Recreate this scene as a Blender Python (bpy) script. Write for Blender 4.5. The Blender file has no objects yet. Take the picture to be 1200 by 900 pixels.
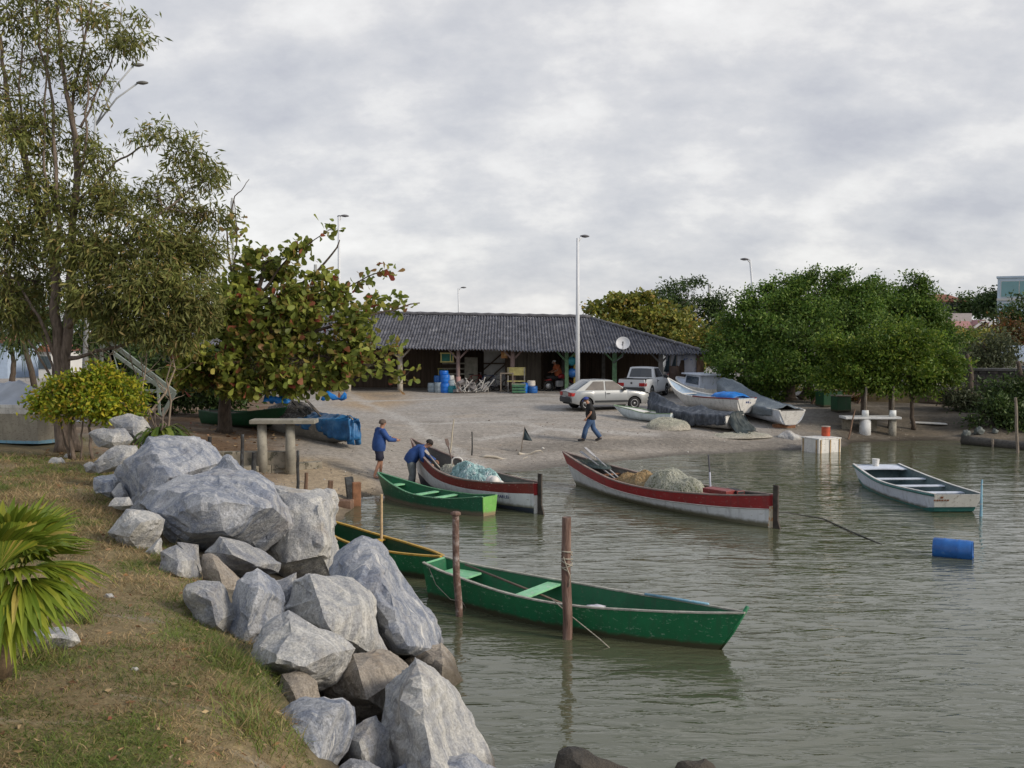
import bpy, bmesh, math, random
import numpy as np
from mathutils import Vector, Matrix, noise, geometry
random.seed(7)
RNG = np.random.default_rng(11)
PI = math.pi
scene = bpy.context.scene
COL = scene.collection

# ------------------------------------------------------------------ camera model
F = 1150.0
PITCH = math.radians(3.0)
CAMZ = 4.6
def ray(px, py):
    a = (px - 600) / F; b = (450 - py) / F
    c, s = math.cos(PITCH), math.sin(PITCH)
    return Vector((a, c + b * s, -s + b * c))
def W(px, py, z=0.0):
    """point of the plane at height z seen at a photo pixel"""
    d = ray(px, py); t = (z - CAMZ) / d.z
    return Vector((d.x * t, d.y * t, z))
def D(px, py, Y):
    """point at distance Y seen at a photo pixel"""
    d = ray(px, py); t = Y / d.y
    return Vector((d.x * t, Y, CAMZ + d.z * t))

cam_d = bpy.data.cameras.new('camera'); cam = bpy.data.objects.new('camera', cam_d); COL.objects.link(cam)
cam.location = (0, 0, CAMZ); cam.rotation_euler = (PI / 2 - PITCH, 0, 0)
cam_d.sensor_width = 36; cam_d.lens = F / 1200 * 36; cam_d.clip_start = 0.1; cam_d.clip_end = 12000
scene.camera = cam
scene.view_settings.view_transform = 'Standard'
scene.view_settings.look = 'None'
scene.view_settings.gamma = 1
scene.view_settings.use_curve_mapping = False
scene.view_settings.exposure = 0.96

# ------------------------------------------------------------------ light
SUN_EL, SUN_AZ = math.radians(29), math.radians(114)      # azimuth clockwise from +Y: from the right, behind the camera
sun_d = bpy.data.lights.new('sun', 'SUN'); sun = bpy.data.objects.new('sun', sun_d); COL.objects.link(sun)
sun_d.energy = 1.5; sun_d.angle = math.radians(14); sun_d.color = (1.0, 0.89, 0.74)
to_sun = Vector((math.sin(SUN_AZ) * math.cos(SUN_EL), math.cos(SUN_AZ) * math.cos(SUN_EL), math.sin(SUN_EL)))
sun.rotation_euler = to_sun.to_track_quat('Z', 'Y').to_euler()
sun.location = to_sun * 100

def nd(nt, t, **kw):
    n = nt.nodes.new(t)
    for k, v in kw.items():
        if k.startswith('i_'):
            n.inputs[int(k[2:])].default_value = v
        else:
            setattr(n, k, v)
    return n
def ramp(nt, fac, stops, interp='LINEAR'):
    r = nt.nodes.new('ShaderNodeValToRGB'); cr = r.color_ramp; cr.interpolation = interp
    while len(cr.elements) > 1: cr.elements.remove(cr.elements[-1])
    cr.elements[0].position = stops[0][0]; cr.elements[0].color = (*stops[0][1], 1)
    for p, c in stops[1:]:
        e = cr.elements.new(p); e.color = (*c, 1)
    nt.links.new(fac, r.inputs[0])
    return r.outputs[0]
def g(v): return (v, v, v)
def mixc(nt, fac, a, b, blend='MIX'):
    m = nt.nodes.new('ShaderNodeMix'); m.data_type = 'RGBA'; m.blend_type = blend
    for sock, v in ((m.inputs[0], fac), (m.inputs[6], a), (m.inputs[7], b)):
        if hasattr(v, 'is_linked'): nt.links.new(v, sock)
        elif isinstance(v, (int, float)): sock.default_value = v
        else: sock.default_value = (*v, 1)
    return m.outputs[2]
def math_(nt, op, a, b=0.0):
    m = nt.nodes.new('ShaderNodeMath'); m.operation = op
    for s, v in ((m.inputs[0], a), (m.inputs[1], b)):
        if hasattr(v, 'is_linked'): nt.links.new(v, s)
        else: s.default_value = v
    return m.outputs[0]
def noise_tex(nt, vec, scale, detail=4, rough=0.55, dist=0.0):
    n = nt.nodes.new('ShaderNodeTexNoise')
    n.inputs['Scale'].default_value = scale; n.inputs['Detail'].default_value = detail
    n.inputs['Roughness'].default_value = rough; n.inputs['Distortion'].default_value = dist
    if vec is not None: nt.links.new(vec, n.inputs['Vector'])
    return n.outputs['Fac']
def mapping(nt, vec, scale=(1, 1, 1), rot=(0, 0, 0), loc=(0, 0, 0)):
    m = nt.nodes.new('ShaderNodeMapping'); m.inputs['Scale'].default_value = scale
    m.inputs['Rotation'].default_value = rot; m.inputs['Location'].default_value = loc
    nt.links.new(vec, m.inputs['Vector']); return m.outputs[0]

world = bpy.data.worlds.new('World'); scene.world = world; world.use_nodes = True
wt = world.node_tree; wt.nodes.clear()
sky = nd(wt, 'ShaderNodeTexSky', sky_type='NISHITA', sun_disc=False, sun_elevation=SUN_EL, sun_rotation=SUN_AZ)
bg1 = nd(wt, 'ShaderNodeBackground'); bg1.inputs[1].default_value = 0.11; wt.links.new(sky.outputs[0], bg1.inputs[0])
tc = nd(wt, 'ShaderNodeTexCoord')
sep = nd(wt, 'ShaderNodeSeparateXYZ'); wt.links.new(tc.outputs['Generated'], sep.inputs[0])
zz = math_(wt, 'ADD', math_(wt, 'MAXIMUM', sep.outputs[2], 0.0), 0.50)
cmb = nd(wt, 'ShaderNodeCombineXYZ')
wt.links.new(math_(wt, 'DIVIDE', sep.outputs[0], zz), cmb.inputs[0]); wt.links.new(math_(wt, 'DIVIDE', sep.outputs[1], zz), cmb.inputs[1])
v1 = mapping(wt, cmb.outputs[0], (1.0, 1.0, 1), (0, 0, 0.2), (3.1, 1.7, 0))
n1 = noise_tex(wt, v1, 3.0, 7, 0.55, 0.0)
n2 = noise_tex(wt, mapping(wt, cmb.outputs[0], (0.75, 1.0, 1), (0, 0, 0.2), (9.3, 4.2, 0)), 8.5, 6, 0.6, 0.0)
nn = math_(wt, 'ADD', math_(wt, 'MULTIPLY', n1, 0.62), math_(wt, 'MULTIPLY', n2, 0.38))
ccol = ramp(wt, nn, [(0.36, (0.335, 0.342, 0.375)), (0.44, (0.395, 0.40, 0.422)), (0.50, (0.445, 0.445, 0.458)), (0.55, (0.515, 0.51, 0.51)), (0.63, (0.585, 0.58, 0.575))])
bg2 = nd(wt, 'ShaderNodeBackground'); bg2.inputs[1].default_value = 0.82; wt.links.new(ccol, bg2.inputs[0])
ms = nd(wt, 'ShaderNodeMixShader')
wt.links.new(ramp(wt, sep.outputs[2], [(0.42, g(0.95)), (0.75, g(0.45))]), ms.inputs[0])      # blue sky added overhead, out of view, to cool the light on shaded faces
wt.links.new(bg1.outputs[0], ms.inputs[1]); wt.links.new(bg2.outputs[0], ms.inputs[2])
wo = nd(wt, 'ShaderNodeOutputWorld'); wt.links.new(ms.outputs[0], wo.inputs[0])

# ------------------------------------------------------------------ materials
MATS = {}
def newmat(name):
    m = bpy.data.materials.new(name); m.use_nodes = True
    nt = m.node_tree; b = nt.nodes['Principled BSDF']
    MATS[name] = m
    return m, nt, b
def obj_vec(nt):
    t = nt.nodes.new('ShaderNodeTexCoord'); return t.outputs['Object']
def bump(nt, b, h, strength=0.4, dist=0.02):
    n = nt.nodes.new('ShaderNodeBump'); n.inputs['Strength'].default_value = strength; n.inputs['Distance'].default_value = dist
    nt.links.new(h, n.inputs['Height']); nt.links.new(n.outputs[0], b.inputs['Normal'])
def mat(name, col, rough=0.6, var=0.25, scale=4.0, col2=None, b_s=0.0, b_scale=30.0, metal=0.0, stretch=(1, 1, 1), detail=5, speck=None, speck_amt=0.0, speck_scale=14, spec=0.4):
    if name in MATS: return MATS[name]
    m, nt, b = newmat(name)
    vec = obj_vec(nt)
    if stretch != (1, 1, 1): vec = mapping(nt, vec, stretch)
    n = noise_tex(nt, vec, scale, detail, 0.6)
    lo = tuple(c * (1 - var) for c in col); hi = col2 if col2 else tuple(min(1, c * (1 + var)) for c in col)
    c = ramp(nt, n, [(0.32, lo), (0.5, col), (0.7, hi)])
    if speck:
        sn = noise_tex(nt, vec, speck_scale, 6, 0.7)
        f = ramp(nt, sn, [(0.62 - speck_amt, g(0)), (0.66 - speck_amt * 0.9, g(1))])
        c = mixc(nt, f, c, speck)
    nt.links.new(c, b.inputs['Base Color'])
    b.inputs['Roughness'].default_value = rough; b.inputs['Metallic'].default_value = metal
    b.inputs['Specular IOR Level'].default_value = spec
    if b_s:
        bump(nt, b, noise_tex(nt, vec, b_scale, 5, 0.65), b_s, 0.02)
    return m
def leafmat(name, stops, transl=0.35, rough=0.5):
    """leaf tint drawn per leaf"""
    m, nt, b = newmat(name)
    geo = nt.nodes.new('ShaderNodeNewGeometry')
    c = ramp(nt, geo.outputs['Random Per Island'], stops)
    vec = obj_vec(nt)
    n = noise_tex(nt, vec, 0.7, 2)
    c = mixc(nt, 0.5, c, ramp(nt, n, [(0.34, g(0.5)), (0.5, g(0.95)), (0.66, g(1.55))]), 'MULTIPLY')
    nt.links.new(c, b.inputs['Base Color']); b.inputs['Roughness'].default_value = rough
    b.inputs['Specular IOR Level'].default_value = 0.3
    tr = nt.nodes.new('ShaderNodeBsdfTranslucent'); nt.links.new(c, tr.inputs[0])
    mx = nt.nodes.new('ShaderNodeMixShader'); mx.inputs[0].default_value = transl
    nt.links.new(b.outputs[0], mx.inputs[1]); nt.links.new(tr.outputs[0], mx.inputs[2])
    nt.links.new(mx.outputs[0], nt.nodes['Material Output'].inputs[0])
    return m
def paint(name, col, wear=(0.30, 0.28, 0.24), amt=0.05, rough=0.45, stain=None, zlo=0.02, zhi=0.10, var=0.18):
    """old boat paint: uneven tone, chips, and a growth stain just above the water line"""
    if name in MATS: return MATS[name]
    m, nt, b = newmat(name)
    vec = obj_vec(nt)
    c = ramp(nt, noise_tex(nt, vec, 2.2, 6, 0.65), [(0.3, tuple(x * (1 - var) for x in col)), (0.7, tuple(min(1, x * (1 + var)) for x in col))])
    vs = mapping(nt, vec, (9, 9, 1.2))
    st = ramp(nt, noise_tex(nt, vs, 1.0, 4, 0.6), [(0.5, g(0)), (0.72, g(0.75))])
    c = mixc(nt, st, c, tuple(x * 0.6 + 0.02 for x in col))
    chip = ramp(nt, noise_tex(nt, mapping(nt, vec, (1, 1, 2)), 11, 7, 0.72), [(0.63 - amt, g(0)), (0.66 - amt, g(1))])
    c = mixc(nt, chip, c, wear)
    if stain:
        s = nt.nodes.new('ShaderNodeSeparateXYZ'); nt.links.new(vec, s.inputs[0])
        h = math_(nt, 'ADD', s.outputs[2], math_(nt, 'MULTIPLY', noise_tex(nt, vec, 5, 5, 0.7), -0.12))
        f = ramp(nt, h, [(0.0, g(1)), (max(0.005, zlo), g(0.85)), (zhi, g(0))])
        mr = nt.nodes.new('ShaderNodeMath')
        c = mixc(nt, f, c, stain)
    nt.links.new(c, b.inputs['Base Color']); b.inputs['Roughness'].default_value = rough
    bump(nt, b, noise_tex(nt, vec, 25, 5, 0.7), 0.25, 0.01)
    return m

# ------------------------------------------------------------------ mesh building
def tag(o, label=None, cat=None, group=None, kind=None):
    if label: o['label'] = label
    if cat: o['category'] = cat
    if group: o['group'] = group
    if kind: o['kind'] = kind
    return o
def thing(name, label, cat, loc=(0, 0, 0), rz=0.0, group=None, rot=None):
    o = bpy.data.objects.new(name, None); COL.objects.link(o)
    o.empty_display_size = 0.2
    o.location = loc; o.rotation_euler = rot if rot else (0, 0, rz)
    return tag(o, label, cat, group)
class MB:
    def __init__(s): s.v = []; s.f = []; s.m = []; s.off = Vector((0, 0, 0))
    def add(s, vs, fs, mi=0):
        b = len(s.v)
        s.v += [tuple(Vector(p) - s.off) for p in vs]
        for f in fs: s.f.append(tuple(b + i for i in f)); s.m.append(mi)
        return s
    def box(s, c, size, rot=None, mi=0):
        hx, hy, hz = (x / 2 for x in size); c = Vector(c)
        R = rot if rot is not None else Matrix.Identity(3)
        if isinstance(R, (int, float)): R = Matrix.Rotation(R, 3, 'Z')
        vs = [c + R @ Vector((x * hx, y * hy, z * hz)) for z in (-1, 1) for x, y in ((-1, -1), (1, -1), (1, 1), (-1, 1))]
        return s.add(vs, [(3, 2, 1, 0), (4, 5, 6, 7), (0, 1, 5, 4), (1, 2, 6, 5), (2, 3, 7, 6), (3, 0, 4, 7)], mi)
    def bar(s, p, q, w, h=None, mi=0):
        p, q = Vector(p), Vector(q); d = q - p
        R = d.to_track_quat('X', 'Z').to_matrix()
        return s.box((p + q) / 2, (d.length, w, h or w), R, mi)
    def tube(s, pts, r, n=8, mi=0, caps=True):
        pts = [Vector(p) for p in pts]
        if not hasattr(r, '__len__'): r = [r] * len(pts)
        vs = []; fs = []; up = None
        for i, p in enumerate(pts):
            d = (pts[min(i + 1, len(pts) - 1)] - pts[max(i - 1, 0)])
            if d.length < 1e-9: d = Vector((0, 0, 1))
            d.normalize()
            if up is None: up = d.orthogonal().normalized()
            else:
                up = up - d * up.dot(d)
                up = up.normalized() if up.length > 1e-6 else d.orthogonal().normalized()
            w = d.cross(up)
            for k in range(n):
                a = 2 * PI * k / n
                vs.append(p + (up * math.cos(a) + w * math.sin(a)) * r[i])
        for i in range(len(pts) - 1):
            for k in range(n):
                a, b = i * n + k, i * n + (k + 1) % n
                fs.append((a, b, b + n, a + n))
        if caps:
            fs.append(tuple(range(n))[::-1]); fs.append(tuple((len(pts) - 1) * n + k for k in range(n)))
        return s.add(vs, fs, mi)
    def lathe(s, prof, n=20, c=(0, 0, 0), R=None, mi=0):
        """prof: (radius, z) from bottom to top"""
        c = Vector(c); vs = []; fs = []
        for r, z in prof:
            for k in range(n):
                a = 2 * PI * k / n; p = Vector((r * math.cos(a), r * math.sin(a), z))
                vs.append(c + (R @ p if R is not None else p))
        for i in range(len(prof) - 1):
            for k in range(n):
                a, b = i * n + k, i * n + (k + 1) % n
                fs.append((a, b, b + n, a + n))
        fs.append(tuple(range(n))[::-1]); fs.append(tuple((len(prof) - 1) * n + k for k in range(n)))
        return s.add(vs, fs, mi)
    def grid(s, P, mi=0, close=False):
        """P: rows of points"""
        nr, nc = len(P), len(P[0]); vs = [p for r in P for p in r]; fs = []
        for i in range(nr - 1):
            for j in range(nc - 1 + (1 if close else 0)):
                a, b = i * nc + j, i * nc + (j + 1) % nc
                fs.append((a, b, b + nc, a + nc))
        return s.add(vs, fs, mi)
    def prism(s, poly, d, mi=0):
        """extrude a planar polygon (3D points) by vector d"""
        d = Vector(d); n = len(poly); vs = [Vector(p) for p in poly] + [Vector(p) + d for p in poly]
        fs = [tuple(range(n))[::-1], tuple(range(n, 2 * n))] + [(i, (i + 1) % n, (i + 1) % n + n, i + n) for i in range(n)]
        return s.add(vs, fs, mi)
    def build(s, name, mats, parent=None, smooth=False, bevel=0.0, loc=None):
        me = bpy.data.meshes.new(name); me.from_pydata(s.v, [], s.f)
        if not isinstance(mats, (list, tuple)): mats = [mats]
        for m in mats: me.materials.append(m)
        if len(mats) > 1: me.polygons.foreach_set('material_index', s.m)
        if smooth: me.polygons.foreach_set('use_smooth', [True] * len(me.polygons))
        me.validate()
        bm = bmesh.new(); bm.from_mesh(me); bmesh.ops.recalc_face_normals(bm, faces=bm.faces)
        if bevel:
            es = [e for e in bm.edges if e.is_manifold and e.calc_face_angle(0) > 0.5]
            bmesh.ops.bevel(bm, geom=es, offset=bevel, segments=2, affect='EDGES', profile=0.6)
        bm.to_mesh(me); bm.free()
        o = bpy.data.objects.new(name, me); COL.objects.link(o)
        if parent: o.parent = parent
        if loc is not None: o.location = loc
        return o
def smooth_angle(o, ang=0.6):
    me = o.data
    bm = bmesh.new(); bm.from_mesh(me)
    for e in bm.edges:
        e.smooth = not (len(e.link_faces) == 2 and e.calc_face_angle(0) > ang)
    for f in bm.faces: f.smooth = True
    bm.to_mesh(me); bm.free()
    return o
def np_mesh(name, V, Fc, mat_, parent=None, smooth=False):
    """fast mesh from arrays, faces all of one size"""
    me = bpy.data.meshes.new(name); V = np.asarray(V, np.float32); Fc = np.asarray(Fc, np.int32)
    me.vertices.add(len(V)); me.vertices.foreach_set('co', V.ravel())
    k = Fc.shape[1]; me.loops.add(Fc.size); me.loops.foreach_set('vertex_index', Fc.ravel())
    me.polygons.add(len(Fc)); me.polygons.foreach_set('loop_start', np.arange(0, Fc.size, k, dtype=np.int32))
    me.update(calc_edges=True)
    if smooth: me.polygons.foreach_set('use_smooth', np.ones(len(Fc), bool))
    for m in (mat_ if isinstance(mat_, (list, tuple)) else [mat_]): me.materials.append(m)
    o = bpy.data.objects.new(name, me); COL.objects.link(o)
    if parent: o.parent = parent
    return o
def dup(root, loc, rz=None, label=None, group=None):
    r = root.copy(); COL.objects.link(r); r.location = loc
    if rz is not None: r.rotation_euler = (r.rotation_euler[0], r.rotation_euler[1], rz)
    if label: r['label'] = label
    if group: r['group'] = group
    for ch in list(root.children):
        c = ch.copy(); COL.objects.link(c); c.parent = r
        for gc in list(ch.children):
            d = gc.copy(); COL.objects.link(d); d.parent = c
    return r
def fbm(p, sc=1.0, o=3):
    v = 0; a = 1
    for i in range(o):
        v += noise.noise(Vector(p) * sc) * a; a *= 0.5; sc *= 2.1
    return v
# ------------------------------------------------------------------ terrain
CTRL = [  # photo pixel, ground height there
 (-60,1100,1.45),(150,1100,1.4),(330,1100,0.9),(0,895,1.4),(150,895,1.35),(290,895,1.1),(0,760,1.4),(150,760,1.35),(255,760,1.1),(0,640,1.4),(120,640,1.3),(180,650,1.18),
 (0,560,1.35),(100,545,1.32),(0,520,1.3),(-200,895,1.45),(-300,600,1.5),(-300,520,1.4),(-600,900,1.5),(-600,520,1.5),
 (100,512,1.3),(200,505,1.25),(260,500,1.2),(190,548,1.2),
 (330,850,1.0),(300,790,1.02),(400,860,0.35),(380,800,0.45),(450,830,0.08),(430,910,0.15),(250,690,1.08),(290,700,0.9),(350,700,0.3),(400,760,0.15),(250,640,0.95),(310,640,0.5),(230,590,1.0),(300,585,0.55),
 (520,930,-0.05),(590,960,-0.15),(575,900,-0.1),(540,820,-0.12),(480,760,-0.08),(440,700,-0.15),(410,680,-0.08),(385,650,-0.02),(345,610,0.22),
 (375,590,0.18),(400,588,0.08),(440,584,-0.03),(500,574,-0.06),(560,563,-0.05),(640,550,-0.01),(700,543,0.0),(800,533,0.0),(900,528,0.0),(960,527,0.0),(1000,519,0.0),(1100,516,0.0),(1180,518,0.0),(1300,520,0.0),(1700,520,0.0),(2400,520,0.0),
 (310,553,0.52),(380,553,0.45),(290,540,0.72),(360,540,0.66),(430,562,0.25),(480,556,0.15),(420,520,0.75),(480,520,0.52),(600,530,0.22),(690,518,0.42),(800,515,0.4),(900,512,0.35),(960,512,0.3),(600,500,0.72),(500,490,0.9),
 (450,472,1.12),(600,480,1.05),(720,480,1.05),(450,459,1.32),(600,459,1.32),(760,462,1.25),(840,470,1.1),(800,490,0.8),(900,495,0.65),(1000,495,0.6),(1060,495,0.55),(1100,500,0.4),(1150,505,0.35),(1150,490,0.75),(1000,480,1.0),(1100,480,0.95),(1250,495,0.6),(1200,470,1.1),
 (700,640,-0.9),(900,600,-1.0),(1000,700,-1.5),(700,800,-1.2),(1100,560,-0.9),(620,720,-0.9),(560,640,-0.5),(520,620,-0.45),(480,640,-0.4),(800,900,-1.3),(700,900,-0.8),(1100,900,-1.5),(1300,700,-1.5),(1600,800,-1.5),(1500,560,-1.0),(620,1100,-0.6),(900,1300,-1.2),(600,1400,-0.4),
 (200,470,1.3),(0,480,1.3),(300,460,1.3),(-300,470,1.3),(900,455,1.3),(1100,455,1.3),(1300,460,1.3),
]
CP = np.array([[*W(px, py, z)[:2], z] for px, py, z in CTRL])
FAR = np.array([[x, y, 1.3] for x in (-80, -40, 0, 40, 80) for y in (75, 100)] + [[-60, 20, 1.5], [-60, 50, 1.4], [-30, 0, 1.4], [60, 20, -1.5], [70, 60, 1.3], [0, -20, -0.3], [30, -20, -1.5], [-20, -20, 1.4], [100, 0, -1.5], [100, 38, -0.2], [100, 48, 1.0]])
CP = np.vstack([CP, FAR])
_K = np.linalg.norm(CP[:, None, :2] - CP[None, :, :2], axis=2)
_n = len(CP)
_A = np.zeros((_n + 1, _n + 1)); _A[:_n, :_n] = -_K - np.eye(_n) * 0.25; _A[:_n, _n] = 1; _A[_n, :_n] = 1
_w = np.linalg.solve(_A, np.append(CP[:, 2], 0))
def ground_z(xy):
    xy = np.atleast_2d(np.asarray(xy, float))
    out = np.empty(len(xy))
    for i in range(0, len(xy), 20000):
        q = xy[i:i + 20000]
        out[i:i + 20000] = -np.linalg.norm(q[:, None, :] - CP[None, :, :2], axis=2) @ _w[:_n] + _w[_n]
    far = np.clip((np.hypot(xy[:, 0], xy[:, 1] - 30) - 70) / 50, 0, 1)
    tgt = np.where(xy[:, 1] > 42, 1.3, np.where(xy[:, 0] < 0, 1.4, -1.5))
    return np.clip(out * (1 - far) + tgt * far, -2.0, 2.2)
def gz(x, y): return float(ground_z([[x, y]])[0])
def G(px, py):
    """point of the ground seen at a photo pixel"""
    z = 0.6
    for _ in range(40):
        p = W(px, py, z); z = 0.5 * z + 0.5 * gz(p.x, p.y)
    return Vector((p.x, p.y, gz(p.x, p.y)))
def GY(px, Y):
    """point of the ground at distance Y under a photo column"""
    x = (px - 600) / F * Y / math.cos(PITCH) * 1.0
    x = D(px, 440, Y).x
    return Vector((x, Y, gz(x, Y)))

def poly_mask(xy, poly, blur):
    poly = np.array(poly); n = len(poly); inside = np.zeros(len(xy), bool); dist = np.full(len(xy), 1e9)
    for i in range(n):
        a, b = poly[i], poly[(i + 1) % n]
        c = ((a[1] > xy[:, 1]) != (b[1] > xy[:, 1])) & (xy[:, 0] < (b[0] - a[0]) * (xy[:, 1] - a[1]) / (b[1] - a[1] + 1e-12) + a[0])
        inside ^= c
        t = np.clip(((xy - a) @ (b - a)) / max(1e-9, (b - a) @ (b - a)), 0, 1)
        dist = np.minimum(dist, np.linalg.norm(xy - a - t[:, None] * (b - a), axis=1))
    sd = np.where(inside, dist, -dist)
    return np.clip(sd / blur * 0.5 + 0.5, 0, 1)
def wpoly(pts, z): return [W(px, py, z)[:2] for px, py in pts]
GRASS = wpoly([(415, 1000), (392, 860), (335, 770), (272, 700), (226, 650), (165, 575), (120, 538), (100, 514), (-500, 516), (-1500, 700), (-1500, 1000)], 1.22)
DIRT = wpoly([(100, 514), (110, 540), (190, 552), (240, 600), (300, 560), (300, 536), (335, 512), (345, 480), (300, 462), (-500, 462), (-500, 517)], 1.2)
SAND = wpoly([(290, 548), (395, 546), (440, 556), (470, 575), (390, 600), (300, 590)], 0.4)
MUD = wpoly([(935, 500), (990, 470), (1300, 462), (1300, 530), (960, 532)], 0.4)
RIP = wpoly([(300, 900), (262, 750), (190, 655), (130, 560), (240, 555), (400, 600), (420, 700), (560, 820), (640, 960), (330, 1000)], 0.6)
LEAFY = wpoly([(120, 468), (330, 468), (330, 500), (300, 540), (180, 545)], 1.1)

def axis(lo, hi, step, far, growth=1.35):
    a = list(np.arange(lo, hi + 1e-6, step)); s = step
    while a[-1] < far: s *= growth; a.append(a[-1] + s)
    s = step
    while a[0] > -far: s *= growth; a.insert(0, a[0] - s)
    return np.array(a)
gx = axis(-13, 19, 0.2, 6000); gy = axis(5, 60, 0.22, 6000)
XX, YY = np.meshgrid(gx, gy); XY = np.stack([XX.ravel(), YY.ravel()], 1)
ZZ = ground_z(XY)
near = (np.abs(XY[:, 0]) < 40) & (XY[:, 1] > -5) & (XY[:, 1] < 75)
zn = np.zeros(len(XY))
idx = np.nonzero(near)[0]
zn[idx] = [fbm((x * 1.0, y * 1.0, 0), 0.8, 3) * 0.05 + noise.noise((x * 4, y * 4, 3)) * 0.012 for x, y in XY[idx]]
nA = np.zeros(len(XY)); nA[idx] = [fbm((x, y, 5), 0.55, 3) for x, y in XY[idx]]
nB = np.zeros(len(XY)); nB[idx] = [fbm((x * 0.35, y, 9), 0.9, 3) for x, y in XY[idx]]
sand_flat = np.clip((XY[:, 1] - 36) / 8, 0, 1)
ZZ = ZZ + zn * (1 - 0.85 * np.clip((XY[:, 1] - 30) / 6, 0, 1) * (XY[:, 0] > -9))
GRAVEL = np.array([0.295, 0.268, 0.235]); CONC = np.array([0.33, 0.313, 0.29]); EARTH = np.array([0.17, 0.125, 0.085])
colr = np.tile(GRAVEL, (len(XY), 1))
def lay(c, m):
    global colr
    colr = colr * (1 - m[:, None]) + np.array(c) * m[:, None]
lay(CONC, np.clip((XY[:, 1] - 38) / 6, 0, 1) * np.clip(nB * 1.5 + 0.6, 0, 1))
lay((0.18, 0.158, 0.13), np.clip(1 - np.abs(XY[:, 1] - 36.6 - nA * 1.0) / 2.4, 0, 1) * 0.6 * (XY[:, 0] > -3) * np.clip(0.5 + nB, 0, 1))
lay((0.34, 0.325, 0.305), np.clip(nB * 2.2 - 0.6, 0, 1) * 0.6 * (XY[:, 1] > 30))
lay((0.31, 0.245, 0.165), poly_mask(XY, SAND, 0.6) * 0.9)
lay((0.10, 0.085, 0.066), poly_mask(XY, MUD, 2.0))
lay(EARTH, poly_mask(XY, DIRT, 0.8))
lay((0.115, 0.07, 0.04), poly_mask(XY, LEAFY, 0.8) * 0.8)
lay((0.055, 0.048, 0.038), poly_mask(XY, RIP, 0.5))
def line_mask(pts, z, w):
    P = np.array([W(px, py, z)[:2] for px, py in pts]); d = np.full(len(XY), 1e9); q = XY + np.stack([nA, nB], 1) * 0.35
    for a, b in zip(P[:-1], P[1:]):
        t = np.clip(((q - a) @ (b - a)) / ((b - a) @ (b - a)), 0, 1); d = np.minimum(d, np.linalg.norm(q - a - t[:, None] * (b - a), axis=1))
    return np.clip(1.3 - d / w, 0, 1)
yard = np.clip((XY[:, 1] - 30) / 3, 0, 1)
lay((0.34, 0.25, 0.155), poly_mask(XY, wpoly([(395, 474), (400, 462), (470, 462), (480, 470), (440, 478)], 1.2), 0.8) * 0.8)
lay((0.33, 0.265, 0.19), np.clip(nB * 1.8 - 0.25, 0, 1) * yard * 0.45)
lay((0.17, 0.155, 0.135), np.clip(-nA * 1.8 - 0.35, 0, 1) * yard * 0.55)
for pts, z in (([(395, 468), (470, 467), (540, 465), (620, 463), (655, 464)], 1.25), ([(405, 470), (450, 488), (500, 503), (560, 522), (600, 540)], .8), ([(480, 500), (600, 497), (680, 505)], .7), ([(560, 515), (640, 508), (760, 510)], .5)):
    lay((0.42, 0.40, 0.37), line_mask(pts, z, 0.32) * 0.6)
lay((0.14, 0.125, 0.105), line_mask([(620, 528), (700, 524), (800, 521), (900, 519)], .22, 0.9) * 0.6)
gm = poly_mask(XY + nA[:, None] * 0.25, GRASS, 0.35)
lay((0.19, 0.148, 0.08), gm)
lay((0.135, 0.14, 0.045), gm * np.clip(nA * 1.6 + 0.25, 0, 1) * 0.6)
wet = np.clip(1 - (ZZ - 0.02) / (0.10 + 0.05 * nA), 0, 1)
colr *= (1 - 0.55 * wet)[:, None]
lay((0.06, 0.058, 0.04), np.clip(-ZZ / 0.5, 0, 1))
far_m = np.clip((np.hypot(XY[:, 0], XY[:, 1] - 30) - 55) / 20, 0, 1)
lay((0.11, 0.11, 0.06), far_m)
gm_, nt, b = newmat('ground soil')
at = nt.nodes.new('ShaderNodeVertexColor'); at.layer_name = 'soil'
vec = obj_vec(nt)
nz = noise_tex(nt, vec, 6, 8, 0.72)
c = mixc(nt, 1.0, at.outputs[0], ramp(nt, nz, [(0.3, g(0.62)), (0.5, g(1.0)), (0.72, g(1.42))]), 'MULTIPLY')
nz2 = noise_tex(nt, vec, 38, 4, 0.7)
c = mixc(nt, 1.0, c, ramp(nt, nz2, [(0.34, g(0.72)), (0.5, g(1.0)), (0.7, g(1.3))]), 'MULTIPLY')
# tyre tracks and paler drag marks on the slipway
vt = mapping(nt, vec, (0.35, 2.2, 1), (0, 0, 0.25))
c = mixc(nt, ramp(nt, noise_tex(nt, vt, 1.0, 5, 0.6, 0.6), [(0.6, g(0)), (0.72, g(0.28))]), c, (0.40, 0.385, 0.36))
nt.links.new(c, b.inputs['Base Color']); b.inputs['Roughness'].default_value = 0.9; b.inputs['Specular IOR Level'].default_value = 0.2
hh = math_(nt, 'ADD', nz, math_(nt, 'MULTIPLY', nz2, 0.5)); bump(nt, b, hh, 0.35, 0.02)
ny, nx = len(gy), len(gx)
ii = np.arange((ny - 1) * (nx - 1)); r_, c_ = ii // (nx - 1), ii % (nx - 1); a0 = r_ * nx + c_
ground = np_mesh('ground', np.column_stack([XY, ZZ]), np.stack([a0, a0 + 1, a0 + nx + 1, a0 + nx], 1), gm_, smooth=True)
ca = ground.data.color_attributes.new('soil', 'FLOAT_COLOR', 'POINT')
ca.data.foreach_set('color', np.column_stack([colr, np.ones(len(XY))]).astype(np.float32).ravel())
tag(ground, kind='structure')

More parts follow.
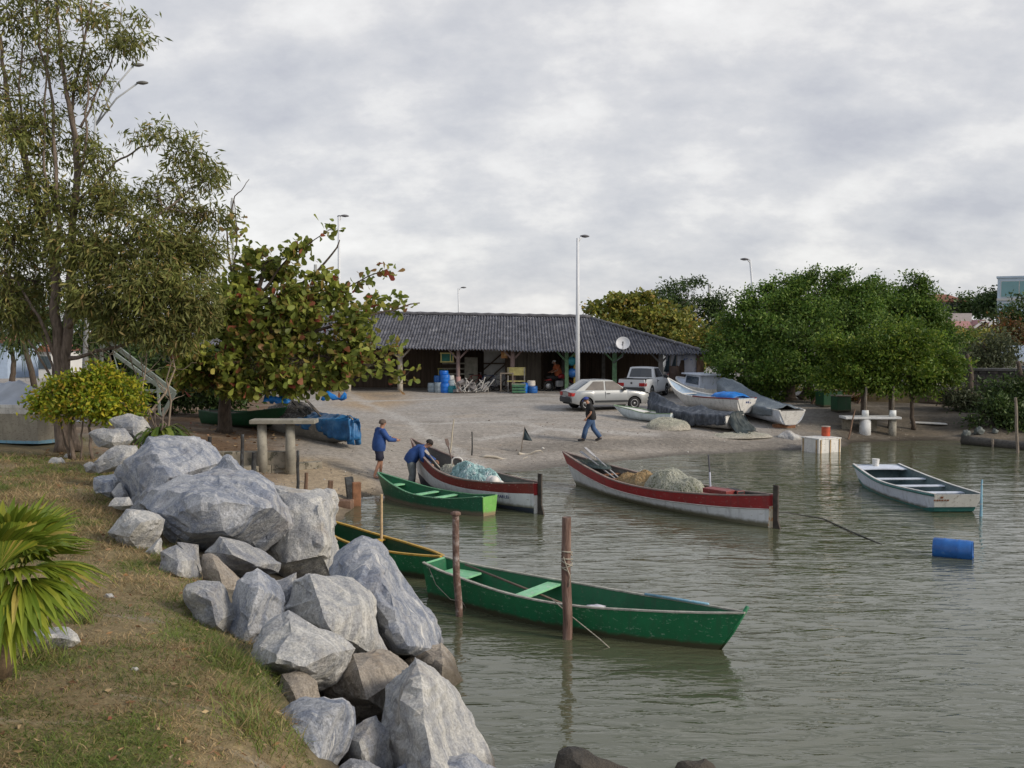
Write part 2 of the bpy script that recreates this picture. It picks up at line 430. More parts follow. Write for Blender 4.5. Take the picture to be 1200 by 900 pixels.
# ------------------------------------------------------------------ water
WV = (0.9, 2.0, 0.10, 0.030)
wm, nt, b = newmat('murky water')
vec = obj_vec(nt)
b.inputs['Base Color'].default_value = (0.080, 0.086, 0.050, 1); b.inputs['Roughness'].default_value = 0.03
b.inputs['IOR'].default_value = 1.62; b.inputs['Specular IOR Level'].default_value = 0.5
w1 = noise_tex(nt, mapping(nt, vec, (0.62, 2.0, 1), (0, 0, -0.14)), 2.9, 3, 0.5, 0.5)
w2 = noise_tex(nt, mapping(nt, vec, (0.42, 1.25, 1), (0, 0, 0.12)), 1.25, 3, 0.5, 0.4)
w3 = noise_tex(nt, mapping(nt, vec, (1.0, 2.2, 1), (0, 0, -0.3)), 8.0, 2, 0.5)
calm = ramp(nt, noise_tex(nt, mapping(nt, vec, (0.5, 1, 1)), 0.22, 2), [(0.35, g(0.55)), (0.65, g(1.1))])
w1 = math_(nt, 'SUBTRACT', w1, math_(nt, 'MULTIPLY', math_(nt, 'ABSOLUTE', math_(nt, 'SUBTRACT', w1, 0.52)), 0.9))      # sharper crests
hgt = math_(nt, 'ADD', math_(nt, 'MULTIPLY', w1, WV[0]), math_(nt, 'ADD', math_(nt, 'MULTIPLY', w2, WV[1]), math_(nt, 'MULTIPLY', w3, WV[2])))
hgt = math_(nt, 'MULTIPLY', hgt, calm)
bump(nt, b, hgt, 1.0, WV[3])
mb = MB(); mb.add([(-30, -60, 0), (500, -60, 0), (500, 60, 0), (-30, 60, 0)], [(0, 1, 2, 3)])
water = mb.build('water', wm); tag(water, kind='structure')
# ------------------------------------------------------------------ rocks of the bank
def sstep(a, b, x):
    t = max(0.0, min(1.0, (x - a) / (b - a))); return t * t * (3 - 2 * t)
def rockmat(name, base, blue, white=0.35, brown=0.15, wave=2.2):
    m, nt, b = newmat(name)
    vec = obj_vec(nt); oi = nt.nodes.new('ShaderNodeObjectInfo')
    off = nt.nodes.new('ShaderNodeVectorMath'); off.operation = 'ADD'
    cm = nt.nodes.new('ShaderNodeCombineXYZ')
    for k in range(3): nt.links.new(math_(nt, 'MULTIPLY', oi.outputs['Random'], 40 + 17 * k), cm.inputs[k])
    nt.links.new(vec, off.inputs[0]); nt.links.new(cm.outputs[0], off.inputs[1]); v = off.outputs[0]
    vr = nt.nodes.new('ShaderNodeVectorRotate'); vr.rotation_type = 'EULER_XYZ'; vr.inputs['Rotation'].default_value = (0.6, 0.5, 0.4)
    nt.links.new(v, vr.inputs['Vector'])
    strat = noise_tex(nt, mapping(nt, vr.outputs[0], (0.9, 3.2, 0.9)), wave, 9, 0.68, 0.10)
    c = ramp(nt, strat, [(0.26, tuple(x * 0.7 for x in blue)), (0.42, blue), (0.56, base), (0.72, tuple(min(1, x * 1.25) for x in base))])
    fleck = noise_tex(nt, v, 34, 4, 0.75)
    c = mixc(nt, 1.0, c, ramp(nt, fleck, [(0.3, g(0.6)), (0.5, g(1.0)), (0.7, g(1.35))]), 'MULTIPLY')
    vein = noise_tex(nt, mapping(nt, vr.outputs[0], (0.7, 6.0, 0.9), (0.2, 0.1, 0.5)), 1.8, 6, 0.65, 0.25)
    c = mixc(nt, ramp(nt, vein, [(0.61, g(0)), (0.65, g(white * .8)), (0.72, g(min(1, white * 1.1)))]), c, (0.66, 0.65, 0.62))
    st = noise_tex(nt, v, 1.3, 4, 0.6)
    c = mixc(nt, ramp(nt, st, [(0.56, g(0)), (0.72, g(brown))]), c, (0.26, 0.19, 0.12))
    ck = nt.nodes.new('ShaderNodeTexVoronoi'); ck.feature = 'DISTANCE_TO_EDGE'; ck.inputs['Scale'].default_value = 1.6
    dv = nt.nodes.new('ShaderNodeVectorMath'); dv.operation = 'ADD'; nz = nt.nodes.new('ShaderNodeTexNoise'); nz.inputs['Scale'].default_value = 3; nz.inputs['Detail'].default_value = 5
    nt.links.new(v, nz.inputs['Vector']); nt.links.new(v, dv.inputs[0]); nt.links.new(nz.outputs['Color'], dv.inputs[1]); nt.links.new(dv.outputs[0], ck.inputs['Vector'])
    crack = ramp(nt, ck.outputs['Distance'], [(0.0, g(0.0)), (0.015, g(1))])
        # dried waterline: the lowest part of each boulder is darker and brownish
    geo = nt.nodes.new('ShaderNodeNewGeometry'); sp = nt.nodes.new('ShaderNodeSeparateXYZ'); nt.links.new(geo.outputs['Position'], sp.inputs[0])
    h = math_(nt, 'ADD', sp.outputs[2], math_(nt, 'MULTIPLY', st, -0.25))
    c = mixc(nt, ramp(nt, h, [(0.0, g(0.85)), (0.12, g(0.55)), (0.25, g(0))]), c, (0.085, 0.07, 0.05))
    nt.links.new(c, b.inputs['Base Color']); b.inputs['Roughness'].default_value = 0.72; b.inputs['Specular IOR Level'].default_value = 0.35
    hh = math_(nt, 'ADD', math_(nt, 'MULTIPLY', noise_tex(nt, v, 9, 8, 0.7), 1.0), math_(nt, 'MULTIPLY', strat, 0.8))
    bump(nt, b, hh, 0.9, 0.07)
    return m
RM = {'g': rockmat('grey gneiss', (0.38, 0.375, 0.36), (0.25, 0.26, 0.285), 0.5, 0.3),
      'b': rockmat('blue grey gneiss', (0.385, 0.395, 0.415), (0.22, 0.245, 0.30), 0.9, 0.22),
      'w': rockmat('pale gneiss', (0.50, 0.49, 0.46), (0.34, 0.345, 0.355), 0.7, 0.35),
      'n': rockmat('brownish granite', (0.36, 0.315, 0.26), (0.25, 0.22, 0.185), 0.2, 0.8),
      'd': rockmat('dark wet rock', (0.06, 0.055, 0.05), (0.04, 0.038, 0.036), 0.05, 0.2)}
def rock(outline, Y, label, m='g', front=None, thick=0.6, seed=0, edge=0.07, name='boulder', depth_lean=0.25):
    rnd = random.Random(seed * 17 + 3)
    ox, oy = sum(p[0] for p in outline) / len(outline), sum(p[1] for p in outline) / len(outline)
    kx = 1.24 if seed in (5, 6, 7, 8, 19, 20, 21, 24, 30) else 1.13
    outline = [(ox + (x - ox) * kx, oy + (y - oy) * (kx - .02)) for x, y in outline]
    xs = [p[0] for p in outline]; ys = [p[1] for p in outline]
    cx, cy = sum(xs) / len(xs), sum(ys) / len(ys)
    size = max(max(xs) - min(xs), max(ys) - min(ys)) * Y / F
    wid = min(max(xs) - min(xs), max(ys) - min(ys)) * Y / F
    span = max(1, max(ys) - min(ys))
    pts = []
    def dep(py): return Y + ((max(ys) - py) / span) * depth_lean * wid      # the top leans back
    for px, py in outline:
        pts.append(D(px, py, dep(py) + rnd.uniform(-0.08, 0.08) * wid))
    if front is None:
        front = [(cx + rnd.uniform(-0.12, 0.12) * (max(xs) - min(xs)), cy - 0.1 * span, 0.34), (cx, cy + 0.2 * span, 0.36)]
    for px, py, d in front:
        pts.append(D(px, py, dep(py) - d * 1.45 * wid))
    for px, py in outline:
        qx, qy = cx + (px - cx) * 0.72, cy + (py - cy) * 0.72 + span * 0.03
        pts.append(D(qx, qy, dep(qy) + thick * wid * rnd.uniform(0.7, 1.1)))
    c0 = sum(pts, Vector()) / len(pts)
    bm = bmesh.new()
    for p in pts: bm.verts.new(p - c0)
    r = bmesh.ops.convex_hull(bm, input=bm.verts)
    kill = [v for v in bm.verts if not v.link_faces]
    bmesh.ops.delete(bm, geom=kill, context='VERTS')
    # chipped corners
    for k in range(4):
        d = Vector((rnd.uniform(-1, 1), rnd.uniform(-1, 0.4), rnd.uniform(-0.5, 1))).normalized()
        mx = max(v.co.dot(d) for v in bm.verts)
        co = d * (mx - wid * rnd.uniform(0.015, 0.05))
        res = bmesh.ops.bisect_plane(bm, geom=bm.verts[:] + bm.edges[:] + bm.faces[:], plane_co=co, plane_no=d, clear_outer=True)
        es = [e for e in res['geom_cut'] if isinstance(e, bmesh.types.BMEdge)]
        if es:
            try: bmesh.ops.edgeloop_fill(bm, edges=es)
            except Exception: pass
    bmesh.ops.triangulate(bm, faces=bm.faces)
    tgt = max(edge, size / 26)
    for _ in range(6):
        es = [e for e in bm.edges if e.calc_length() > tgt * 1.5]
        if not es: break
        bmesh.ops.subdivide_edges(bm, edges=es, cuts=1)
        bmesh.ops.triangulate(bm, faces=[f for f in bm.faces if len(f.verts) > 3])
        if len(bm.verts) > 9000: break
    bmesh.ops.recalc_face_normals(bm, faces=bm.faces)
    # soften the razor edges a little, then roughen
    bmesh.ops.smooth_vert(bm, verts=bm.verts, factor=0.15, use_axis_x=True, use_axis_y=True, use_axis_z=True)
    bm.normal_update()
    o3 = Vector((seed * 3.1, seed * 1.7, seed * 0.9)); s = wid
    new = []
    for v in bm.verts:
        p = v.co / s
        n = noise.noise(p * 1.5 + o3) * 0.022 + noise.noise(p * 8 + o3) * 0.013 + noise.noise(p * 19 + o3) * 0.006
        q = noise.noise(Vector((p.x * 1.6 + p.z, p.z * 2.4 - p.x * .8, p.y * 1.8)) - o3) * 3.2
        n += (math.floor(q) + sstep(.42, .58, q - math.floor(q))) * 0.032             # broken ledges
        new.append(v.co + v.normal * n * s)
    for v, c in zip(bm.verts, new): v.co = c
    me = bpy.data.meshes.new(name); bm.to_mesh(me); bm.free()
    me.polygons.foreach_set('use_smooth', [True] * len(me.polygons))
    me.materials.append(RM[m])
    o = bpy.data.objects.new(name, me); COL.objects.link(o); o.location = c0
    smooth_angle(o, 0.32)
    return tag(o, label, 'rock', 'boulders of the bank')
ROCKS = [
 ([(175,512),(197,517),(225,516),(247,527),(257,542),(253,552),(225,568),(200,590),(187,594),(163,598),(153,580),(142,555),(147,540)], 18.4, 'tall pale blue-grey boulder with a white ridge, highest at the grassy bank', 'b', [(183,530,.35),(176,585,.45),(215,545,.35),(196,560,.5)]),
 ([(168,593),(187,577),(217,562),(257,549),(290,556),(313,570),(332,595),(332,615),(303,638),(287,642),(263,631),(240,643),(217,639),(192,615),(180,605)], 16.4, 'biggest round-topped boulder with bluish upper face, overhanging the small wedge rock', 'b', [(200,605,.4),(255,585,.65),(318,592,.5),(262,622,.55),(225,625,.5)]),
 ([(250,552),(267,535),(281,543),(300,558),(316,572),(290,580),(262,575)], 17.6, 'pointed blue-white boulder top poking up behind the biggest boulder', 'b', None),
 ([(313,570),(347,577),(372,578),(386,581),(391,595),(389,630),(395,660),(390,682),(353,686),(325,687),(310,672),(293,643),(310,600)], 17.0, 'large upright pale boulder beside the water, facing the yellow-edged canoe', 'w', [(375,590,.35),(378,650,.4),(340,600,.3),(335,660,.4)]),
 ([(247,648),(261,633),(287,639),(322,659),(317,668),(287,673),(266,669),(250,657)], 14.9, 'flat wedge rock tucked under the biggest boulder', 'g', [(272,650,.5),(300,662,.4)]),
 ([(242,657),(249,654),(267,667),(283,683),(281,698),(261,689),(243,682)], 13.9, 'small brownish rock below the wedge rock', 'n', None),
 ([(191,648),(207,643),(227,657),(229,682),(213,683),(189,668)], 13.9, 'small grey rock half sunk in the grass under the biggest boulder', 'g', None),
 ([(211,640),(231,642),(234,667),(227,684),(215,670)], 14.6, 'narrow grey rock standing behind the small sunk rock', 'g', None),
 ([(128,624),(150,600),(176,603),(190,610),(186,631),(167,648),(150,646)], 15.4, 'flat pale rock in the grass right of the fan palm', 'w', [(165,612,.5),(150,630,.4)]),
 ([(148,600),(170,597),(178,606),(160,612)], 16.4, 'low grey stone lying against the flat pale rock', 'g', None),
 ([(128,593),(135,583),(150,583),(156,592),(143,598)], 17.2, 'small white stone in front of the tall blue-grey boulder', 'w', None),
 ([(170,648),(188,631),(191,648),(183,654)], 14.9, 'small broken stone beside the flat pale rock', 'w', None),
 ([(115,542),(138,522),(158,523),(164,538),(145,551),(118,553)], 20.8, 'pale boulder behind the tall blue-grey boulder, above the dark slab', 'g', None),
 ([(105,508),(122,502),(145,503),(154,515),(140,527),(117,523)], 22.6, 'pale rounded rock below the yellow-green bush', 'g', None),
 ([(131,493),(150,487),(169,489),(176,507),(167,522),(147,515)], 23.4, 'pale rock farthest up the bank beside the drooping plant', 'g', None),
 ([(111,561),(143,553),(145,575),(131,582),(112,578)], 19.2, 'dark bluish slab left of the tall boulder', 'b', None),
 ([(130,577),(142,566),(150,580),(150,592),(138,590)], 18.3, 'dark small rock squeezed between slab and tall boulder', 'g', None),
 ([(98,545),(106,541),(114,545),(113,553),(101,553)], 21.3, 'round grey stone at the end of the boulder row', 'g', None),
 ([(222,694),(236,687),(256,687),(271,710),(276,733),(268,749),(243,745),(231,722)], 11.9, 'olive-grey rock on the lawn edge below the brownish rock', 'g', [(248,705,.35),(255,730,.3)]),
 ([(281,689),(301,676),(317,688),(331,708),(329,730),(300,764),(292,785),(279,777),(272,752),(276,721)], 11.9, 'upright violet-grey rock with a pale vertical stripe', 'b', [(303,690,.35),(288,745,.45)]),
 ([(318,686),(345,676),(350,700),(335,724),(322,712)], 13.0, 'grey rock hidden between the striped rock and the blue-faced boulder', 'g', None),
 ([(336,715),(345,683),(361,672),(379,675),(411,680),(432,700),(437,722),(445,766),(411,768),(389,744),(352,732)], 12.2, 'boulder with a dark blue left face and chalky right face', 'w', [(364,676,.25),(372,700,.45),(389,738,.5),(420,715,.35)]),
 ([(296,768),(306,752),(328,730),(340,722),(357,727),(389,743),(411,760),(405,776),(389,797),(373,805),(357,794),(328,792),(298,779)], 10.7, 'pale flat-faced boulder with white streaks, topmost in the near heap', 'w', [(340,735,.25),(358,780,.5),(320,775,.5),(390,765,.4)]),
 ([(323,810),(333,793),(352,790),(366,801),(370,818),(357,826),(331,833)], 10.1, 'small rusty brown rock under the white-streaked boulder', 'n', None),
 ([(383,810),(392,793),(413,765),(443,762),(476,787),(463,810),(458,842),(427,843),(408,832),(385,822)], 10.9, 'brown-stained boulder left of the tall triangular boulder', 'n', [(420,785,.4),(430,820,.5)]),
 ([(388,674),(405,655),(428,640),(446,651),(462,680),(475,700),(506,736),(521,757),(500,772),(480,770),(452,767),(438,742),(428,705)], 13.6, 'dark streaked pointed boulder leaning over the water by the canoe', 'b', [(440,665,.3),(458,692,.45),(470,755,.55),(430,690,.4)]),
 ([(478,776),(497,762),(518,752),(537,784),(552,810),(531,818),(505,806)], 12.8, 'weathered low rock at the water under the pointed boulder', 'n', None),
 ([(459,810),(475,789),(488,775),(504,785),(533,820),(560,863),(584,902),(578,935),(480,935),(456,902),(453,860)], 9.9, 'tall triangular boulder with blue left face, nearest the water', 'w', [(489,782,.2),(498,850,.5),(508,900,.6),(470,830,.35)]),
 ([(308,853),(347,826),(403,818),(410,832),(405,853),(389,898),(366,922),(316,897)], 9.2, 'flat blue-grey slab lying at the lawn edge in the near heap', 'b', [(400,826,.3),(372,890,.45),(335,860,.35)]),
 ([(403,866),(411,857),(439,844),(452,866),(455,903),(430,908),(407,897)], 9.5, 'small pointed grey rock between the slab and the triangular boulder', 'g', None),
 ([(444,860),(458,856),(461,886),(447,882)], 10.2, 'shadowed rock behind the small pointed rock', 'b', None),
 ([(390,905),(411,891),(430,893),(447,903),(442,935),(392,935)], 8.9, 'grey rock cut by the picture edge below the small pointed rock', 'g', None),
 ([(246,905),(272,886),(291,888),(314,903),(312,935),(250,935)], 8.2, 'dark grey rock in the lawn at the lower edge', 'b', None),
 ([(452,908),(500,889),(548,884),(562,896),(592,907),(580,938),(458,938)], 9.2, 'low bluish rock in front of the triangular boulder', 'b', None),
 ([(301,832),(320,825),(330,834),(315,847),(304,844)], 9.7, 'small pinkish stone above the flat slab', 'n', None),
 ([(32,747),(50,737),(80,734),(91,752),(58,769),(33,767)], 9.9, 'flat pale stone lying in the lawn under the fan palm', 'w', [(55,745,.5)]),
]
for i, r in enumerate(ROCKS):
    rock(r[0], r[1], r[2], r[3], r[4], seed=i + 1, name='boulder' if i not in (9, 10, 11, 17, 34, 35) else 'stone')
rock([(651,905),(657,885),(668,877),(682,880),(703,892),(735,905),(740,925),(660,925)], 9.8, 'black wet rock just breaking the water at the lower edge', 'd', seed=51)
rock([(783,912),(800,893),(825,890),(842,903),(840,925),(790,925)], 9.7, 'smaller black wet rock in the water, right of the other', 'd', seed=52)
for i, (px, py, s, lab) in enumerate([(158, 785, 5, 'tiny white stone alone on the lawn'), (66, 543, 10, 'low half buried stone on the far lawn near the covered boat'), (82, 536, 7, 'thin pale stone on the far lawn at the foot of the tall tree'), (128, 700, 6, 'little grey stone in the lawn beside the palm')]):
    p = G(px, py)
    rock([(px - s, py), (px - s * .6, py - s * .6), (px + s * .5, py - s * .7), (px + s, py), (px + s * .5, py + s * .3), (px - s * .5, py + s * .35)], p.y, lab, 'w', seed=60 + i, name='stone')

# ------------------------------------------------------------------ leaf and blade arrays
def unit(a): return a / np.maximum(1e-9, np.linalg.norm(a, axis=1, keepdims=True))
def leaf_arrays(P, Dr, L, Wd, rng, fold=0.25, broad=False):
    if broad:      # obovate leaf: narrow foot, broad blunt end
        n = len(P); Dr = unit(Dr); R = rng.normal(size=(n, 3)); S = unit(np.cross(Dr, R)); N = np.cross(S, Dr); L = np.asarray(L, float)[:, None]; Wd = np.asarray(Wd, float)[:, None]
        o = lambda u, w, f: P + Dr * L * u + S * Wd * w + N * Wd * f
        V = np.stack([P, o(.35, .30, .05), o(.72, .52, .13), o(.95, .28, .03), o(1.0, 0, -.08), o(.95, -.28, .03), o(.72, -.52, .13), o(.35, -.30, .05), o(.6, 0, 0)], 1).reshape(-1, 3)
        k = np.arange(n)[:, None] * 9
        return V, np.concatenate([k + np.array([[8, i, (i + 1) % 8]]) for i in range(8)], 0)
    n = len(P); Dr = unit(Dr); R = rng.normal(size=(n, 3)); S = unit(np.cross(Dr, R)); N = np.cross(S, Dr)
    L = np.broadcast_to(np.asarray(L, float), n)[:, None]; Wd = np.broadcast_to(np.asarray(Wd, float), n)[:, None]
    mid = P + Dr * L * 0.5
    V = np.stack([P, mid + S * Wd * 0.5 + N * Wd * fold, P + Dr * L, mid - S * Wd * 0.5 + N * Wd * fold], 1).reshape(-1, 3)
    k = np.arange(n)[:, None] * 4
    Fc = np.concatenate([k + np.array([[0, 1, 2]]), k + np.array([[0, 2, 3]])], 0)
    return V, Fc
def blades(P, h, w, lean, rng):
    n = len(P); a = rng.uniform(0, 2 * PI, n); s = np.stack([np.cos(a), np.sin(a), np.zeros(n)], 1)
    b = rng.uniform(0, 2 * PI, n); t = np.stack([np.cos(b) * lean, np.sin(b) * lean, np.ones(n)], 1)
    t = unit(t) * h[:, None]
    mid = P + t * 0.55; tip = P + t + np.stack([np.cos(b), np.sin(b), -np.ones(n) * 0.4], 1) * (h * lean * 0.35)[:, None]
    V = np.stack([P - s * w[:, None], P + s * w[:, None], mid + s * w[:, None] * .6, tip, mid - s * w[:, None] * .6], 1).reshape(-1, 3)
    k = np.arange(n)[:, None] * 5
    return V, np.concatenate([k + [[0, 1, 2]], k + [[0, 2, 4]], k + [[4, 2, 3]]], 0)
gmat = leafmat('dry lawn', [(0.0, (0.20, 0.14, 0.075)), (0.3, (0.30, 0.215, 0.115)), (0.55, (0.44, 0.33, 0.18)), (0.8, (0.33, 0.24, 0.12)), (1.0, (0.24, 0.19, 0.085))], 0.25, 0.7)
grn_m = leafmat('green lawn', [(0.0, (0.09, 0.13, 0.028)), (0.4, (0.125, 0.18, 0.035)), (0.75, (0.17, 0.215, 0.045)), (1.0, (0.27, 0.26, 0.075))], 0.3, 0.6)
n = 260000
q = RNG.uniform(0, 1, (n, 2)); yy = 5.5 + (q[:, 0] ** 1.7) * 21; xx = -0.8 - q[:, 1] * (1.0 + yy * 0.56)
P2 = np.stack([xx, yy], 1)
jn = np.array([noise.noise((x * 1.1, y * 1.1, 2)) for x, y in P2]); jf = np.array([fbm((x, y, 5), 0.55, 3) for x, y in P2])
keep = poly_mask(P2 + jn[:, None] * 0.18, GRASS, 0.1) > 0.5
keep &= RNG.uniform(0, 1, n) < np.clip(0.75 + jf * 0.8 + jn * 0.4, 0.25, 1)
P2 = P2[keep]; jf = jf[keep]; zz_ = ground_z(P2) + np.array([fbm((x, y, 0), 0.8, 3) * 0.05 for x, y in P2]) - 0.005
sc = 0.65 + P2[:, 1] / 22
h = RNG.uniform(0.03, 0.10, len(P2)) * sc * (1 + np.clip(jf, -0.3, 1)); w = RNG.uniform(0.0028, 0.0058, len(P2)) * sc
j2 = np.array([fbm((x + 40, y, 8), 0.9, 3) for x, y in P2])
green = RNG.uniform(0, 1, len(P2)) < np.clip(0.38 + j2 * 1.5, 0.04, 0.95)
for nm, lab, sel, m in (('green_grass', 'green patches of short lawn grass on the bank', green, grn_m), ('dry_grass', 'straw coloured dry patches of lawn grass on the bank', ~green, gmat)):
    V, Fc = blades(np.column_stack([P2, zz_])[sel], h[sel], w[sel], RNG.uniform(0.5, 2.6, sel.sum()), RNG)
    o = np_mesh(nm, V, Fc, m); tag(o, kind='stuff'); o['label'] = lab
# longer tufts at the edge of the rocks and round the stones
tuft_mat = leafmat('edge tufts', [(0, (0.30, 0.22, 0.11)), (0.4, (0.20, 0.19, 0.06)), (0.7, (0.12, 0.17, 0.035)), (1, (0.17, 0.22, 0.05))], 0.3)
tp = []
for px, py, k, s in [(300,845,150,.4),(285,818,160,.35),(262,765,160,.3),(275,775,120,.3),(225,700,110,.25),(190,655,90,.25),(205,640,60,.25),(92,735,110,.25),(98,745,120,.2),(20,790,420,.5),(10,770,260,.4),(35,800,240,.3),(180,603,60,.15),(102,560,80,.4),(115,585,70,.3),(140,640,60,.3),(345,885,50,.12),(350,893,60,.1),(310,860,60,.2),(130,515,120,.5),(90,520,150,.6),(155,560,40,.2),(290,850,120,.25)]:
    p = W(px, py, 1.2); c = RNG.normal(size=(k, 2)) * s * 0.45 + np.array([p.x, p.y]); tp.append(c)
tp = np.vstack(tp); hz = RNG.uniform(0.08, 0.26, len(tp))
V, Fc = blades(np.column_stack([tp, ground_z(tp)]), hz, RNG.uniform(0.004, 0.008, len(tp)), RNG.uniform(0.3, 1.3, len(tp)), RNG)
tf = np_mesh('grass_tufts', V, Fc, tuft_mat); tag(tf, kind='stuff'); tf['label'] = 'longer grass tufts along the lawn edge and stones'

# fallen leaves and straw litter
n_l = 1500; q = RNG.uniform(0, 1, (n_l, 2)); yl = 6 + q[:, 0] ** 1.5 * 20; xl = -1.0 - q[:, 1] * (1.0 + yl * 0.5); PL = np.stack([xl, yl], 1)
PL = PL[poly_mask(PL, GRASS, 0.1) > 0.6]
P3 = np.vstack([PL, np.column_stack([RNG.uniform(-13, -7, 500), RNG.uniform(26, 36, 500)])])
D3 = RNG.normal(size=(len(P3), 3)); D3[:, 2] *= 0.15; L3 = RNG.uniform(0.04, 0.11, len(P3)) * (0.6 + P3[:, 1] / 30)
V, Fc = leaf_arrays(np.column_stack([P3, ground_z(P3) + 0.03]), D3, L3, L3 * RNG.uniform(0.15, 0.5, len(P3)), RNG)
o = np_mesh('leaf_litter', V, Fc, leafmat('fallen leaves', [(0, (0.12, 0.06, 0.03)), (0.4, (0.26, 0.15, 0.07)), (0.7, (0.40, 0.30, 0.17)), (1, (0.20, 0.07, 0.04))], 0.1, 0.8)); tag(o, kind='stuff'); o['label'] = 'brown fallen leaves and straw on the bank'
# pebbles, shell grit and litter on the slipway
def scatter_bits(name, pts, r, m):
    base = np.array([(1, 0, 0), (0, 1, 0), (-1, 0, 0), (0, -1, 0), (0, 0, .7), (0, 0, -.4)])
    fc = np.array([(0, 1, 4), (1, 2, 4), (2, 3, 4), (3, 0, 4), (1, 0, 5), (2, 1, 5), (3, 2, 5), (0, 3, 5)])
    nP = len(pts); B = base[None] * r[:, None, None] * RNG.uniform(0.6, 1.4, (nP, 6, 1)) * RNG.uniform(0.6, 1.5, (nP, 1, 3))
    a = RNG.uniform(0, 2 * PI, nP); ca_, sa_ = np.cos(a), np.sin(a)
    X = B[..., 0] * ca_[:, None] - B[..., 1] * sa_[:, None]; Yv = B[..., 0] * sa_[:, None] + B[..., 1] * ca_[:, None]
    V = np.stack([X, Yv, B[..., 2]], -1) + pts[:, None, :]
    return np_mesh(name, V.reshape(-1, 3), (np.arange(nP)[:, None, None] * 6 + fc[None]).reshape(-1, 3), m)
pm, nt, b = newmat('beach pebbles')
geo = nt.nodes.new('ShaderNodeNewGeometry')
nt.links.new(ramp(nt, geo.outputs['Random Per Island'], [(0, (0.12, 0.10, 0.085)), (0.35, (0.24, 0.21, 0.18)), (0.7, (0.33, 0.31, 0.28)), (0.9, (0.20, 0.13, 0.09)), (0.97, (0.55, 0.54, 0.5))]), b.inputs['Base Color']); b.inputs['Roughness'].default_value = 0.8
n = 9000; yy = 26.5 + RNG.uniform(0, 1, n) ** 1.2 * 18; xx = RNG.uniform(-0.28, 0.42, n) * yy; pp = np.stack([xx, yy], 1)
z = ground_z(pp); ok = (z > 0.03) & (z < 1.2) & (RNG.uniform(0, 1, n) < np.clip(0.9 - z * 0.75, 0.12, 1)); pp = pp[ok]; z = z[ok]
peb = scatter_bits('pebbles', np.column_stack([pp, z]), RNG.uniform(0.008, 0.028, len(pp)) * np.where(RNG.uniform(0, 1, len(pp)) < 0.04, 2.2, 1), pm)
tag(peb, kind='stuff'); peb['label'] = 'pebbles and shell grit scattered along the landing'

# ------------------------------------------------------------------ fan palm
pl_m = leafmat('fan palm leaf', [(0, (0.10, 0.16, 0.02)), (0.5, (0.18, 0.23, 0.025)), (0.85, (0.30, 0.30, 0.04)), (1, (0.42, 0.30, 0.10))], 0.35, 0.4)
base = GY(-15, 8.6) + Vector((.04, 0, .2))
palm = thing('fan_palm', 'low fan palm with split green and yellow leaves on the lawn', 'plant', base)
rp = random.Random(5)
def fan(center, direction, spread, L, nseg, droop, name='frond'):
    """one fan leaf: petiole from the palm base and pleated narrow segments that droop at the tips"""
    mb = MB(); c = Vector(center); d = Vector(direction).normalized(); side = d.cross(Vector((0, 0, 1)))
    side = side.normalized() if side.length > 0.05 else Vector((1, 0, 0)); up = side.cross(d).normalized()
    mb.tube([(0, 0, 0.15), c * 0.5 + Vector((0, 0, 0.12)), c], [0.012, 0.010, 0.008], 5)
    for k in range(nseg):
        t = (k / (nseg - 1) - 0.5) * spread; dd = d * math.cos(t) + side * math.sin(t)
        sd = (side * math.cos(t) - d * math.sin(t)); ln = L * (1 - 0.25 * abs(2 * k / (nseg - 1) - 1)) * rp.uniform(0.88, 1.08)
        w0 = L * spread / nseg * 0.95; vs = []
        for j in range(7):
            u = j / 6; p = c + dd * ln * u + up * (0.04 * L * math.sin(u * 2)) - Vector((0, 0, 1)) * droop * ln * u ** 2.2 * rp.uniform(0.9, 1.15)
            w = w0 * (0.25 + u * 1.1 if u < 0.6 else 0.91 * (1 - (u - 0.6) / 0.4) + 0.02)
            vs += [p - sd * w * 0.5, p - up * w * 0.28, p + sd * w * 0.5]
        fs = []
        for j in range(6):
            a = j * 3; fs += [(a, a + 1, a + 4, a + 3), (a + 1, a + 2, a + 5, a + 4)]
        mb.add(vs, fs)
    return mb.build(name, pl_m, palm, smooth=False)
def pdir(px, py, Y): return D(px, py, Y) - Vector(base)
FANS = [((20, 655, 8.3), (75, 588, 8.6), 2.4, .78, .25), ((0, 665, 8.0), (-20, 560, 8.2), 2.6, .8, .2), ((15, 690, 7.9), (45, 730, 7.2), 3.0, .72, .35), ((40, 665, 8.5), (110, 650, 8.7), 2.2, .72, .45), ((45, 690, 8.4), (115, 680, 8.0), 2.0, .66, .6),
        ((-30, 700, 7.8), (-60, 740, 7.2), 2.8, .75, .35), ((-20, 640, 8.8), (-60, 580, 9), 2.4, .8, .2), ((25, 640, 8.9), (50, 560, 9.4), 2.2, .7, .2), ((5, 700, 8.2), (20, 745, 7.9), 2.6, .55, .5), ((30, 645, 8.2), (120, 610, 8.1), 1.8, .7, .3), ((10, 640, 8.4), (30, 565, 8.0), 2.4, .75, .2), ((30, 660, 8.1), (95, 600, 7.8), 2.2, .72, .35), ((-10, 660, 8.2), (10, 580, 7.8), 2.4, .8, .25), ((25, 680, 8.0), (90, 690, 7.5), 2.2, .7, .5), ((10, 670, 8.0), (60, 640, 7.4), 2.4, .66, .4), ((5, 690, 7.8), (-10, 745, 7.2), 2.8, .62, .4)]
for c0, d0, sp_, L_, dr in FANS:
    c = pdir(*c0); fan(c, pdir(*d0) - c, sp_, L_, 22, dr)
mb = MB(); mb.lathe([(0.10, -0.1), (0.12, 0.05), (0.09, 0.16), (0.03, 0.2)], 10); mb.build('stem', mat('palm fibre', (0.12, 0.085, 0.05), 0.9, 0.4, 20, b_s=0.6), palm, True)
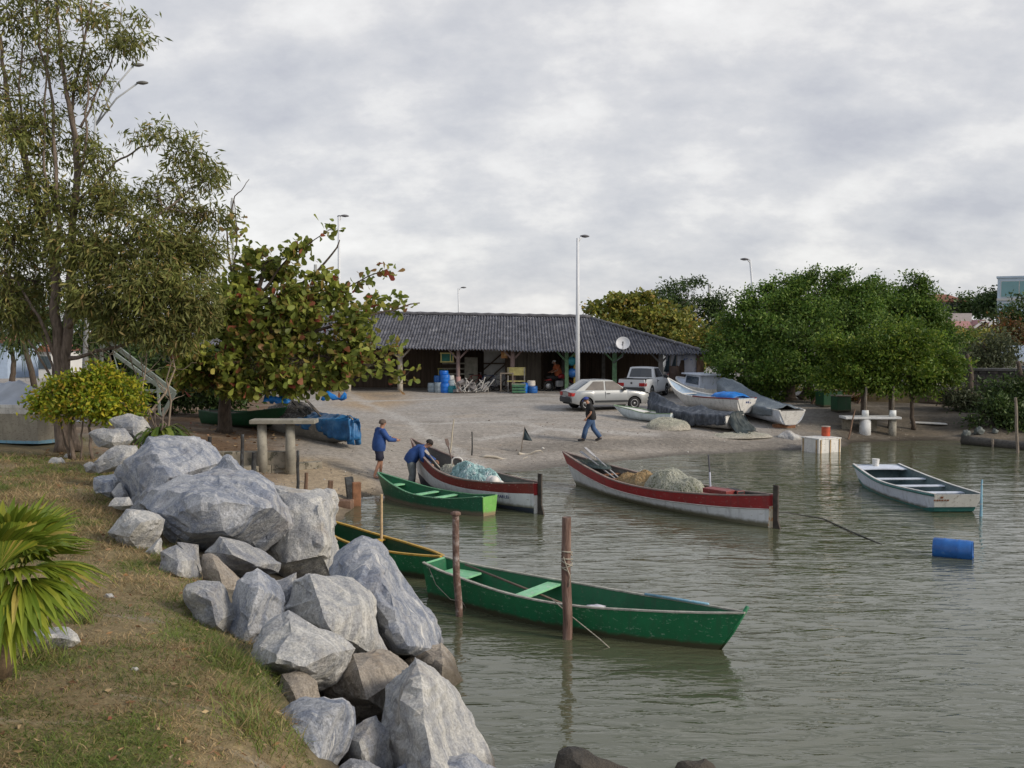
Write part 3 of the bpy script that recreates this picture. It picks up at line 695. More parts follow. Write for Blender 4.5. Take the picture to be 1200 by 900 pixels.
# ------------------------------------------------------------------ trees
bark_grey = mat('grey brown bark', (0.16, 0.125, 0.10), 0.9, 0.45, 6, b_s=0.8, b_scale=24, stretch=(3, 3, 0.7))
bark_dark = mat('dark bark', (0.085, 0.065, 0.05), 0.9, 0.4, 6, b_s=0.8, b_scale=24, stretch=(3, 3, 0.7))
def wob(p, q, n, amp, rnd, sag=0.0):
    p, q = Vector(p), Vector(q); L = (q - p).length; out = []
    o = Vector((rnd.uniform(0, 99), rnd.uniform(0, 99), rnd.uniform(0, 99)))
    for i in range(n + 1):
        t = i / n; k = math.sin(PI * t) * amp * L
        d = Vector((noise.noise(o + Vector((t * 2.2, 0, 0))), noise.noise(o + Vector((0, t * 2.2, 7))), noise.noise(o + Vector((5, 0, t * 2.2)))))
        out.append(p.lerp(q, t) + d * k * 1.6 + Vector((0, 0, sag * L * math.sin(PI * t))))
    return out
def tree(name, label, base, trunks, clumps, leaf, leaf_m, bark_m, seed=0, cat='tree', group=None, leaves_per_twig=10, twig_spread=0.35, droop=0.3, limb_r=0.05, twig_vis=0.35, shell=0.5, fold=0.25, flat=1.0, clump_limbs=True, broad=False, clumpy=False):
    """trunks: [(points, r0, r1)] ; clumps: [(centre, (rx,ry,rz), twigs)] in world coordinates"""
    rnd = random.Random(seed); rng = np.random.default_rng(seed + 5)
    base = Vector(base); t = thing(name, label, cat, base, group=group)
    mb = MB(); mb.off = base; anchors = []
    for pts, r0, r1 in trunks:
        pts = [Vector(p) for p in pts]; fine = []
        for a, b_ in zip(pts[:-1], pts[1:]):
            fine += wob(a, b_, 5, 0.05, rnd)[:-1]
        fine.append(pts[-1]); m = len(fine)
        rr = [r0 + (r1 - r0) * (i / (m - 1)) ** 0.8 for i in range(m)]
        rr[0] *= 1.25
        mb.tube(fine, rr, 9); anchors += list(zip(fine[m // 4:], rr[m // 4:]))
    LP = []; LD = []
    for c, rad, ntw in clumps:
        c = Vector(c); src = min(anchors, key=lambda a: (a[0] - c).length + max(0, a[0].z - c.z) * 1.5)
        limb = wob(src[0], c, 6, 0.10, rnd, 0.03)
        if clump_limbs:
            r_l = min(src[1] * 0.6, limb_r)
            mb.tube(limb, [r_l * (1 - 0.7 * i / 6) for i in range(7)], 6)
        u = unit(rng.normal(size=(ntw, 3))); rr = rng.uniform(0, 1, ntw) ** shell
        T = np.array(c) + u * rr[:, None] * np.array(rad)
        if clumpy:      # twigs gather on sub-branches, a few sprigs stand out of the outline
            ns = max(3, ntw // 8); uc = unit(rng.normal(size=(ns, 3))); rc = np.where(rng.uniform(0, 1, ns) < .22, rng.uniform(.95, 1.22, ns), rng.uniform(0, 1, ns) ** shell)
            T = (np.array(c) + uc * rc[:, None] * np.array(rad))[rng.integers(0, ns, ntw)] + rng.normal(size=(ntw, 3)) * np.array(rad) * .15
        for i in range(ntw):
            if rnd.random() < twig_vis:
                s = limb[rnd.choice((3, 4, 5, 6))]
                mb.tube(wob(s, Vector(T[i]), 3, 0.12, rnd), [0.012 + 0.2 * limb_r * 0.3, 0.010, 0.007, 0.004], 4, caps=False)
        k = leaves_per_twig
        P = np.repeat(T, k, 0) + rng.normal(size=(ntw * k, 3)) * twig_spread * np.array([1, 1, 0.75 * flat])
        O = unit(np.repeat(T - np.array(c), k, 0)) * 0.5 + rng.normal(size=(ntw * k, 3)) * 0.8; O[:, 2] -= droop
        LP.append(P); LD.append(O)
    mb.build('trunk', bark_m, t, smooth=True)
    P = np.vstack(LP) - np.array(base); O = np.vstack(LD); n = len(P)
    L = leaf[0] * rng.uniform(0.6, 1.25, n)
    V, Fc = leaf_arrays(P, O, L, L * leaf[1], rng, fold, broad)
    np_mesh('crown', V, Fc, leaf_m, t)
    return t
DENS = 1.0; TOPS = False
def C(px, py, Y, rpx, rpy, n, dy=0.0, ry=None):
    """a leaf clump: photo position and radii at distance Y + dy"""
    s = (Y + dy) / F
    return (D(px, py, Y + dy), (rpx * s, (ry if ry else 0.8 * (rpx + rpy) / 2 * s), rpy * s), max(3, int(n * (DENS if not TOPS else (.42 if py < 130 else .40 if (px > 150 and py < 260) else .55 if py < 215 else .95)))))

euc = leafmat('narrow olive leaves', [(0, (0.102, 0.123, 0.035)), (0.4, (0.167, 0.189, 0.051)), (0.75, (0.232, 0.239, 0.070)), (0.93, (0.304, 0.268, 0.094)), (1, (0.319, 0.203, 0.087))], 0.38)
alm = leafmat('sea almond leaves', [(0, (0.108, 0.144, 0.031)), (0.35, (0.198, 0.240, 0.046)), (0.72, (0.294, 0.324, 0.060)), (0.88, (0.324, 0.264, 0.078)), (0.955, (0.276, 0.156, 0.066)), (0.992, (0.336, 0.084, 0.060)), (1, (0.408, 0.096, 0.072))], 0.42)
figm = leafmat('glossy green leaves', [(0, (0.048, 0.101, 0.018)), (0.4, (0.086, 0.161, 0.028)), (0.75, (0.138, 0.224, 0.037)), (1, (0.218, 0.287, 0.057))], 0.35)
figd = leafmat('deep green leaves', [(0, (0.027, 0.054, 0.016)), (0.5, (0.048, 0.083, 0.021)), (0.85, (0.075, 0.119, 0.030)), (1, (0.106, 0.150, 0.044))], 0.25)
bright = leafmat('bright new leaves', [(0, (0.055, 0.11, 0.016)), (0.4, (0.10, 0.17, 0.022)), (0.8, (0.16, 0.235, 0.03)), (1, (0.24, 0.27, 0.042))], 0.42)
yelm = leafmat('yellow green leaves', [(0, (0.13, 0.21, 0.022)), (0.35, (0.24, 0.32, 0.028)), (0.65, (0.38, 0.40, 0.036)), (0.93, (0.55, 0.47, 0.04)), (1, (0.52, 0.30, 0.07))], 0.42)
goldm = leafmat('golden green leaves', [(0, (0.090, 0.127, 0.026)), (0.5, (0.187, 0.203, 0.037)), (0.85, (0.284, 0.256, 0.044)), (1, (0.346, 0.226, 0.060))], 0.3)
rustm = leafmat('rusty leaves', [(0, (0.06, 0.07, 0.02)), (0.5, (0.12, 0.09, 0.03)), (1, (0.20, 0.075, 0.03))], 0.3)
greym = leafmat('grey green leaves', [(0, (0.054, 0.072, 0.036)), (0.5, (0.090, 0.108, 0.054)), (1, (0.132, 0.150, 0.078))], 0.3)

TOPS = True
# tall thin-leaved tree, several stems from one foot
Y = 27.5; b0 = GY(72, Y)
tr = [([b0, D(70, 480, Y), D(68, 400, Y), D(66, 330, Y), D(48, 250, Y + .3), D(32, 200, Y + .4), D(10, 120, Y), D(0, 40, Y)], .21, .04),
      ([b0 + Vector((.25, .1, 0)), D(80, 480, Y + .2), D(79, 400, Y), D(82, 330, Y), D(88, 240, Y), D(90, 170, Y), D(78, 110, Y - .2), D(70, 40, Y), D(62, -60, Y)], .19, .03),
      ([D(90, 190, Y), D(84, 130, Y), D(92, 80, Y), D(104, 20, Y), D(112, -40, Y)], .06, .02), ([D(68, 300, Y), D(66, 200, Y - .3), D(62, 120, Y), D(46, 40, Y), D(40, -70, Y)], .07, .02),
      ([D(79, 385, Y), D(100, 360, Y - .5), D(132, 300, Y - .6), D(168, 265, Y - .6), D(212, 232, Y - .4)], .08, .025), ([D(88, 240, Y), D(118, 210, Y), D(135, 190, Y), D(165, 172, Y), D(188, 170, Y)], .05, .015),
      ([D(66, 420, Y), D(45, 370, Y - .3), D(20, 330, Y), D(-30, 290, Y)], .06, .02), ([D(80, 420, Y), D(130, 408, Y - .7), D(175, 395, Y - .9), D(200, 400, Y - 1)], .06, .02), ([D(66, 330, Y), D(56, 230, Y - .3), D(52, 150, Y - .2), D(56, 60, Y), D(50, -40, Y)], .05, .015), ([D(88, 230, Y), D(100, 170, Y - .3), D(104, 110, Y - .3), D(98, 50, Y), D(96, -30, Y)], .045, .012), ([D(45, 240, Y), D(28, 170, Y), D(22, 100, Y), D(28, 30, Y), D(24, -40, Y)], .05, .012), ([D(94, 150, Y), D(112, 110, Y), D(128, 80, Y), D(140, 30, Y), D(143, 8, Y)], .035, .008), ([D(66, 455, Y), D(50, 425, Y - .4), D(33, 398, Y - .5)], .045, .02), ([D(66, 450, Y), D(58, 420, Y + .4), D(48, 385, Y + .5)], .045, .02)]
cl = [C(15, 20, Y, 45, 35, 130), C(70, 5, Y, 40, 35, 85), C(120, 28, Y, 26, 22, 55, .4), C(150, 45, Y, 25, 18, 55, -.3), C(133, 55, Y, 22, 16, 26), C(165, 22, Y, 12, 10, 14), C(40, 70, Y, 45, 30, 75, .5), C(100, 75, Y, 28, 20, 45), C(70, 55, Y, 22, 18, 34, -.6),
      C(5, 110, Y, 30, 45, 70), C(90, 105, Y, 22, 14, 24), C(118, 90, Y, 14, 12, 14), C(10, 150, Y, 30, 35, 85, -.5), C(45, 140, Y, 38, 25, 85), C(105, 115, Y, 18, 12, 14), C(20, 210, Y, 40, 30, 85), C(95, 160, Y, 20, 18, 26, .6), C(110, 185, Y, 22, 28, 55), C(60, 180, Y, 30, 25, 40, .5),
      C(188, 155, Y, 28, 13, 44, -.4), C(222, 180, Y, 26, 22, 75), C(245, 205, Y, 22, 18, 60), C(205, 205, Y, 22, 18, 40), C(160, 160, Y, 10, 7, 8),
      C(125, 230, Y, 30, 32, 80), C(155, 255, Y, 30, 26, 90, -.6), C(180, 225, Y, 22, 18, 34), C(60, 240, Y, 40, 34, 95), C(15, 280, Y, 42, 35, 105), C(90, 290, Y, 44, 32, 120, -.5), C(215, 245, Y, 34, 28, 100), C(250, 250, Y, 20, 22, 50),
      C(40, 330, Y, 50, 32, 100, .8), C(130, 300, Y, 40, 26, 110, -.8), C(190, 290, Y, 45, 30, 150, -.5), C(235, 300, Y, 30, 30, 100), C(110, 345, Y, 40, 30, 120, -.8), C(165, 340, Y, 42, 34, 150, -1.1), C(210, 345, Y, 36, 36, 130, -.9), C(235, 365, Y, 20, 28, 55, -.8), C(185, 385, Y, 32, 22, 80, -1.2), C(145, 375, Y, 26, 20, 50, -1.0), C(215, 395, Y, 16, 18, 32, -1),
      C(5, 350, Y, 36, 34, 80), C(30, 380, Y, 30, 22, 44, .5), C(-40, 250, Y, 45, 70, 130), C(-50, 100, Y, 45, 80, 120), C(60, -50, Y, 70, 45, 120), C(120, 385, Y, 20, 14, 24, -.8)]
tree('tall_tree', 'tallest tree with several thin stems and narrow drooping olive leaves', b0, tr, cl, (0.235, 0.22), euc, bark_grey, 3, leaves_per_twig=18, twig_spread=0.17, droop=0.85, limb_r=0.05, shell=0.42)

TOPS = False; DENS = 0.95
# sea almond with big green, yellow and red leaves
Y = 34.0; b0 = GY(262, Y)
tr = [([b0, D(263, 480, Y), D(266, 455, Y), D(272, 425, Y), D(285, 390, Y), D(300, 350, Y), D(310, 310, Y)], .27, .06), ([D(272, 425, Y), D(310, 405, Y - .6), D(355, 392, Y - .9), D(400, 380, Y - .8), D(440, 368, Y - .4), D(492, 355, Y)], .10, .02), ([D(285, 390, Y), D(330, 350, Y), D(370, 320, Y), D(395, 290, Y), D(398, 281, Y)], .08, .015),
      ([D(290, 380, Y), D(340, 340, Y + .4), D(400, 340, Y), D(455, 315, Y)], .07, .015), ([D(268, 440, Y), D(235, 430, Y - .5), D(205, 432, Y - .7)], .06, .02), ([D(300, 350, Y), D(340, 300, Y), D(388, 268, Y)], .05, .012), ([D(275, 400, Y), D(272, 330, Y), D(266, 270, Y), D(275, 230, Y), D(292, 210, Y)], .05, .01), ([D(275, 330, Y), D(277, 290, Y), D(274, 232, Y)], .04, .012), ([D(320, 410, Y - .8), D(390, 420, Y - 1), D(450, 430, Y - 1), D(480, 447, Y - 1)], .05, .012)]
cl = [C(275, 335, Y, 30, 20, 44), C(318, 305, Y, 24, 11, 20), C(350, 290, Y, 16, 7, 9), C(450, 415, Y, 14, 12, 7, -1), C(440, 345, Y, 14, 6, 5), C(345, 325, Y, 32, 16, 34, .5), C(375, 320, Y, 18, 10, 14), C(300, 355, Y, 42, 24, 80, -.5), C(350, 355, Y, 42, 22, 80, -.6), C(395, 350, Y, 22, 12, 20, -.3), C(250, 375, Y, 34, 26, 66, -.4), C(300, 390, Y, 44, 22, 80, -.8), C(350, 388, Y, 40, 22, 75, -1), C(395, 388, Y, 30, 16, 34, -.8), C(430, 375, Y, 16, 12, 13, -.5), C(415, 362, Y, 16, 8, 8),
      C(240, 415, Y, 32, 20, 56, -.9), C(285, 425, Y, 40, 22, 75, -1.1), C(335, 425, Y, 40, 22, 78, -1.2), C(385, 420, Y, 34, 22, 60, -1.1), C(415, 412, Y, 24, 16, 22, -1), C(225, 440, Y, 28, 16, 44, -1), C(250, 455, Y, 24, 10, 30, -1.1), C(320, 458, Y, 30, 8, 26, -1.2), C(290, 452, Y, 26, 12, 28, -1.2), C(350, 450, Y, 30, 10, 26, -1.3), C(395, 447, Y, 18, 12, 20, -1.2), C(430, 430, Y, 16, 14, 10, -1), C(475, 440, Y, 12, 6, 5, -1), C(275, 270, Y, 9, 22, 7), C(460, 357, Y, 12, 6, 5), C(474, 359, Y, 9, 4, 3), C(448, 319, Y, 8, 4, 3), C(425, 328, Y, 10, 5, 4), C(320, 350, Y, 55, 35, 60, 1.2), C(300, 400, Y, 70, 36, 90, 1.2), C(393, 345, Y, 9, 30, 8), C(385, 270, Y, 6, 4, 2), C(270, 345, Y, 40, 40, 70, 1)]
tree('almond_tree', 'spreading sea almond tree with big green, yellow and red leaves', b0, tr, cl, (0.29, 0.62), alm, bark_dark, 8, leaves_per_twig=8, twig_spread=0.19, droop=0.15, limb_r=0.04, twig_vis=0.6, shell=0.5, broad=True, clumpy=True)

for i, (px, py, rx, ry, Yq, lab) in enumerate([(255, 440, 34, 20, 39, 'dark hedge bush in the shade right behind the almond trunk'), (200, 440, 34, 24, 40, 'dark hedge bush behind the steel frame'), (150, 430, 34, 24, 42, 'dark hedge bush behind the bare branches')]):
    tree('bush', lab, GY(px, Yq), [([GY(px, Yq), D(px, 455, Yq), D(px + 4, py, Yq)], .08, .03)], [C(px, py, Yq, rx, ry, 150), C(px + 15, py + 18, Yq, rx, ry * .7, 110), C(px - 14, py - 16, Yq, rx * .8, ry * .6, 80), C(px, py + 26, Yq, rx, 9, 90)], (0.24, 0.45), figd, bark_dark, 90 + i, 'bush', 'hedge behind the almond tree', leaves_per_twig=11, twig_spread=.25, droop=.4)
# yellow-green shrub and drooping plant at the foot
Y = 25.5; b0 = GY(84, Y)
tr = [([b0, D(82, 505, Y), D(85, 485, Y), D(90, 465, Y)], .06, .03), ([b0 + Vector((.5, 0, 0)), D(104, 500, Y), D(112, 480, Y), D(125, 462, Y)], .045, .02), ([b0 + Vector((-.15, .1, 0)), D(74, 510, Y), D(70, 490, Y)], .035, .02), ([b0 + Vector((.2, 0, 0)), D(95, 510, Y), D(98, 490, Y), D(100, 475, Y)], .03, .015)]
cl = [C(60, 465, Y, 24, 16, 45), C(45, 475, Y, 18, 10, 24), C(85, 450, Y, 30, 14, 60), C(115, 445, Y, 24, 14, 50), C(105, 470, Y, 34, 18, 80, -.3), C(140, 455, Y, 28, 16, 60), C(150, 480, Y, 20, 14, 40, -.2), C(75, 480, Y, 24, 12, 36, -.3), C(125, 485, Y, 22, 10, 30), C(165, 462, Y, 10, 8, 12), C(120, 432, Y, 14, 7, 14)]
tree('yellow_shrub', 'bright yellow-green bush on thin stems in front of the tall tree', b0, tr, cl, (0.14, 0.5), yelm, bark_grey, 21, 'bush', leaves_per_twig=17, twig_spread=0.12, droop=0.1, limb_r=0.02)
Y = 23.6; b0 = D(188, 517, Y); t = thing('drooping_plant', 'dark green plant with long arching leaves between bush and boulders', 'plant', b0)
mb = MB(); rp = random.Random(9)
for k in range(110):
    a = rp.uniform(0, 2 * PI); ln = rp.uniform(0.5, 1.0); h = rp.uniform(0.3, 0.75); d = Vector((math.cos(a), math.sin(a), 0)); s = Vector((-d.y, d.x, 0)); vs = []
    o = d * rp.uniform(0, 0.25)
    for j in range(6):
        u = j / 5; p = o + d * ln * u + Vector((0, 0, h * 0.25 + h * (1.5 * u - 2.1 * u * u))); w = 0.035 * math.sin(0.25 + u * 2.85)
        vs += [p - s * w, p + s * w]
    mb.add(vs, [(2 * j, 2 * j + 1, 2 * j + 3, 2 * j + 2) for j in range(5)])
mb.build('leaves', leafmat('arching leaves', [(0, (0.04, 0.075, 0.014)), (0.6, (0.085, 0.13, 0.02)), (1, (0.16, 0.18, 0.03))], 0.3), t)
mb = MB()
for k in range(5): mb.tube([(rp.uniform(-.1, .1), rp.uniform(-.1, .1), -0.05), (rp.uniform(-.2, .2), rp.uniform(-.2, .2), .4), (rp.uniform(-.3, .3), rp.uniform(-.3, .3), .8)], [.025, .02, .012], 6)
mb.build('stem', bark_grey, t, True)
# leafless grey branches below the tall tree
Y = 26.6; b0 = GY(150, Y); t = thing('bare_shrub', 'leafless tangle of grey branches under the tall tree', 'bush', b0); mb = MB(); mb.off = b0; rp = random.Random(31)
for k in range(9):
    top = D(100 + k * 13 + rp.uniform(-8, 8), 395 + rp.uniform(-8, 22), Y + rp.uniform(-.6, .6)); pts = wob(b0 + Vector((rp.uniform(-.3, .3), 0, 0)), top, 7, 0.16, rp)
    mb.tube(pts, [.05 - .006 * i for i in range(8)], 6)
    for j in range(6):
        s = pts[rp.choice((3, 4, 5, 6))]; e = s + Vector((rp.uniform(-.7, .7), rp.uniform(-.4, .4), rp.uniform(.1, .6)))
        mb.tube(wob(s, e, 4, 0.2, rp), [.016, .013, .010, .007, .004], 4)
mb.build('branches', mat('bleached twigs', (0.25, 0.20, 0.155), 0.9, 0.3), t, True)

DENS = 1.6
# big round trees on the right shore
def round_tree(name, label, px, Y, cl, leaf_m, seed, trunks=None, leaf=(0.18, 0.5), lpt=24, ts=.22, **kw):
    b0 = GY(px, Y)
    if trunks is None: trunks = [([b0, b0 + Vector((.1, 0, .9)), b0 + Vector((.15, .1, 1.8)), b0 + Vector((0, .2, 2.6))], .2, .08)]
    return tree(name, label, b0, trunks, cl, leaf, leaf_m, kw.pop('bark', bark_dark), seed, leaves_per_twig=lpt, twig_spread=ts, clumpy=True, **kw)
Y = 50
round_tree('round_tree', 'big dense dark green tree with a wide dome crown beside the shed', 930, Y, [C(875, 400, Y, 38, 36, 150), C(915, 370, Y, 40, 34, 160, -.6), C(960, 350, Y, 42, 26, 150), C(900, 430, Y, 50, 24, 150, -1.5), C(955, 395, Y, 60, 40, 240, -1.5), C(950, 437, Y, 46, 18, 110, -1.8), C(850, 420, Y, 18, 24, 50), C(1000, 352, Y, 36, 24, 110), C(925, 335, Y, 14, 8, 14), C(948, 328, Y, 20, 10, 20), C(888, 352, Y, 18, 12, 30), C(862, 378, Y, 20, 14, 36), C(960, 318, Y, 10, 5, 6), C(905, 336, Y, 12, 7, 12), C(975, 322, Y, 12, 6, 12), C(1020, 330, Y, 12, 6, 10), C(848, 405, Y, 12, 8, 12), C(860, 450, Y, 16, 8, 16), C(905, 462, Y, 18, 7, 20, -1), C(962, 462, Y, 16, 7, 16, -1.5), C(870, 358, Y, 9, 6, 6), C(985, 326, Y, 10, 5, 7), C(1035, 340, Y, 9, 6, 6), C(840, 398, Y, 9, 8, 6), C(990, 400, Y, 60, 50, 160, -.5), C(1000, 375, Y, 50, 30, 110, -.8), C(1010, 335, Y, 22, 10, 18), C(930, 395, Y, 70, 50, 130, 1.5), C(880, 455, Y, 30, 10, 24, -1.2)], figm, 41,
           [([GY(925, Y), D(925, 465, Y), D(926, 440, Y), D(930, 410, Y)], .45, .2), ([GY(940, Y), D(945, 460, Y), D(955, 430, Y), D(970, 400, Y)], .3, .12), ([D(926, 440, Y), D(900, 420, Y), D(875, 405, Y)], .15, .06)], bark=bark_grey)
Y = 43.2
round_tree('round_tree', 'bright leafed tree rising between two white collared posts of the stone table', 1012, Y, [C(985, 420, Y, 34, 24, 130), C(1030, 410, Y, 40, 28, 170, -.3), C(1075, 420, Y, 40, 28, 160), C(1000, 445, Y, 32, 14, 70, -.3), C(1050, 440, Y, 40, 18, 110, -.5), C(1095, 440, Y, 28, 20, 80, -.3), C(970, 445, Y, 24, 14, 50), C(1110, 430, Y, 18, 22, 50), C(1060, 395, Y, 36, 18, 80)], bright, 43,
           [([GY(1013, Y), D(1012, 470, Y), D(1013, 450, Y), D(1025, 425, Y)], .16, .07), ([D(1012, 462, Y), D(1000, 445, Y), D(985, 430, Y)], .06, .03), ([GY(1046, Y), D(1045, 465, Y), D(1046, 440, Y), D(1060, 420, Y)], .14, .06), ([GY(1072, Y), D(1069, 480, Y), D(1067, 455, Y), D(1080, 430, Y)], .10, .05)], lpt=22, ts=.19, leaf=(0.17, 0.5))
Y = 52
round_tree('round_tree', 'dark green tree behind the bright one, with a pointed feathery top', 1050, Y, [C(1040, 375, Y, 40, 30, 160), C(1076, 375, Y, 28, 30, 140), C(1065, 350, Y, 30, 18, 90), C(1068, 335, Y, 16, 10, 26), C(1105, 405, Y, 26, 26, 90, -.5), C(1104, 385, Y, 14, 14, 30), C(1025, 350, Y, 26, 16, 60), C(1076, 350, Y, 12, 10, 14), C(1060, 410, Y, 60, 30, 120)], figm, 47)
DENS = 1.4
# trees behind the shed
Y = 66
round_tree('almond_tree', 'golden-green layered tree rising behind the hip of the shed roof', 750, Y, [C(735, 362, Y, 38, 14, 110), C(770, 372, Y, 40, 16, 130), C(715, 362, Y, 22, 8, 40), C(745, 380, Y, 40, 14, 100, -1), C(790, 388, Y, 34, 14, 90, -1), C(740, 350, Y, 22, 7, 40), C(810, 400, Y, 26, 12, 60), C(745, 346, Y, 12, 4, 10), C(780, 400, Y, 40, 14, 60)], goldm, 51, leaf=(0.30, 0.6), lpt=10, ts=.32, flat=.5, broad=True)
Y = 74
round_tree('umbrella_tree', 'dark airy tree with a feathery top behind the golden-green one', 810, Y, [C(785, 352, Y, 24, 12, 70), C(815, 355, Y, 34, 14, 90), C(800, 335, Y, 16, 6, 24), C(785, 340, Y, 16, 6, 22), C(840, 368, Y, 20, 14, 60), C(835, 352, Y, 22, 10, 40), C(800, 375, Y, 34, 12, 60), C(810, 330, Y, 8, 3, 8), C(850, 385, Y, 20, 16, 60)], figd, 53, leaf=(0.3, 0.4), lpt=10, ts=.4, flat=.6, twig_vis=.8)
round_tree('shade_tree', 'low dull green tree between the shed end and the round tree', 838, 62, [C(815, 405, 62, 22, 14, 60), C(835, 415, 62, 20, 14, 60), C(845, 395, 62, 18, 18, 60)], goldm, 55, leaf=(0.28, 0.5))
# trees and bushes at the right
Y = 88
for lab, cl_, lm, sd, px in [
    ('dark rounded tree between the red-roofed house and the blue building', [C(1150, 358, 150, 22, 10, 120), C(1125, 362, 150, 18, 10, 80), C(1165, 352, 150, 12, 10, 50)], figd, 61, 1148),
    ('dark palm-like tree right against the blue building', [C(1160, 348, 140, 8, 6, 40), C(1158, 358, 140, 12, 8, 60)], figd, 62, 1160),
    ('green tree in front of the foot of the blue building', [C(1190, 372, 110, 16, 10, 80), C(1205, 362, 110, 20, 14, 80)], figd, 63, 1192),
    ('rust and orange leafed tree under the blue building', [C(1170, 395, 84, 14, 14, 80), C(1192, 392, 84, 20, 14, 110), C(1185, 410, 84, 26, 10, 80)], rustm, 64, 1182),
    ('olive tree with rusty patches below the pink house', [C(1120, 400, 70, 22, 12, 90), C(1145, 400, 70, 20, 10, 80), C(1125, 415, 70, 30, 12, 80)], goldm, 65, 1125),
    ('grey-green willowy tree above the dark stone wall', [C(1150, 415, 64, 24, 16, 140), C(1172, 410, 64, 20, 14, 110), C(1135, 425, 64, 16, 8, 50)], greym, 66, 1152)]:
    yy_ = (cl_[0][0].y); round_tree('far_tree', lab, px, yy_, cl_, lm, sd, leaf=(0.0042 * yy_, 0.5), lpt=8, ts=0.006 * yy_, group='trees beyond the right shore', twig_vis=.1)
for lab, cl_, lm, sd, px, Y in [
    ('dark overhanging bush at the right edge of the water', [C(1180, 465, 44, 28, 22, 140), C(1200, 460, 44, 26, 26, 120), C(1165, 485, 43, 24, 14, 90), C(1195, 492, 42.5, 30, 14, 110), C(1230, 470, 44, 30, 30, 120)], figd, 71, 1195, 44),
    ('olive creeper bush hanging over the stones below the wall', [C(1128, 465, 46, 18, 12, 60), C(1145, 475, 46, 20, 12, 70), C(1115, 458, 46, 12, 10, 30)], greym, 72, 1135, 46.5),
    ('rusty brown bush in the shade behind the stone table', [C(975, 462, 50, 22, 12, 70), C(1000, 466, 49.5, 20, 12, 60)], rustm, 74, 985, 49.8),
    ('low hedge bush behind the net-covered boat', [C(915, 455, 56, 34, 12, 90), C(880, 452, 56, 26, 12, 70)], goldm, 73, 900, 56)]:
    round_tree('bush', lab, px, Y, cl_, lm, sd, leaf=(0.2, 0.45), lpt=11, ts=.22, cat='bush')
# dark trees far left behind the covered boat
for i, (lab, cl_, px, Y) in enumerate([
    ('dark dense tree behind the grey-covered boat', [C(20, 355, 50, 36, 24, 120), C(55, 375, 50, 34, 22, 120), C(-20, 370, 50, 40, 30, 120), C(35, 395, 50, 24, 18, 60)], 12, 50),
    ('dark tree with hanging foliage behind the stems of the tall tree', [C(95, 380, 54, 30, 22, 110), C(130, 375, 54, 34, 24, 110), C(110, 405, 54, 30, 14, 60)], 105, 54),
    ('dark tree between shed and tall tree, mostly hidden', [C(180, 385, 58, 40, 26, 130), C(220, 400, 58, 40, 26, 130), C(160, 410, 58, 30, 16, 70)], 195, 58)]):
    round_tree('shade_tree', lab, px, Y, cl_, figd, 80 + i, leaf=(0.24, 0.4), lpt=11, ts=.3, droop=.6)
b0 = GY(45, 40); t = thing('screw_palm', 'shaggy palm with hanging leaves left of the tall tree', 'palm tree', b0); mb = MB(); rp = random.Random(3); top = D(22, 385, 40) - b0
for k in range(90):
    a = rp.uniform(0, 2 * PI); e = rp.uniform(-.5, .8); ln = rp.uniform(.8, 1.5); d = Vector((math.cos(a), math.sin(a), e)); s = Vector((-math.sin(a), math.cos(a), 0)) * .035; vs = []
    for j in range(5):
        u = j / 4; p = top + d * ln * u + Vector((0, 0, -1.1 * u * u * ln)); vs += [p - s * (1.1 - u), p + s * (1.1 - u)]
    mb.add(vs, [(2 * j, 2 * j + 1, 2 * j + 3, 2 * j + 2) for j in range(4)])
mb.build('leaves', figd, t); mb = MB(); mb.tube([(0, 0, -.1), top * .5 + Vector((.1, 0, 0)), top], [.14, .12, .1], 8); mb.build('trunk', bark_dark, t, True)
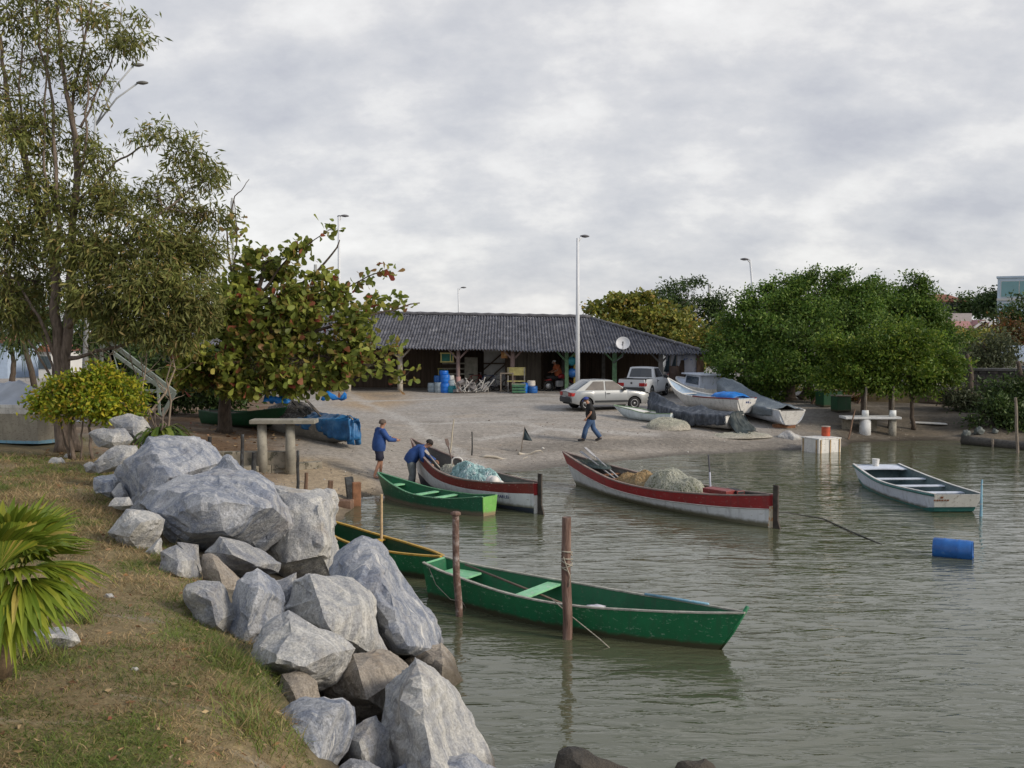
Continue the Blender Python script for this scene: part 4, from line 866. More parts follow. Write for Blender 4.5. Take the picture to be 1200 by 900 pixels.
# ------------------------------------------------------------------ boats
def sstep(a, b, x):
    t = max(0.0, min(1.0, (x - a) / (b - a))); return t * t * (3 - 2 * t)
SEC_ROUND = [(0, 0), (.34, .03), (.62, .15), (.82, .38), (.94, .68), (1, 1)]
SEC_FLAT = [(0, 0), (.45, 0), (.76, .02), (.83, .25), (.92, .6), (1, 1)]
class Hull:
    def __init__(s, L, half, sheer, keel, sec=SEC_ROUND, rake_b=0.3, rake_s=0.0, th=0.035, floor=0.06):
        s.L, s.half, s.sheer, s.keel, s.sec, s.rb, s.rs, s.th, s.floor = L, half, sheer, keel, sec, rake_b, rake_s, th, floor
    def yf(s, zf):
        for (y0, z0), (y1, z1) in zip(s.sec[:-1], s.sec[1:]):
            if zf <= z1: return y0 + (y1 - y0) * (zf - z0) / max(1e-6, z1 - z0)
        return 1
    def x(s, t, zf): return t * s.L + s.rb * zf * sstep(.72, 1, t) - s.rs * zf * sstep(.28, 0, t)
    def p(s, t, zf, side=1, inset=0.0):
        h = max(0.004, s.half(t) - inset); z = s.keel(t) + (s.sheer(t) - s.keel(t)) * zf
        return Vector((s.x(t, zf), side * h * s.yf(zf), z))
    def width_at(s, t, z):
        k, sh = s.keel(t), s.sheer(t); zf = max(0, min(1, (z - k) / (sh - k)))
        return max(.01, s.half(t) - s.th) * s.yf(zf)
    def build(s, mats, bands, parent, n=28, inner=None, name='hull'):
        """bands: [(upper zf, material index)], inner: material index"""
        ts = [i / n for i in range(n + 1)]
        zs = sorted(set([z for _, z in s.sec] + [b[0] for b in bands] + [.08, .25, .5, .8])); zs = [z for z in zs if 0 <= z <= 1]
        mb = MB(); m = len(zs)
        def mi(zf):
            for z, i in bands:
                if zf <= z + 1e-6: return i
            return bands[-1][1]
        for side in (1, -1):
            rows = [[s.p(t, z, side) for z in zs] for t in ts]
            b = len(mb.v); mb.v += [tuple(p) for r in rows for p in r]
            for i in range(n):
                for j in range(m - 1):
                    a = b + i * m + j; mb.f.append((a, a + 1, a + m + 1, a + m)); mb.m.append(mi((zs[j] + zs[j + 1]) / 2))
            rows = []
            for t in ts:
                r = []
                tt = 0.012 + t * 0.976
                for z in zs:
                    q = s.p(tt, z, side, s.th); q.z = max(q.z, s.floor) if s.floor is not None else q.z + s.th
                    if z == 1: q.z = s.sheer(tt)
                    r.append(q)
                rows.append(r)
            b2 = len(mb.v); mb.v += [tuple(p) for r in rows for p in r]
            for i in range(n):
                for j in range(m - 1):
                    a = b2 + i * m + j; mb.f.append((a, a + m, a + m + 1, a + 1)); mb.m.append(inner)
                a, c = b + i * m + m - 1, b2 + i * m + m - 1
                mb.f.append((a, c, c + m, a + m)); mb.m.append(bands[-1][1])
            s._last = (b, b2)
        # end plates
        for i, tt in ((0, 0.0), (n, 1.0)):
            for ins in (0, 1):
                for j in range(m - 1):
                    if ins: q = [s.p(.012 + tt * .976, zs[j], 1, s.th), s.p(.012 + tt * .976, zs[j + 1], 1, s.th), s.p(.012 + tt * .976, zs[j + 1], -1, s.th), s.p(.012 + tt * .976, zs[j], -1, s.th)]
                    else: q = [s.p(tt, zs[j], 1), s.p(tt, zs[j + 1], 1), s.p(tt, zs[j + 1], -1), s.p(tt, zs[j], -1)]
                    if ins:
                        for v in q: v.z = max(v.z, s.floor) if s.floor is not None else v.z + s.th
                    mb.add(q, [(0, 1, 2, 3)], inner if ins else mi((zs[j] + zs[j + 1]) / 2))
        o = mb.build(name, mats, parent); smooth_angle(o, 0.5); return o
    def rail(s, mat_, parent, w=0.05, h=0.04, t0=0.0, t1=1.0, n=26, up=0.0, name='gunwale', out=0.012):
        for side in (1, -1):
            mb = MB(); rows = []
            for i in range(n + 1):
                t = t0 + (t1 - t0) * i / n; a = s.p(t, 1, side); c = s.p(t, 1, side, w); o = Vector((0, side * out, 0)); z = Vector((0, 0, up))
                rows.append([a + o + z, c + z, c + z + Vector((0, 0, h)), a + o + z + Vector((0, 0, h))])
            mb.grid(rows, close=True); mb.add(rows[0], [(0, 1, 2, 3)]); mb.add(rows[-1], [(0, 1, 2, 3)])
            mb.build(name, mat_, parent)
    def thwart(s, t, zf, w, mat_, parent, h=0.035, name='thwart', skew=0.0):
        z = s.keel(t) + (s.sheer(t) - s.keel(t)) * zf; y = s.width_at(t, z) * 0.995; x = s.x(t, zf)
        mb = MB(); P = [(x - w / 2 - skew, -y, z), (x + w / 2 - skew, -y, z), (x + w / 2 + skew, y, z), (x - w / 2 + skew, y, z)]
        mb.prism(P, (0, 0, h)); return mb.build(name, mat_, parent, bevel=0.006)
    def deck(s, t0, t1, mat_, parent, zf=0.93, h=0.03, n=8, name='deck', camber=0.02):
        mb = MB(); top = []; 
        for i in range(n + 1):
            t = t0 + (t1 - t0) * i / n; q = s.p(t, zf, 1, s.th * .6)
            top.append([Vector((q.x, q.y * k, q.z + camber * (1 - k * k))) for k in (1, .5, 0, -.5, -1)])
        bot = [[p - Vector((0, 0, h)) for p in r] for r in top]
        mb.grid(top); mb.grid(bot)
        for a, b in ((top[0], bot[0]), (top[-1], bot[-1])): mb.grid([a, b])
        return mb.build(name, mat_, parent)
    def rope_strake(s, zf, mat_, parent, r=0.02, t0=0, t1=1, name='rubbing_strake'):
        for side in (1, -1):
            mb = MB(); mb.tube([s.p(t0 + (t1 - t0) * i / 24, zf, side) + Vector((0, side * r * .4, 0)) for i in range(25)], r, 6); mb.build(name, mat_, parent, True)
def boat_root(name, label, bow, stern, z=0.0, cat='boat', group=None, heel=0.0, trim=0.0):
    bow, stern = Vector((bow[0], bow[1], 0)), Vector((stern[0], stern[1], 0)); d = bow - stern
    t = thing(name, label, cat, (stern.x, stern.y, z), group=group); t.rotation_euler = (heel, trim, math.atan2(d.y, d.x))
    return t, d.length
def lerpf(*pts):
    def f(t):
        for (a, va), (b, vb) in zip(pts[:-1], pts[1:]):
            if t <= b:
                k = (t - a) / (b - a); k = k * k * (3 - 2 * k) * .5 + k * .5; return va + (vb - va) * k
        return pts[-1][1]
    return f
def spline(*pts):
    xs = [p[0] for p in pts]; ys = [p[1] for p in pts]
    def f(t):
        t = max(xs[0], min(xs[-1], t))
        for i in range(len(xs) - 1):
            if t <= xs[i + 1]:
                h = xs[i + 1] - xs[i]; k = (t - xs[i]) / h
                m0 = (ys[i + 1] - ys[max(0, i - 1)]) / (xs[i + 1] - xs[max(0, i - 1)]); m1 = (ys[min(len(ys) - 1, i + 2)] - ys[i]) / (xs[min(len(ys) - 1, i + 2)] - xs[i])
                return (2 * k**3 - 3 * k**2 + 1) * ys[i] + (k**3 - 2 * k**2 + k) * h * m0 + (-2 * k**3 + 3 * k**2) * ys[i + 1] + (k**3 - k**2) * h * m1
        return ys[-1]
    return f
ALG = (0.05, 0.05, 0.025)
P_green = paint('green boat paint', (0.011, 0.150, 0.060), (0.16, 0.30, 0.20), 0.045, 0.4, ALG, 0.01, 0.06)
P_green2 = paint('sea green boat paint', (0.012, 0.11, 0.055), (0.10, 0.25, 0.17), 0.05, 0.45, (0.16, 0.13, 0.09), 0.01, 0.07)
P_greenin = paint('green inside paint', (0.012, 0.125, 0.055), (0.06, 0.13, 0.07), 0.03, 0.55)
P_lgreen = paint('light green paint', (0.22, 0.52, 0.29), (0.40, 0.52, 0.40), 0.05, 0.5)
P_lime = paint('fresh green paint', (0.17, 0.42, 0.10), (0.30, 0.42, 0.2), 0.04, 0.5, (0.25, 0.2, 0.12), 0.01, 0.06)
P_dkgreen = paint('dark green paint', (0.006, 0.06, 0.022), (0.05, 0.1, 0.05), 0.02, 0.5, ALG, 0.0, 0.05)
P_yellow = paint('ochre edge paint', (0.50, 0.30, 0.04), (0.30, 0.22, 0.10), 0.06, 0.5)
P_white = paint('white boat paint', (0.66, 0.68, 0.70), (0.40, 0.38, 0.34), 0.01, 0.45, (0.16, 0.15, 0.10), 0.03, 0.10, var=.08)
P_white2 = paint('worn white paint', (0.66, 0.65, 0.62), (0.36, 0.33, 0.29), 0.05, 0.5, var=.1)
P_red = paint('red boat paint', (0.28, 0.022, 0.025), (0.30, 0.14, 0.13), 0.03, 0.45)
P_dred = paint('dark red boat paint', (0.20, 0.026, 0.024), (0.30, 0.15, 0.13), 0.03, 0.45)
P_navy = paint('navy antifouling', (0.035, 0.045, 0.07), (0.1, 0.1, 0.1), 0.02, 0.6)
P_blue = paint('light blue paint', (0.22, 0.42, 0.55), (0.45, 0.47, 0.48), 0.05, 0.5)
P_teal = paint('teal paint', (0.022, 0.135, 0.125), (0.10, 0.2, 0.19), 0.04, 0.5)
P_tealin = paint('grey teal inside', (0.075, 0.12, 0.13), (0.16, 0.19, 0.19), 0.05, 0.6)
P_greyin = paint('grey inside paint', (0.13, 0.125, 0.115), (0.22, 0.2, 0.17), 0.05, 0.7)
P_rope = mat('worn rope', (0.36, 0.33, 0.27), 0.9, 0.3, 20, b_s=.5, b_scale=60)
P_edge = mat('bleached edge wood', (0.33, 0.32, 0.28), 0.85, 0.35, 8, b_s=.4)
WOODG = mat('grey driftwood', (0.22, 0.185, 0.15), 0.9, 0.4, 5, b_s=.7, b_scale=20, stretch=(4, 4, .6))
WOODB = mat('brown weathered wood', (0.15, 0.095, 0.065), 0.9, 0.45, 5, b_s=.7, b_scale=20, stretch=(4, 4, .6))
WOODP = mat('pale bamboo', (0.47, 0.34, 0.20), 0.7, 0.25, 4, stretch=(1, 1, 3))
WOODO = mat('oiled orange wood', (0.22, 0.105, 0.055), 0.8, 0.4, 5, b_s=.4)
SHDARK = mat('black board', (.04, .035, .03), .9, .4, 4, b_s=.4)
OAR = mat('oar wood', (0.14, 0.10, 0.08), 0.7, 0.3, 5)
OARG = mat('grey oar wood', (0.33, 0.33, 0.34), 0.6, 0.2, 5)

# main green boat
t, L = boat_root('rowing_boat', 'long green wooden boat with light green seats moored at two posts', (2.92, 14.1), (-1.30, 17.05))
h = Hull(L, spline((0, .30), (.12, .40), (.35, .60), (.55, .63), (.8, .42), (1, .03)), spline((0, .60), (.1, .52), (.4, .43), (.7, .45), (1, .60)), lambda t: -.16, rake_b=.5, rake_s=.10, sec=SEC_FLAT)
h.build([P_green, P_greenin], [(1, 0)], t, inner=1); h.rail(P_edge, t, .045, .022, n=30)
h.thwart(.09, .80, .62, P_lgreen, t, name='stern_seat'); h.thwart(.40, .88, .26, P_lgreen, t); h.deck(.84, .985, P_greenin, t, .80, name='bow_deck')
mb = MB(); mb.box((h.x(.005, .9), 0, .50), (.03, .50, .22)); mb.build('transom_board', P_lgreen, t)
mb = MB(); mb.box(h.p(.89, .86, 1, .25), (.28, .10, .05)); mb.build('wedge_block', P_lgreen, t)
mb = MB(); mb.tube([h.p(.74, 1, 1) + Vector((0, -.03, .03)), h.p(.90, 1, 1) + Vector((0, -.02, .03))], .022, 6); mb.build('blue_trim', P_blue, t, True)
mb = MB(); mb.tube([h.p(1, .1), h.p(1, .6), h.p(1, 1) + Vector((.02, 0, .09))], [.03, .035, .03], 8); mb.build('stem_post', P_green, t, True)
mb = MB(); mb.tube([h.p(.03, .97, -1), h.p(.06, .7, -1) + Vector((0, -.03, -.05)), h.p(.12, .45, -1) + Vector((0, -.04, -.05)), h.p(.17, .40, -1) + Vector((0, -.03, 0)), h.p(.18, .25, -1) + Vector((0, -.02, 0))], .007, 5); mb.build('hanging_cord', P_rope, t, True)
GREEN_H, GREEN_T = h, t
def to_world(t, p): return Matrix.LocRotScale(t.location, t.rotation_euler, None) @ Vector(p)
oar_a, oar_b = to_world(t, (h.L * .12, -.02, .62)), to_world(t, (h.L * .60, .12, .10))
def oar(name, label, a, b, blade=.45, w=.13, m=OAR, r=.021):
    a, b = Vector(a), Vector(b); o = thing(name, label, 'oar', a); d = (b - a); dn = d.normalized(); s = dn.cross(Vector((0, 0, 1))).normalized(); up = s.cross(dn)
    mb = MB(); mb.tube([(0, 0, 0), d * .5, d - dn * blade], [r * .85, r, r * .9], 8); mb.build('shaft', m, o, True)
    mb = MB(); e = d - dn * blade * 1.03
    mb.prism([e + s * .02 - up * .008, e + dn * blade * .35 + s * w / 2 - up * .008, e + dn * blade + s * w * .45 - up * .008, e + dn * blade - s * w * .45 - up * .008, e + dn * blade * .35 - s * w / 2 - up * .008, e - s * .02 - up * .008], up * .016); mb.build('blade', m, o)
    return o
oar('oar', 'brown oar lying lengthwise in the long green boat', oar_a, oar_b)
def bag(name, label, cat, loc, size, m, seed=0, rz=0):
    bm = bmesh.new(); bmesh.ops.create_icosphere(bm, subdivisions=3, radius=1); o3 = Vector((seed * 2.3, seed, 0))
    for v in bm.verts:
        n = 1 + fbm(v.co * 1.6 + o3, 1, 4) * .42; v.co = Vector((v.co.x * size[0] * n, v.co.y * size[1] * n, max(-.4, v.co.z) * size[2] * n + size[2] * .4))
    me = bpy.data.meshes.new(name); bm.to_mesh(me); bm.free(); me.polygons.foreach_set('use_smooth', [True] * len(me.polygons)); me.materials.append(m)
    o = bpy.data.objects.new(name, me); COL.objects.link(o); o.location = loc; o.rotation_euler = (0, 0, rz)
    return tag(o, label, cat)
PLW = mat('white plastic bag', (0.62, 0.60, 0.66), .45, .15, 6, speck=(.42, .32, .55), speck_amt=.03, speck_scale=6)
bag('plastic_bag', 'white and violet plastic bag on the floor of the long green boat', 'bag', to_world(t, (h.L * .585, .30, .14)), (.17, .12, .06), PLW, 1)
mb = MB()
mb.tube([to_world(t, (h.L * .545, -.66, .50)), to_world(t, (h.L * .62, -.70, .30)), to_world(t, (h.L * .72, -.78, .08)), to_world(t, (h.L * .78, -.86, -.05))], .009, 5)
tag(mb.build('mooring_rope', P_rope, None, True), 'thin pale rope slanting across the side of the long green boat into the water', 'rope')

# yellow-edged green canoe
t, L = boat_root('canoe', 'dark green canoe with ochre yellow edges behind the boulders', (-1.52, 18.15), (-4.05, 20.9))
h = Hull(L, spline((0, .10), (.2, .36), (.5, .46), (.8, .34), (1, .05)), spline((0, .56), (.3, .42), (.7, .40), (1, .47)), lambda t: -.15, rake_b=.35, rake_s=.3)
h.build([P_green, P_dkgreen], [(1, 0)], t, inner=1); h.rail(P_yellow, t, .05, .03); h.thwart(.44, .90, .14, P_yellow, t); h.deck(.02, .09, P_greenin, t, .92, name='bow_deck')

# green boat at the landing
t, L = boat_root('rowing_boat', 'short sea-green boat with bright green stern board, beside the bending man', (-3.50, 27.2), (-.60, 24.55))
h = Hull(L, spline((0, .26), (.2, .44), (.5, .54), (.8, .36), (1, .04)), spline((0, .49), (.3, .34), (.7, .37), (1, .66)), lambda t: -.12, rake_b=.35, rake_s=.04, sec=SEC_FLAT)
h.build([P_green2, P_greenin], [(1, 0)], t, inner=1); h.rail(paint('worn green edge', (.07, .22, .11), (.3, .4, .3), .05, .5), t, .05, .022)
mb = MB(); P = [h.p(0, z, sd) + Vector((-.006, 0, 0)) for sd, z in ((1, .02), (1, .25), (1, .6), (1, 1), (-1, 1), (-1, .6), (-1, .25), (-1, .02))]; mb.prism(P, (-.03, 0, 0)); mb.build('stern_board', P_lime, t)
for tt in (.18, .42, .60): h.thwart(tt, .86, .16, P_lgreen, t)
h.thwart(.86, .80, .2, P_lgreen, t)
BOATC = (h, t)

# fishing boats with red bands
def fishing_boat(label, bow, stern, hull, band, mats, inner, sternw, deck_t, group='red banded fishing boats', bands=None, z=0):
    t, L = boat_root('fishing_boat', label, bow, stern, z, group=group)
    h = Hull(L, *hull); h.build(mats + [inner], bands, t, inner=len(mats), n=34)
    return t, h
t, h = fishing_boat('white fishing boat with dark red band and lettering, beside the two men in blue', (-2.75, 29.4), (.62, 24.85),
    (spline((0, .13), (.15, .42), (.4, .72), (.7, .66), (1, .03)), spline((0, .72), (.2, .62), (.5, .60), (.75, .80), (1, 1.30)), lambda t: -.16 + .14 * sstep(.75, 1, t), SEC_ROUND, .55, .04),
    None, [P_navy, P_white, P_dred], P_greyin, .13, .85, bands=[(.27, 0), (.70, 1), (1, 2)], z=.05)
h.rail(mat('grey rail', (.22, .17, .15), .8, .3), t, .06, .03); h.deck(.02, .10, P_dred, t, .97, name='stern_deck'); h.thwart(.72, .55, .2, P_greyin, t)
mb = MB(); mb.box((-.035, 0, .16), (.05, .17, .5), mi=0); mb.box((-.035, 0, .57), (.052, .20, .30), mi=1); mb.build('stern_post', [P_white2, P_red], t)
RUD = mat('tarred rudder wood', (0.06, 0.05, 0.042), .8, .4, 6, b_s=.4)
def rudder(t, x0, ztop=.95, tiller=False):
    mb = MB(); mb.prism([(x0 - .02, -.02, -.3), (x0 - .30, -.02, -.3), (x0 - .26, -.02, -.02), (x0 - .17, -.02, .2), (x0 - .17, -.02, ztop), (x0 - .02, -.02, ztop)], (0, .045, 0)); return mb.build('rudder', RUD, t, bevel=.006)
rudder(t, -.06, .98)
INK = mat('navy lettering paint', (0.03, 0.045, 0.16), .6, .2)
def text(s, size, M, m, parent=None, name='lettering', depth=.003):
    cu = bpy.data.curves.new(name, 'FONT'); cu.body = s; cu.size = size; cu.extrude = depth; cu.align_x = 'CENTER'; cu.align_y = 'CENTER'; cu.space_character = 1.05
    o = bpy.data.objects.new(name, cu); COL.objects.link(o); dg = bpy.context.evaluated_depsgraph_get()
    me = bpy.data.meshes.new_from_object(o.evaluated_get(dg)); bpy.data.objects.remove(o); bpy.data.curves.remove(cu)
    me.materials.clear(); me.materials.append(m); o = bpy.data.objects.new(name, me); COL.objects.link(o)
    if parent: o.parent = parent
    o.matrix_local = M; return o
def marks(rects, M, m, parent):
    mb = MB()
    for x, y, w, hh_ in rects: mb.box((x, y, 0), (w, hh_, .004))
    o = mb.build('lettering', m, parent); o.matrix_local = M; return o
def on_hull(h, t, zf, side, off=.012):
    a, b = h.p(t - .02, zf, side), h.p(t + .02, zf, side); c = h.p(t, zf, side); u = h.p(t, min(1, zf + .1), side) - h.p(t, zf - .1, side)
    x = (b - a).normalized(); 
    if side < 0: pass
    else: x = -x
    y = (u - x * u.dot(x)).normalized(); z = x.cross(y)
    R = Matrix((x, y, z)).transposed().to_4x4(); R.translation = c + z * off; return R
text('DEUMARLEI', .125, on_hull(h, .185, .56, 1, .006), INK, t)
FB1 = (h, t)
t, h = fishing_boat('white fishing boat with bright red band, nets aboard, floating in mid water', (1.98, 29.5), (6.12, 23.05),
    (spline((0, .10), (.12, .42), (.4, .80), (.7, .70), (1, .03)), spline((0, .76), (.2, .60), (.5, .50), (.75, .58), (1, .92)), lambda t: -.2 + .12 * sstep(.8, 1, t), SEC_ROUND, .75, .05),
    None, [P_white, P_red], P_greyin, .1, .8, bands=[(.66, 0), (1, 1)])
h.rail(mat('grey rail', (.22, .17, .15), .8, .3), t, .07, .03); h.rope_strake(.66, mat('white strake', (.5, .48, .45), .7), t, .014)
h.deck(.03, .24, P_teal, t, .93, name='stern_deck'); h.deck(.86, .99, P_tealin, t, .9, name='bow_deck'); h.thwart(.80, .8, .14, WOODO, t); h.thwart(.74, .8, .10, WOODO, t); h.thwart(.28, .9, .16, P_dred, t)
mb = MB(); mb.box((-.035, 0, .22), (.06, .16, .62), mi=0); mb.box((-.036, 0, .64), (.062, .18, .26), mi=1)
mb.build('stern_post', [mat('rust run white', (.62, .55, .42), .6, .2, 3, speck=(.45, .2, .06), speck_amt=.12, speck_scale=5), P_red], t)
rudder(t, -.07, 1.02)
mb = MB(); mb.box((h.L * .20, .18, .66), (.75, .34, .12), .1, 0); mb.box((h.L * .17, -.16, .66), (.5, .22, .10), -.2, 1); mb.build('engine_cover', [P_dred, mat('black rubber', (.02, .02, .022), .6)], t, bevel=.02)
FB2 = (h, t)

# flat white and blue skiff
t, L = boat_root('skiff', 'flat white skiff with teal edges tied to a thin blue pole', (11.15, 29.6), (11.32, 24.95))
SEC_P = [(0, 0), (.5, 0), (.84, .01), (.88, .25), (.94, .6), (1, 1)]
h = Hull(L, spline((0, .62), (.3, .80), (.6, .88), (1, .72)), spline((0, .50), (.4, .42), (.7, .45), (1, .58)), lambda t: -.10 + .16 * sstep(.86, 1, t) + .12 * sstep(.10, 0, t), SEC_P, .25, .22, floor=.04)
P_white3 = paint('blue white paint', (0.58, 0.63, 0.72), (0.35, 0.38, 0.4), 0.02, .45, (0.10, 0.11, 0.08), .0, .07, var=.08)
h.build([P_teal, P_white3, P_tealin], [(.25, 0), (1, 1)], t, inner=2); h.rail(P_white2, t, .05, .012, up=.012); h.rope_strake(.94, P_teal, t, .03)
for tt in (.20, .48, .72): h.thwart(tt, .80, .2, P_white3, t)
h.deck(.90, .995, P_white3, t, .95, name='bow_deck')
mb = MB(); Q = [h.p(0, z, sd) + Vector((-.004, 0, 0)) for sd, z in ((1, .28), (1, 1), (-1, 1), (-1, .28))]; mb.prism(Q, (-.025, 0, 0)); mb.build('transom_board', P_white2, t)
c = sum(Q, Vector()) / 4; nx = (Q[1] - Q[0]).cross(Q[2] - Q[1]).normalized(); nx = nx if nx.x < 0 else -nx
yv = (Q[1] - Q[0]); yv = (yv - nx * yv.dot(nx)); yv.y = 0; yv.normalize(); xv = yv.cross(nx); R = Matrix((xv, yv, nx)).transposed().to_4x4()
R.translation = c + nx * .032 + xv * -.40 + yv * .03; marks([(-.19, .0, .05, .045), (-.12, 0, .045, .045), (-.06, 0, .05, .045), (.01, 0, .055, .045), (.08, 0, .045, .045), (.15, 0, .06, .045), (-.02, .085, .07, .06)], R, mat('brown lettering', (.25, .10, .05), .7), t)
mb = MB(); mb.lathe([(.09, .0), (.11, .2), (.115, .22)], 12, h.p(.97, .96, 1, .65)); mb.build('bucket', P_white2, t)
SK = (h, t)
def pole(name, label, cat, base, top, r0, r1, m, n=10, knots=0, wobble=.03, group=None, seed=0):
    rnd = random.Random(seed + 5); base, top = Vector(base), Vector(top); pts = [p - base for p in wob(base, top, 7, wobble, rnd)]
    mb = MB(); mb.tube(pts, [r0 + (r1 - r0) * i / 7 + rnd.uniform(-.04, .04) * r0 for i in range(8)], n)
    o = mb.build(name, m, None, True); o.location = base; smooth_angle(o, .9); return tag(o, label, cat, group)
b = W(1150, 605, 0); pole('mooring_pole', 'thin pole, blue below, at the stern of the flat white skiff', 'pole', b - Vector((0, 0, .4)), D(1151, 562, b.y), .045, .02, P_blue, seed=2)

# boats on the beach ------------------------------------------------------------
def beach(px, py): return G(px, py)
a, b = beach(733, 489), beach(789, 497)
t, L = boat_root('dinghy', 'small white dinghy with green edge on the sand in front of the silver car', (a.x - .1, a.y), (b.x, b.y), b.z + .02, trim=-.03)
h = Hull(L, spline((0, .42), (.4, .55), (.75, .42), (1, .04)), spline((0, .44), (.5, .40), (1, .58)), lambda t: .02 + .12 * sstep(.8, 1, t), SEC_ROUND, .5, .05, floor=None)
h.build([P_blue if False else paint('pale dinghy paint', (.60, .68, .72), (.4, .4, .38), .02, .5), P_white2], [(1, 0)], t, inner=1); h.rail(mat('green trim', (.20, .30, .18), .7, .3), t, .05, .03); h.deck(.55, .99, P_white2, t, .98, name='fore_deck'); h.thwart(.3, .8, .2, P_white2, t)
mb = MB(); mb.box((h.L * .4, 0, -.02), (.10, .7, .08)); mb.build('skid', WOODG, t)

a, b = D(791, 455, 46.2), D(873, 470, 42.8)
t, L = boat_root('open_boat', 'big white boat with red gunwale and curved high stem, blue tarp inside', (a.x, a.y), (b.x, b.y), gz(b.x, b.y) + .38, trim=-.03)
h = Hull(L, spline((0, .62), (.3, .85), (.65, .80), (.88, .4), (1, .04)), spline((0, .66), (.5, .60), (.8, .68), (1, 1.22)), lambda t: .02 + .5 * sstep(.7, 1, t), SEC_ROUND, .5, .1, floor=None)
h.build([P_white2, P_dred, paint('pale blue inside', (.42, .52, .62), (.55, .57, .58), .04, .5)], [(.84, 0), (1, 0)], t, inner=2, n=30); h.rail(P_dred, t, .07, .05, 0, .55); h.rail(P_white2, t, .07, .05, .56, 1)
mb = MB(); Q = [h.p(0, z, sd) for sd, z in ((1, .06), (1, 1), (-1, 1), (-1, .06))]; mb.prism([q + Vector((-.004, 0, 0)) for q in Q], (-.03, 0, 0)); mb.build('transom_board', P_white2, t)
R = Matrix(((0, 0, -1), (-1, 0, 0), (0, 1, 0))).to_4x4(); R.translation = Vector((-.125, -.03, .52)); marks([(-.07, 0, .08, .07), (.05, 0, .06, .09), (.18, -.03, .035, .06)], R, INK, t)
for xx_ in (.15, .6):
    mb = MB(); mb.box((h.L * xx_, 0, -.22), (.22, 1.0, .42)); mb.build('support_block', WOODG, t)
h.thwart(.62, .8, .25, P_white2, t); h.thwart(.8, .85, .25, P_white2, t)
TARPB = mat('bright blue tarp', (0.012, 0.17, 0.55), .4, .3, 3, b_s=.4, b_scale=6)
def cloth(name, P, m, parent=None, thick=.012, amp=.03, sc=2.5, seed=0, off=None):
    """sheet from a grid of points, crumpled along its own height, with real thickness"""
    rows = [[Vector(p) + Vector((noise.noise(Vector(p) * sc + Vector((seed, 3, 1))), noise.noise(Vector(p) * sc + Vector((seed, 9, 5))), noise.noise(Vector(p) * sc + Vector((seed, 1, 8))) * 1.2)) * amp for p in r] for r in P]
    mb = MB(); mb.off = Vector(off) if off is not None else Vector((0, 0, 0)); mb.grid(rows); o = mb.build(name, m, parent, True)
    md = o.modifiers.new('thickness', 'SOLIDIFY'); md.thickness = thick; md.offset = 0
    return o
def cover(h, t0, t1, ridge, hem, n=26, m=22, sag=.06, out=.02, fold=.04, nf=9, endfall=0.0):
    """rows over a hull: down the left side, over a ridge line, down the right"""
    rows = []
    for i in range(n + 1):
        t = t0 + (t1 - t0) * i / n; w = h.half(t) + out; zs_ = h.sheer(t) + .05; zr = zs_ + ridge(t); zh = hem(t); r = []
        for j in range(m + 1):
            u = j / m * 2 - 1; au = abs(u); s = 1 if u > 0 else -1
            if au < .62:
                k = au / .62; y = w * k; z = zr + (zs_ - zr) * k - sag * math.sin(PI * k) * (1 + .5 * math.sin(i * 1.3))
            else:
                k = (au - .62) / .38; y = w * (1 - .08 * k) + .03 * math.sin(i * 2.3 + s) * k + out; z = zs_ + (zh - zs_) * k
                y += fold * k * math.sin(t * nf * 6 + s * 2 + math.sin(t * 19) * 2)
            x = h.x(t, 1) + .03 * math.sin(j * 1.9 + i)
            r.append(Vector((x, s * y, z - .02 * math.sin(t * nf * 5) * au)))
        rows.append(r)
    return rows
# blue tarp bundle in the big boat
mb = MB(); rows = []
for i in range(15):
    u = i / 14; rows.append([Vector((h.L * (.05 + .30 * u), (-.62 + 1.24 * k / 10), .66 + (.24 * math.sin(PI * min(1, max(0, k / 10))) ** .4) * (math.sin(PI * (u * .94 + .03)) ** .35) + .05 * noise.noise((i * .5, k * .6, 1)))) for k in range(11)])
o = cloth('tarpaulin', [[to_world(t, p) for p in r] for r in rows], TARPB, amp=.04, off=to_world(t, rows[7][5])); o.location = to_world(t, rows[7][5]); tag(o, 'bright blue tarp folded inside the big white boat', 'tarpaulin')

# tarp covered boat
TARPG = mat('dark slate tarp', (0.045, 0.055, 0.072), .6, .4, 3.5, col2=(.13, .145, .17), b_s=.6, b_scale=7, stretch=(2.2, .7, 1))
a, b = beach(771, 490), beach(868, 505)
t, L = boat_root('covered_boat', 'boat under a dark slate tarp with folds hanging to the sand', (a.x, a.y), (b.x - .3, b.y), b.z + .05, trim=-.015)
h = Hull(L, spline((0, .80), (.4, 1.0), (.75, .75), (1, .05)), spline((0, .62), (.5, .62), (1, .85)), lambda t: .03 + .2 * sstep(.8, 1, t), SEC_ROUND, .5, .05, floor=None)
h.build([P_white2, P_greyin], [(1, 0)], t, inner=1)
def poly(*pts):
    def f(t):
        for (a, va), (b, vb) in zip(pts[:-1], pts[1:]):
            if t <= b: return va + (vb - va) * max(0, t - a) / (b - a)
        return pts[-1][1]
    return f
rd = poly((0, .02), (.22, .03), (.42, .30), (.62, .04), (.74, .10), (.94, .50), (1, .42)); hm = spline((0, .26), (.3, .16), (.6, .10), (1, .10))
def wrinkles(rows, amp, nf):
    for i, r in enumerate(rows):
        for j, p in enumerate(r): p.z += amp * math.sin(j * .9 + i * nf) * (.4 + .6 * noise.noise((i * .3, j * .3, 2)))
    return rows
cloth('tarpaulin', wrinkles(cover(h, .0, 1.0, rd, hm, 60, 36, .06, fold=.07, nf=7), .025, 1.7), TARPG, t, amp=.035, sc=3.0, seed=4)
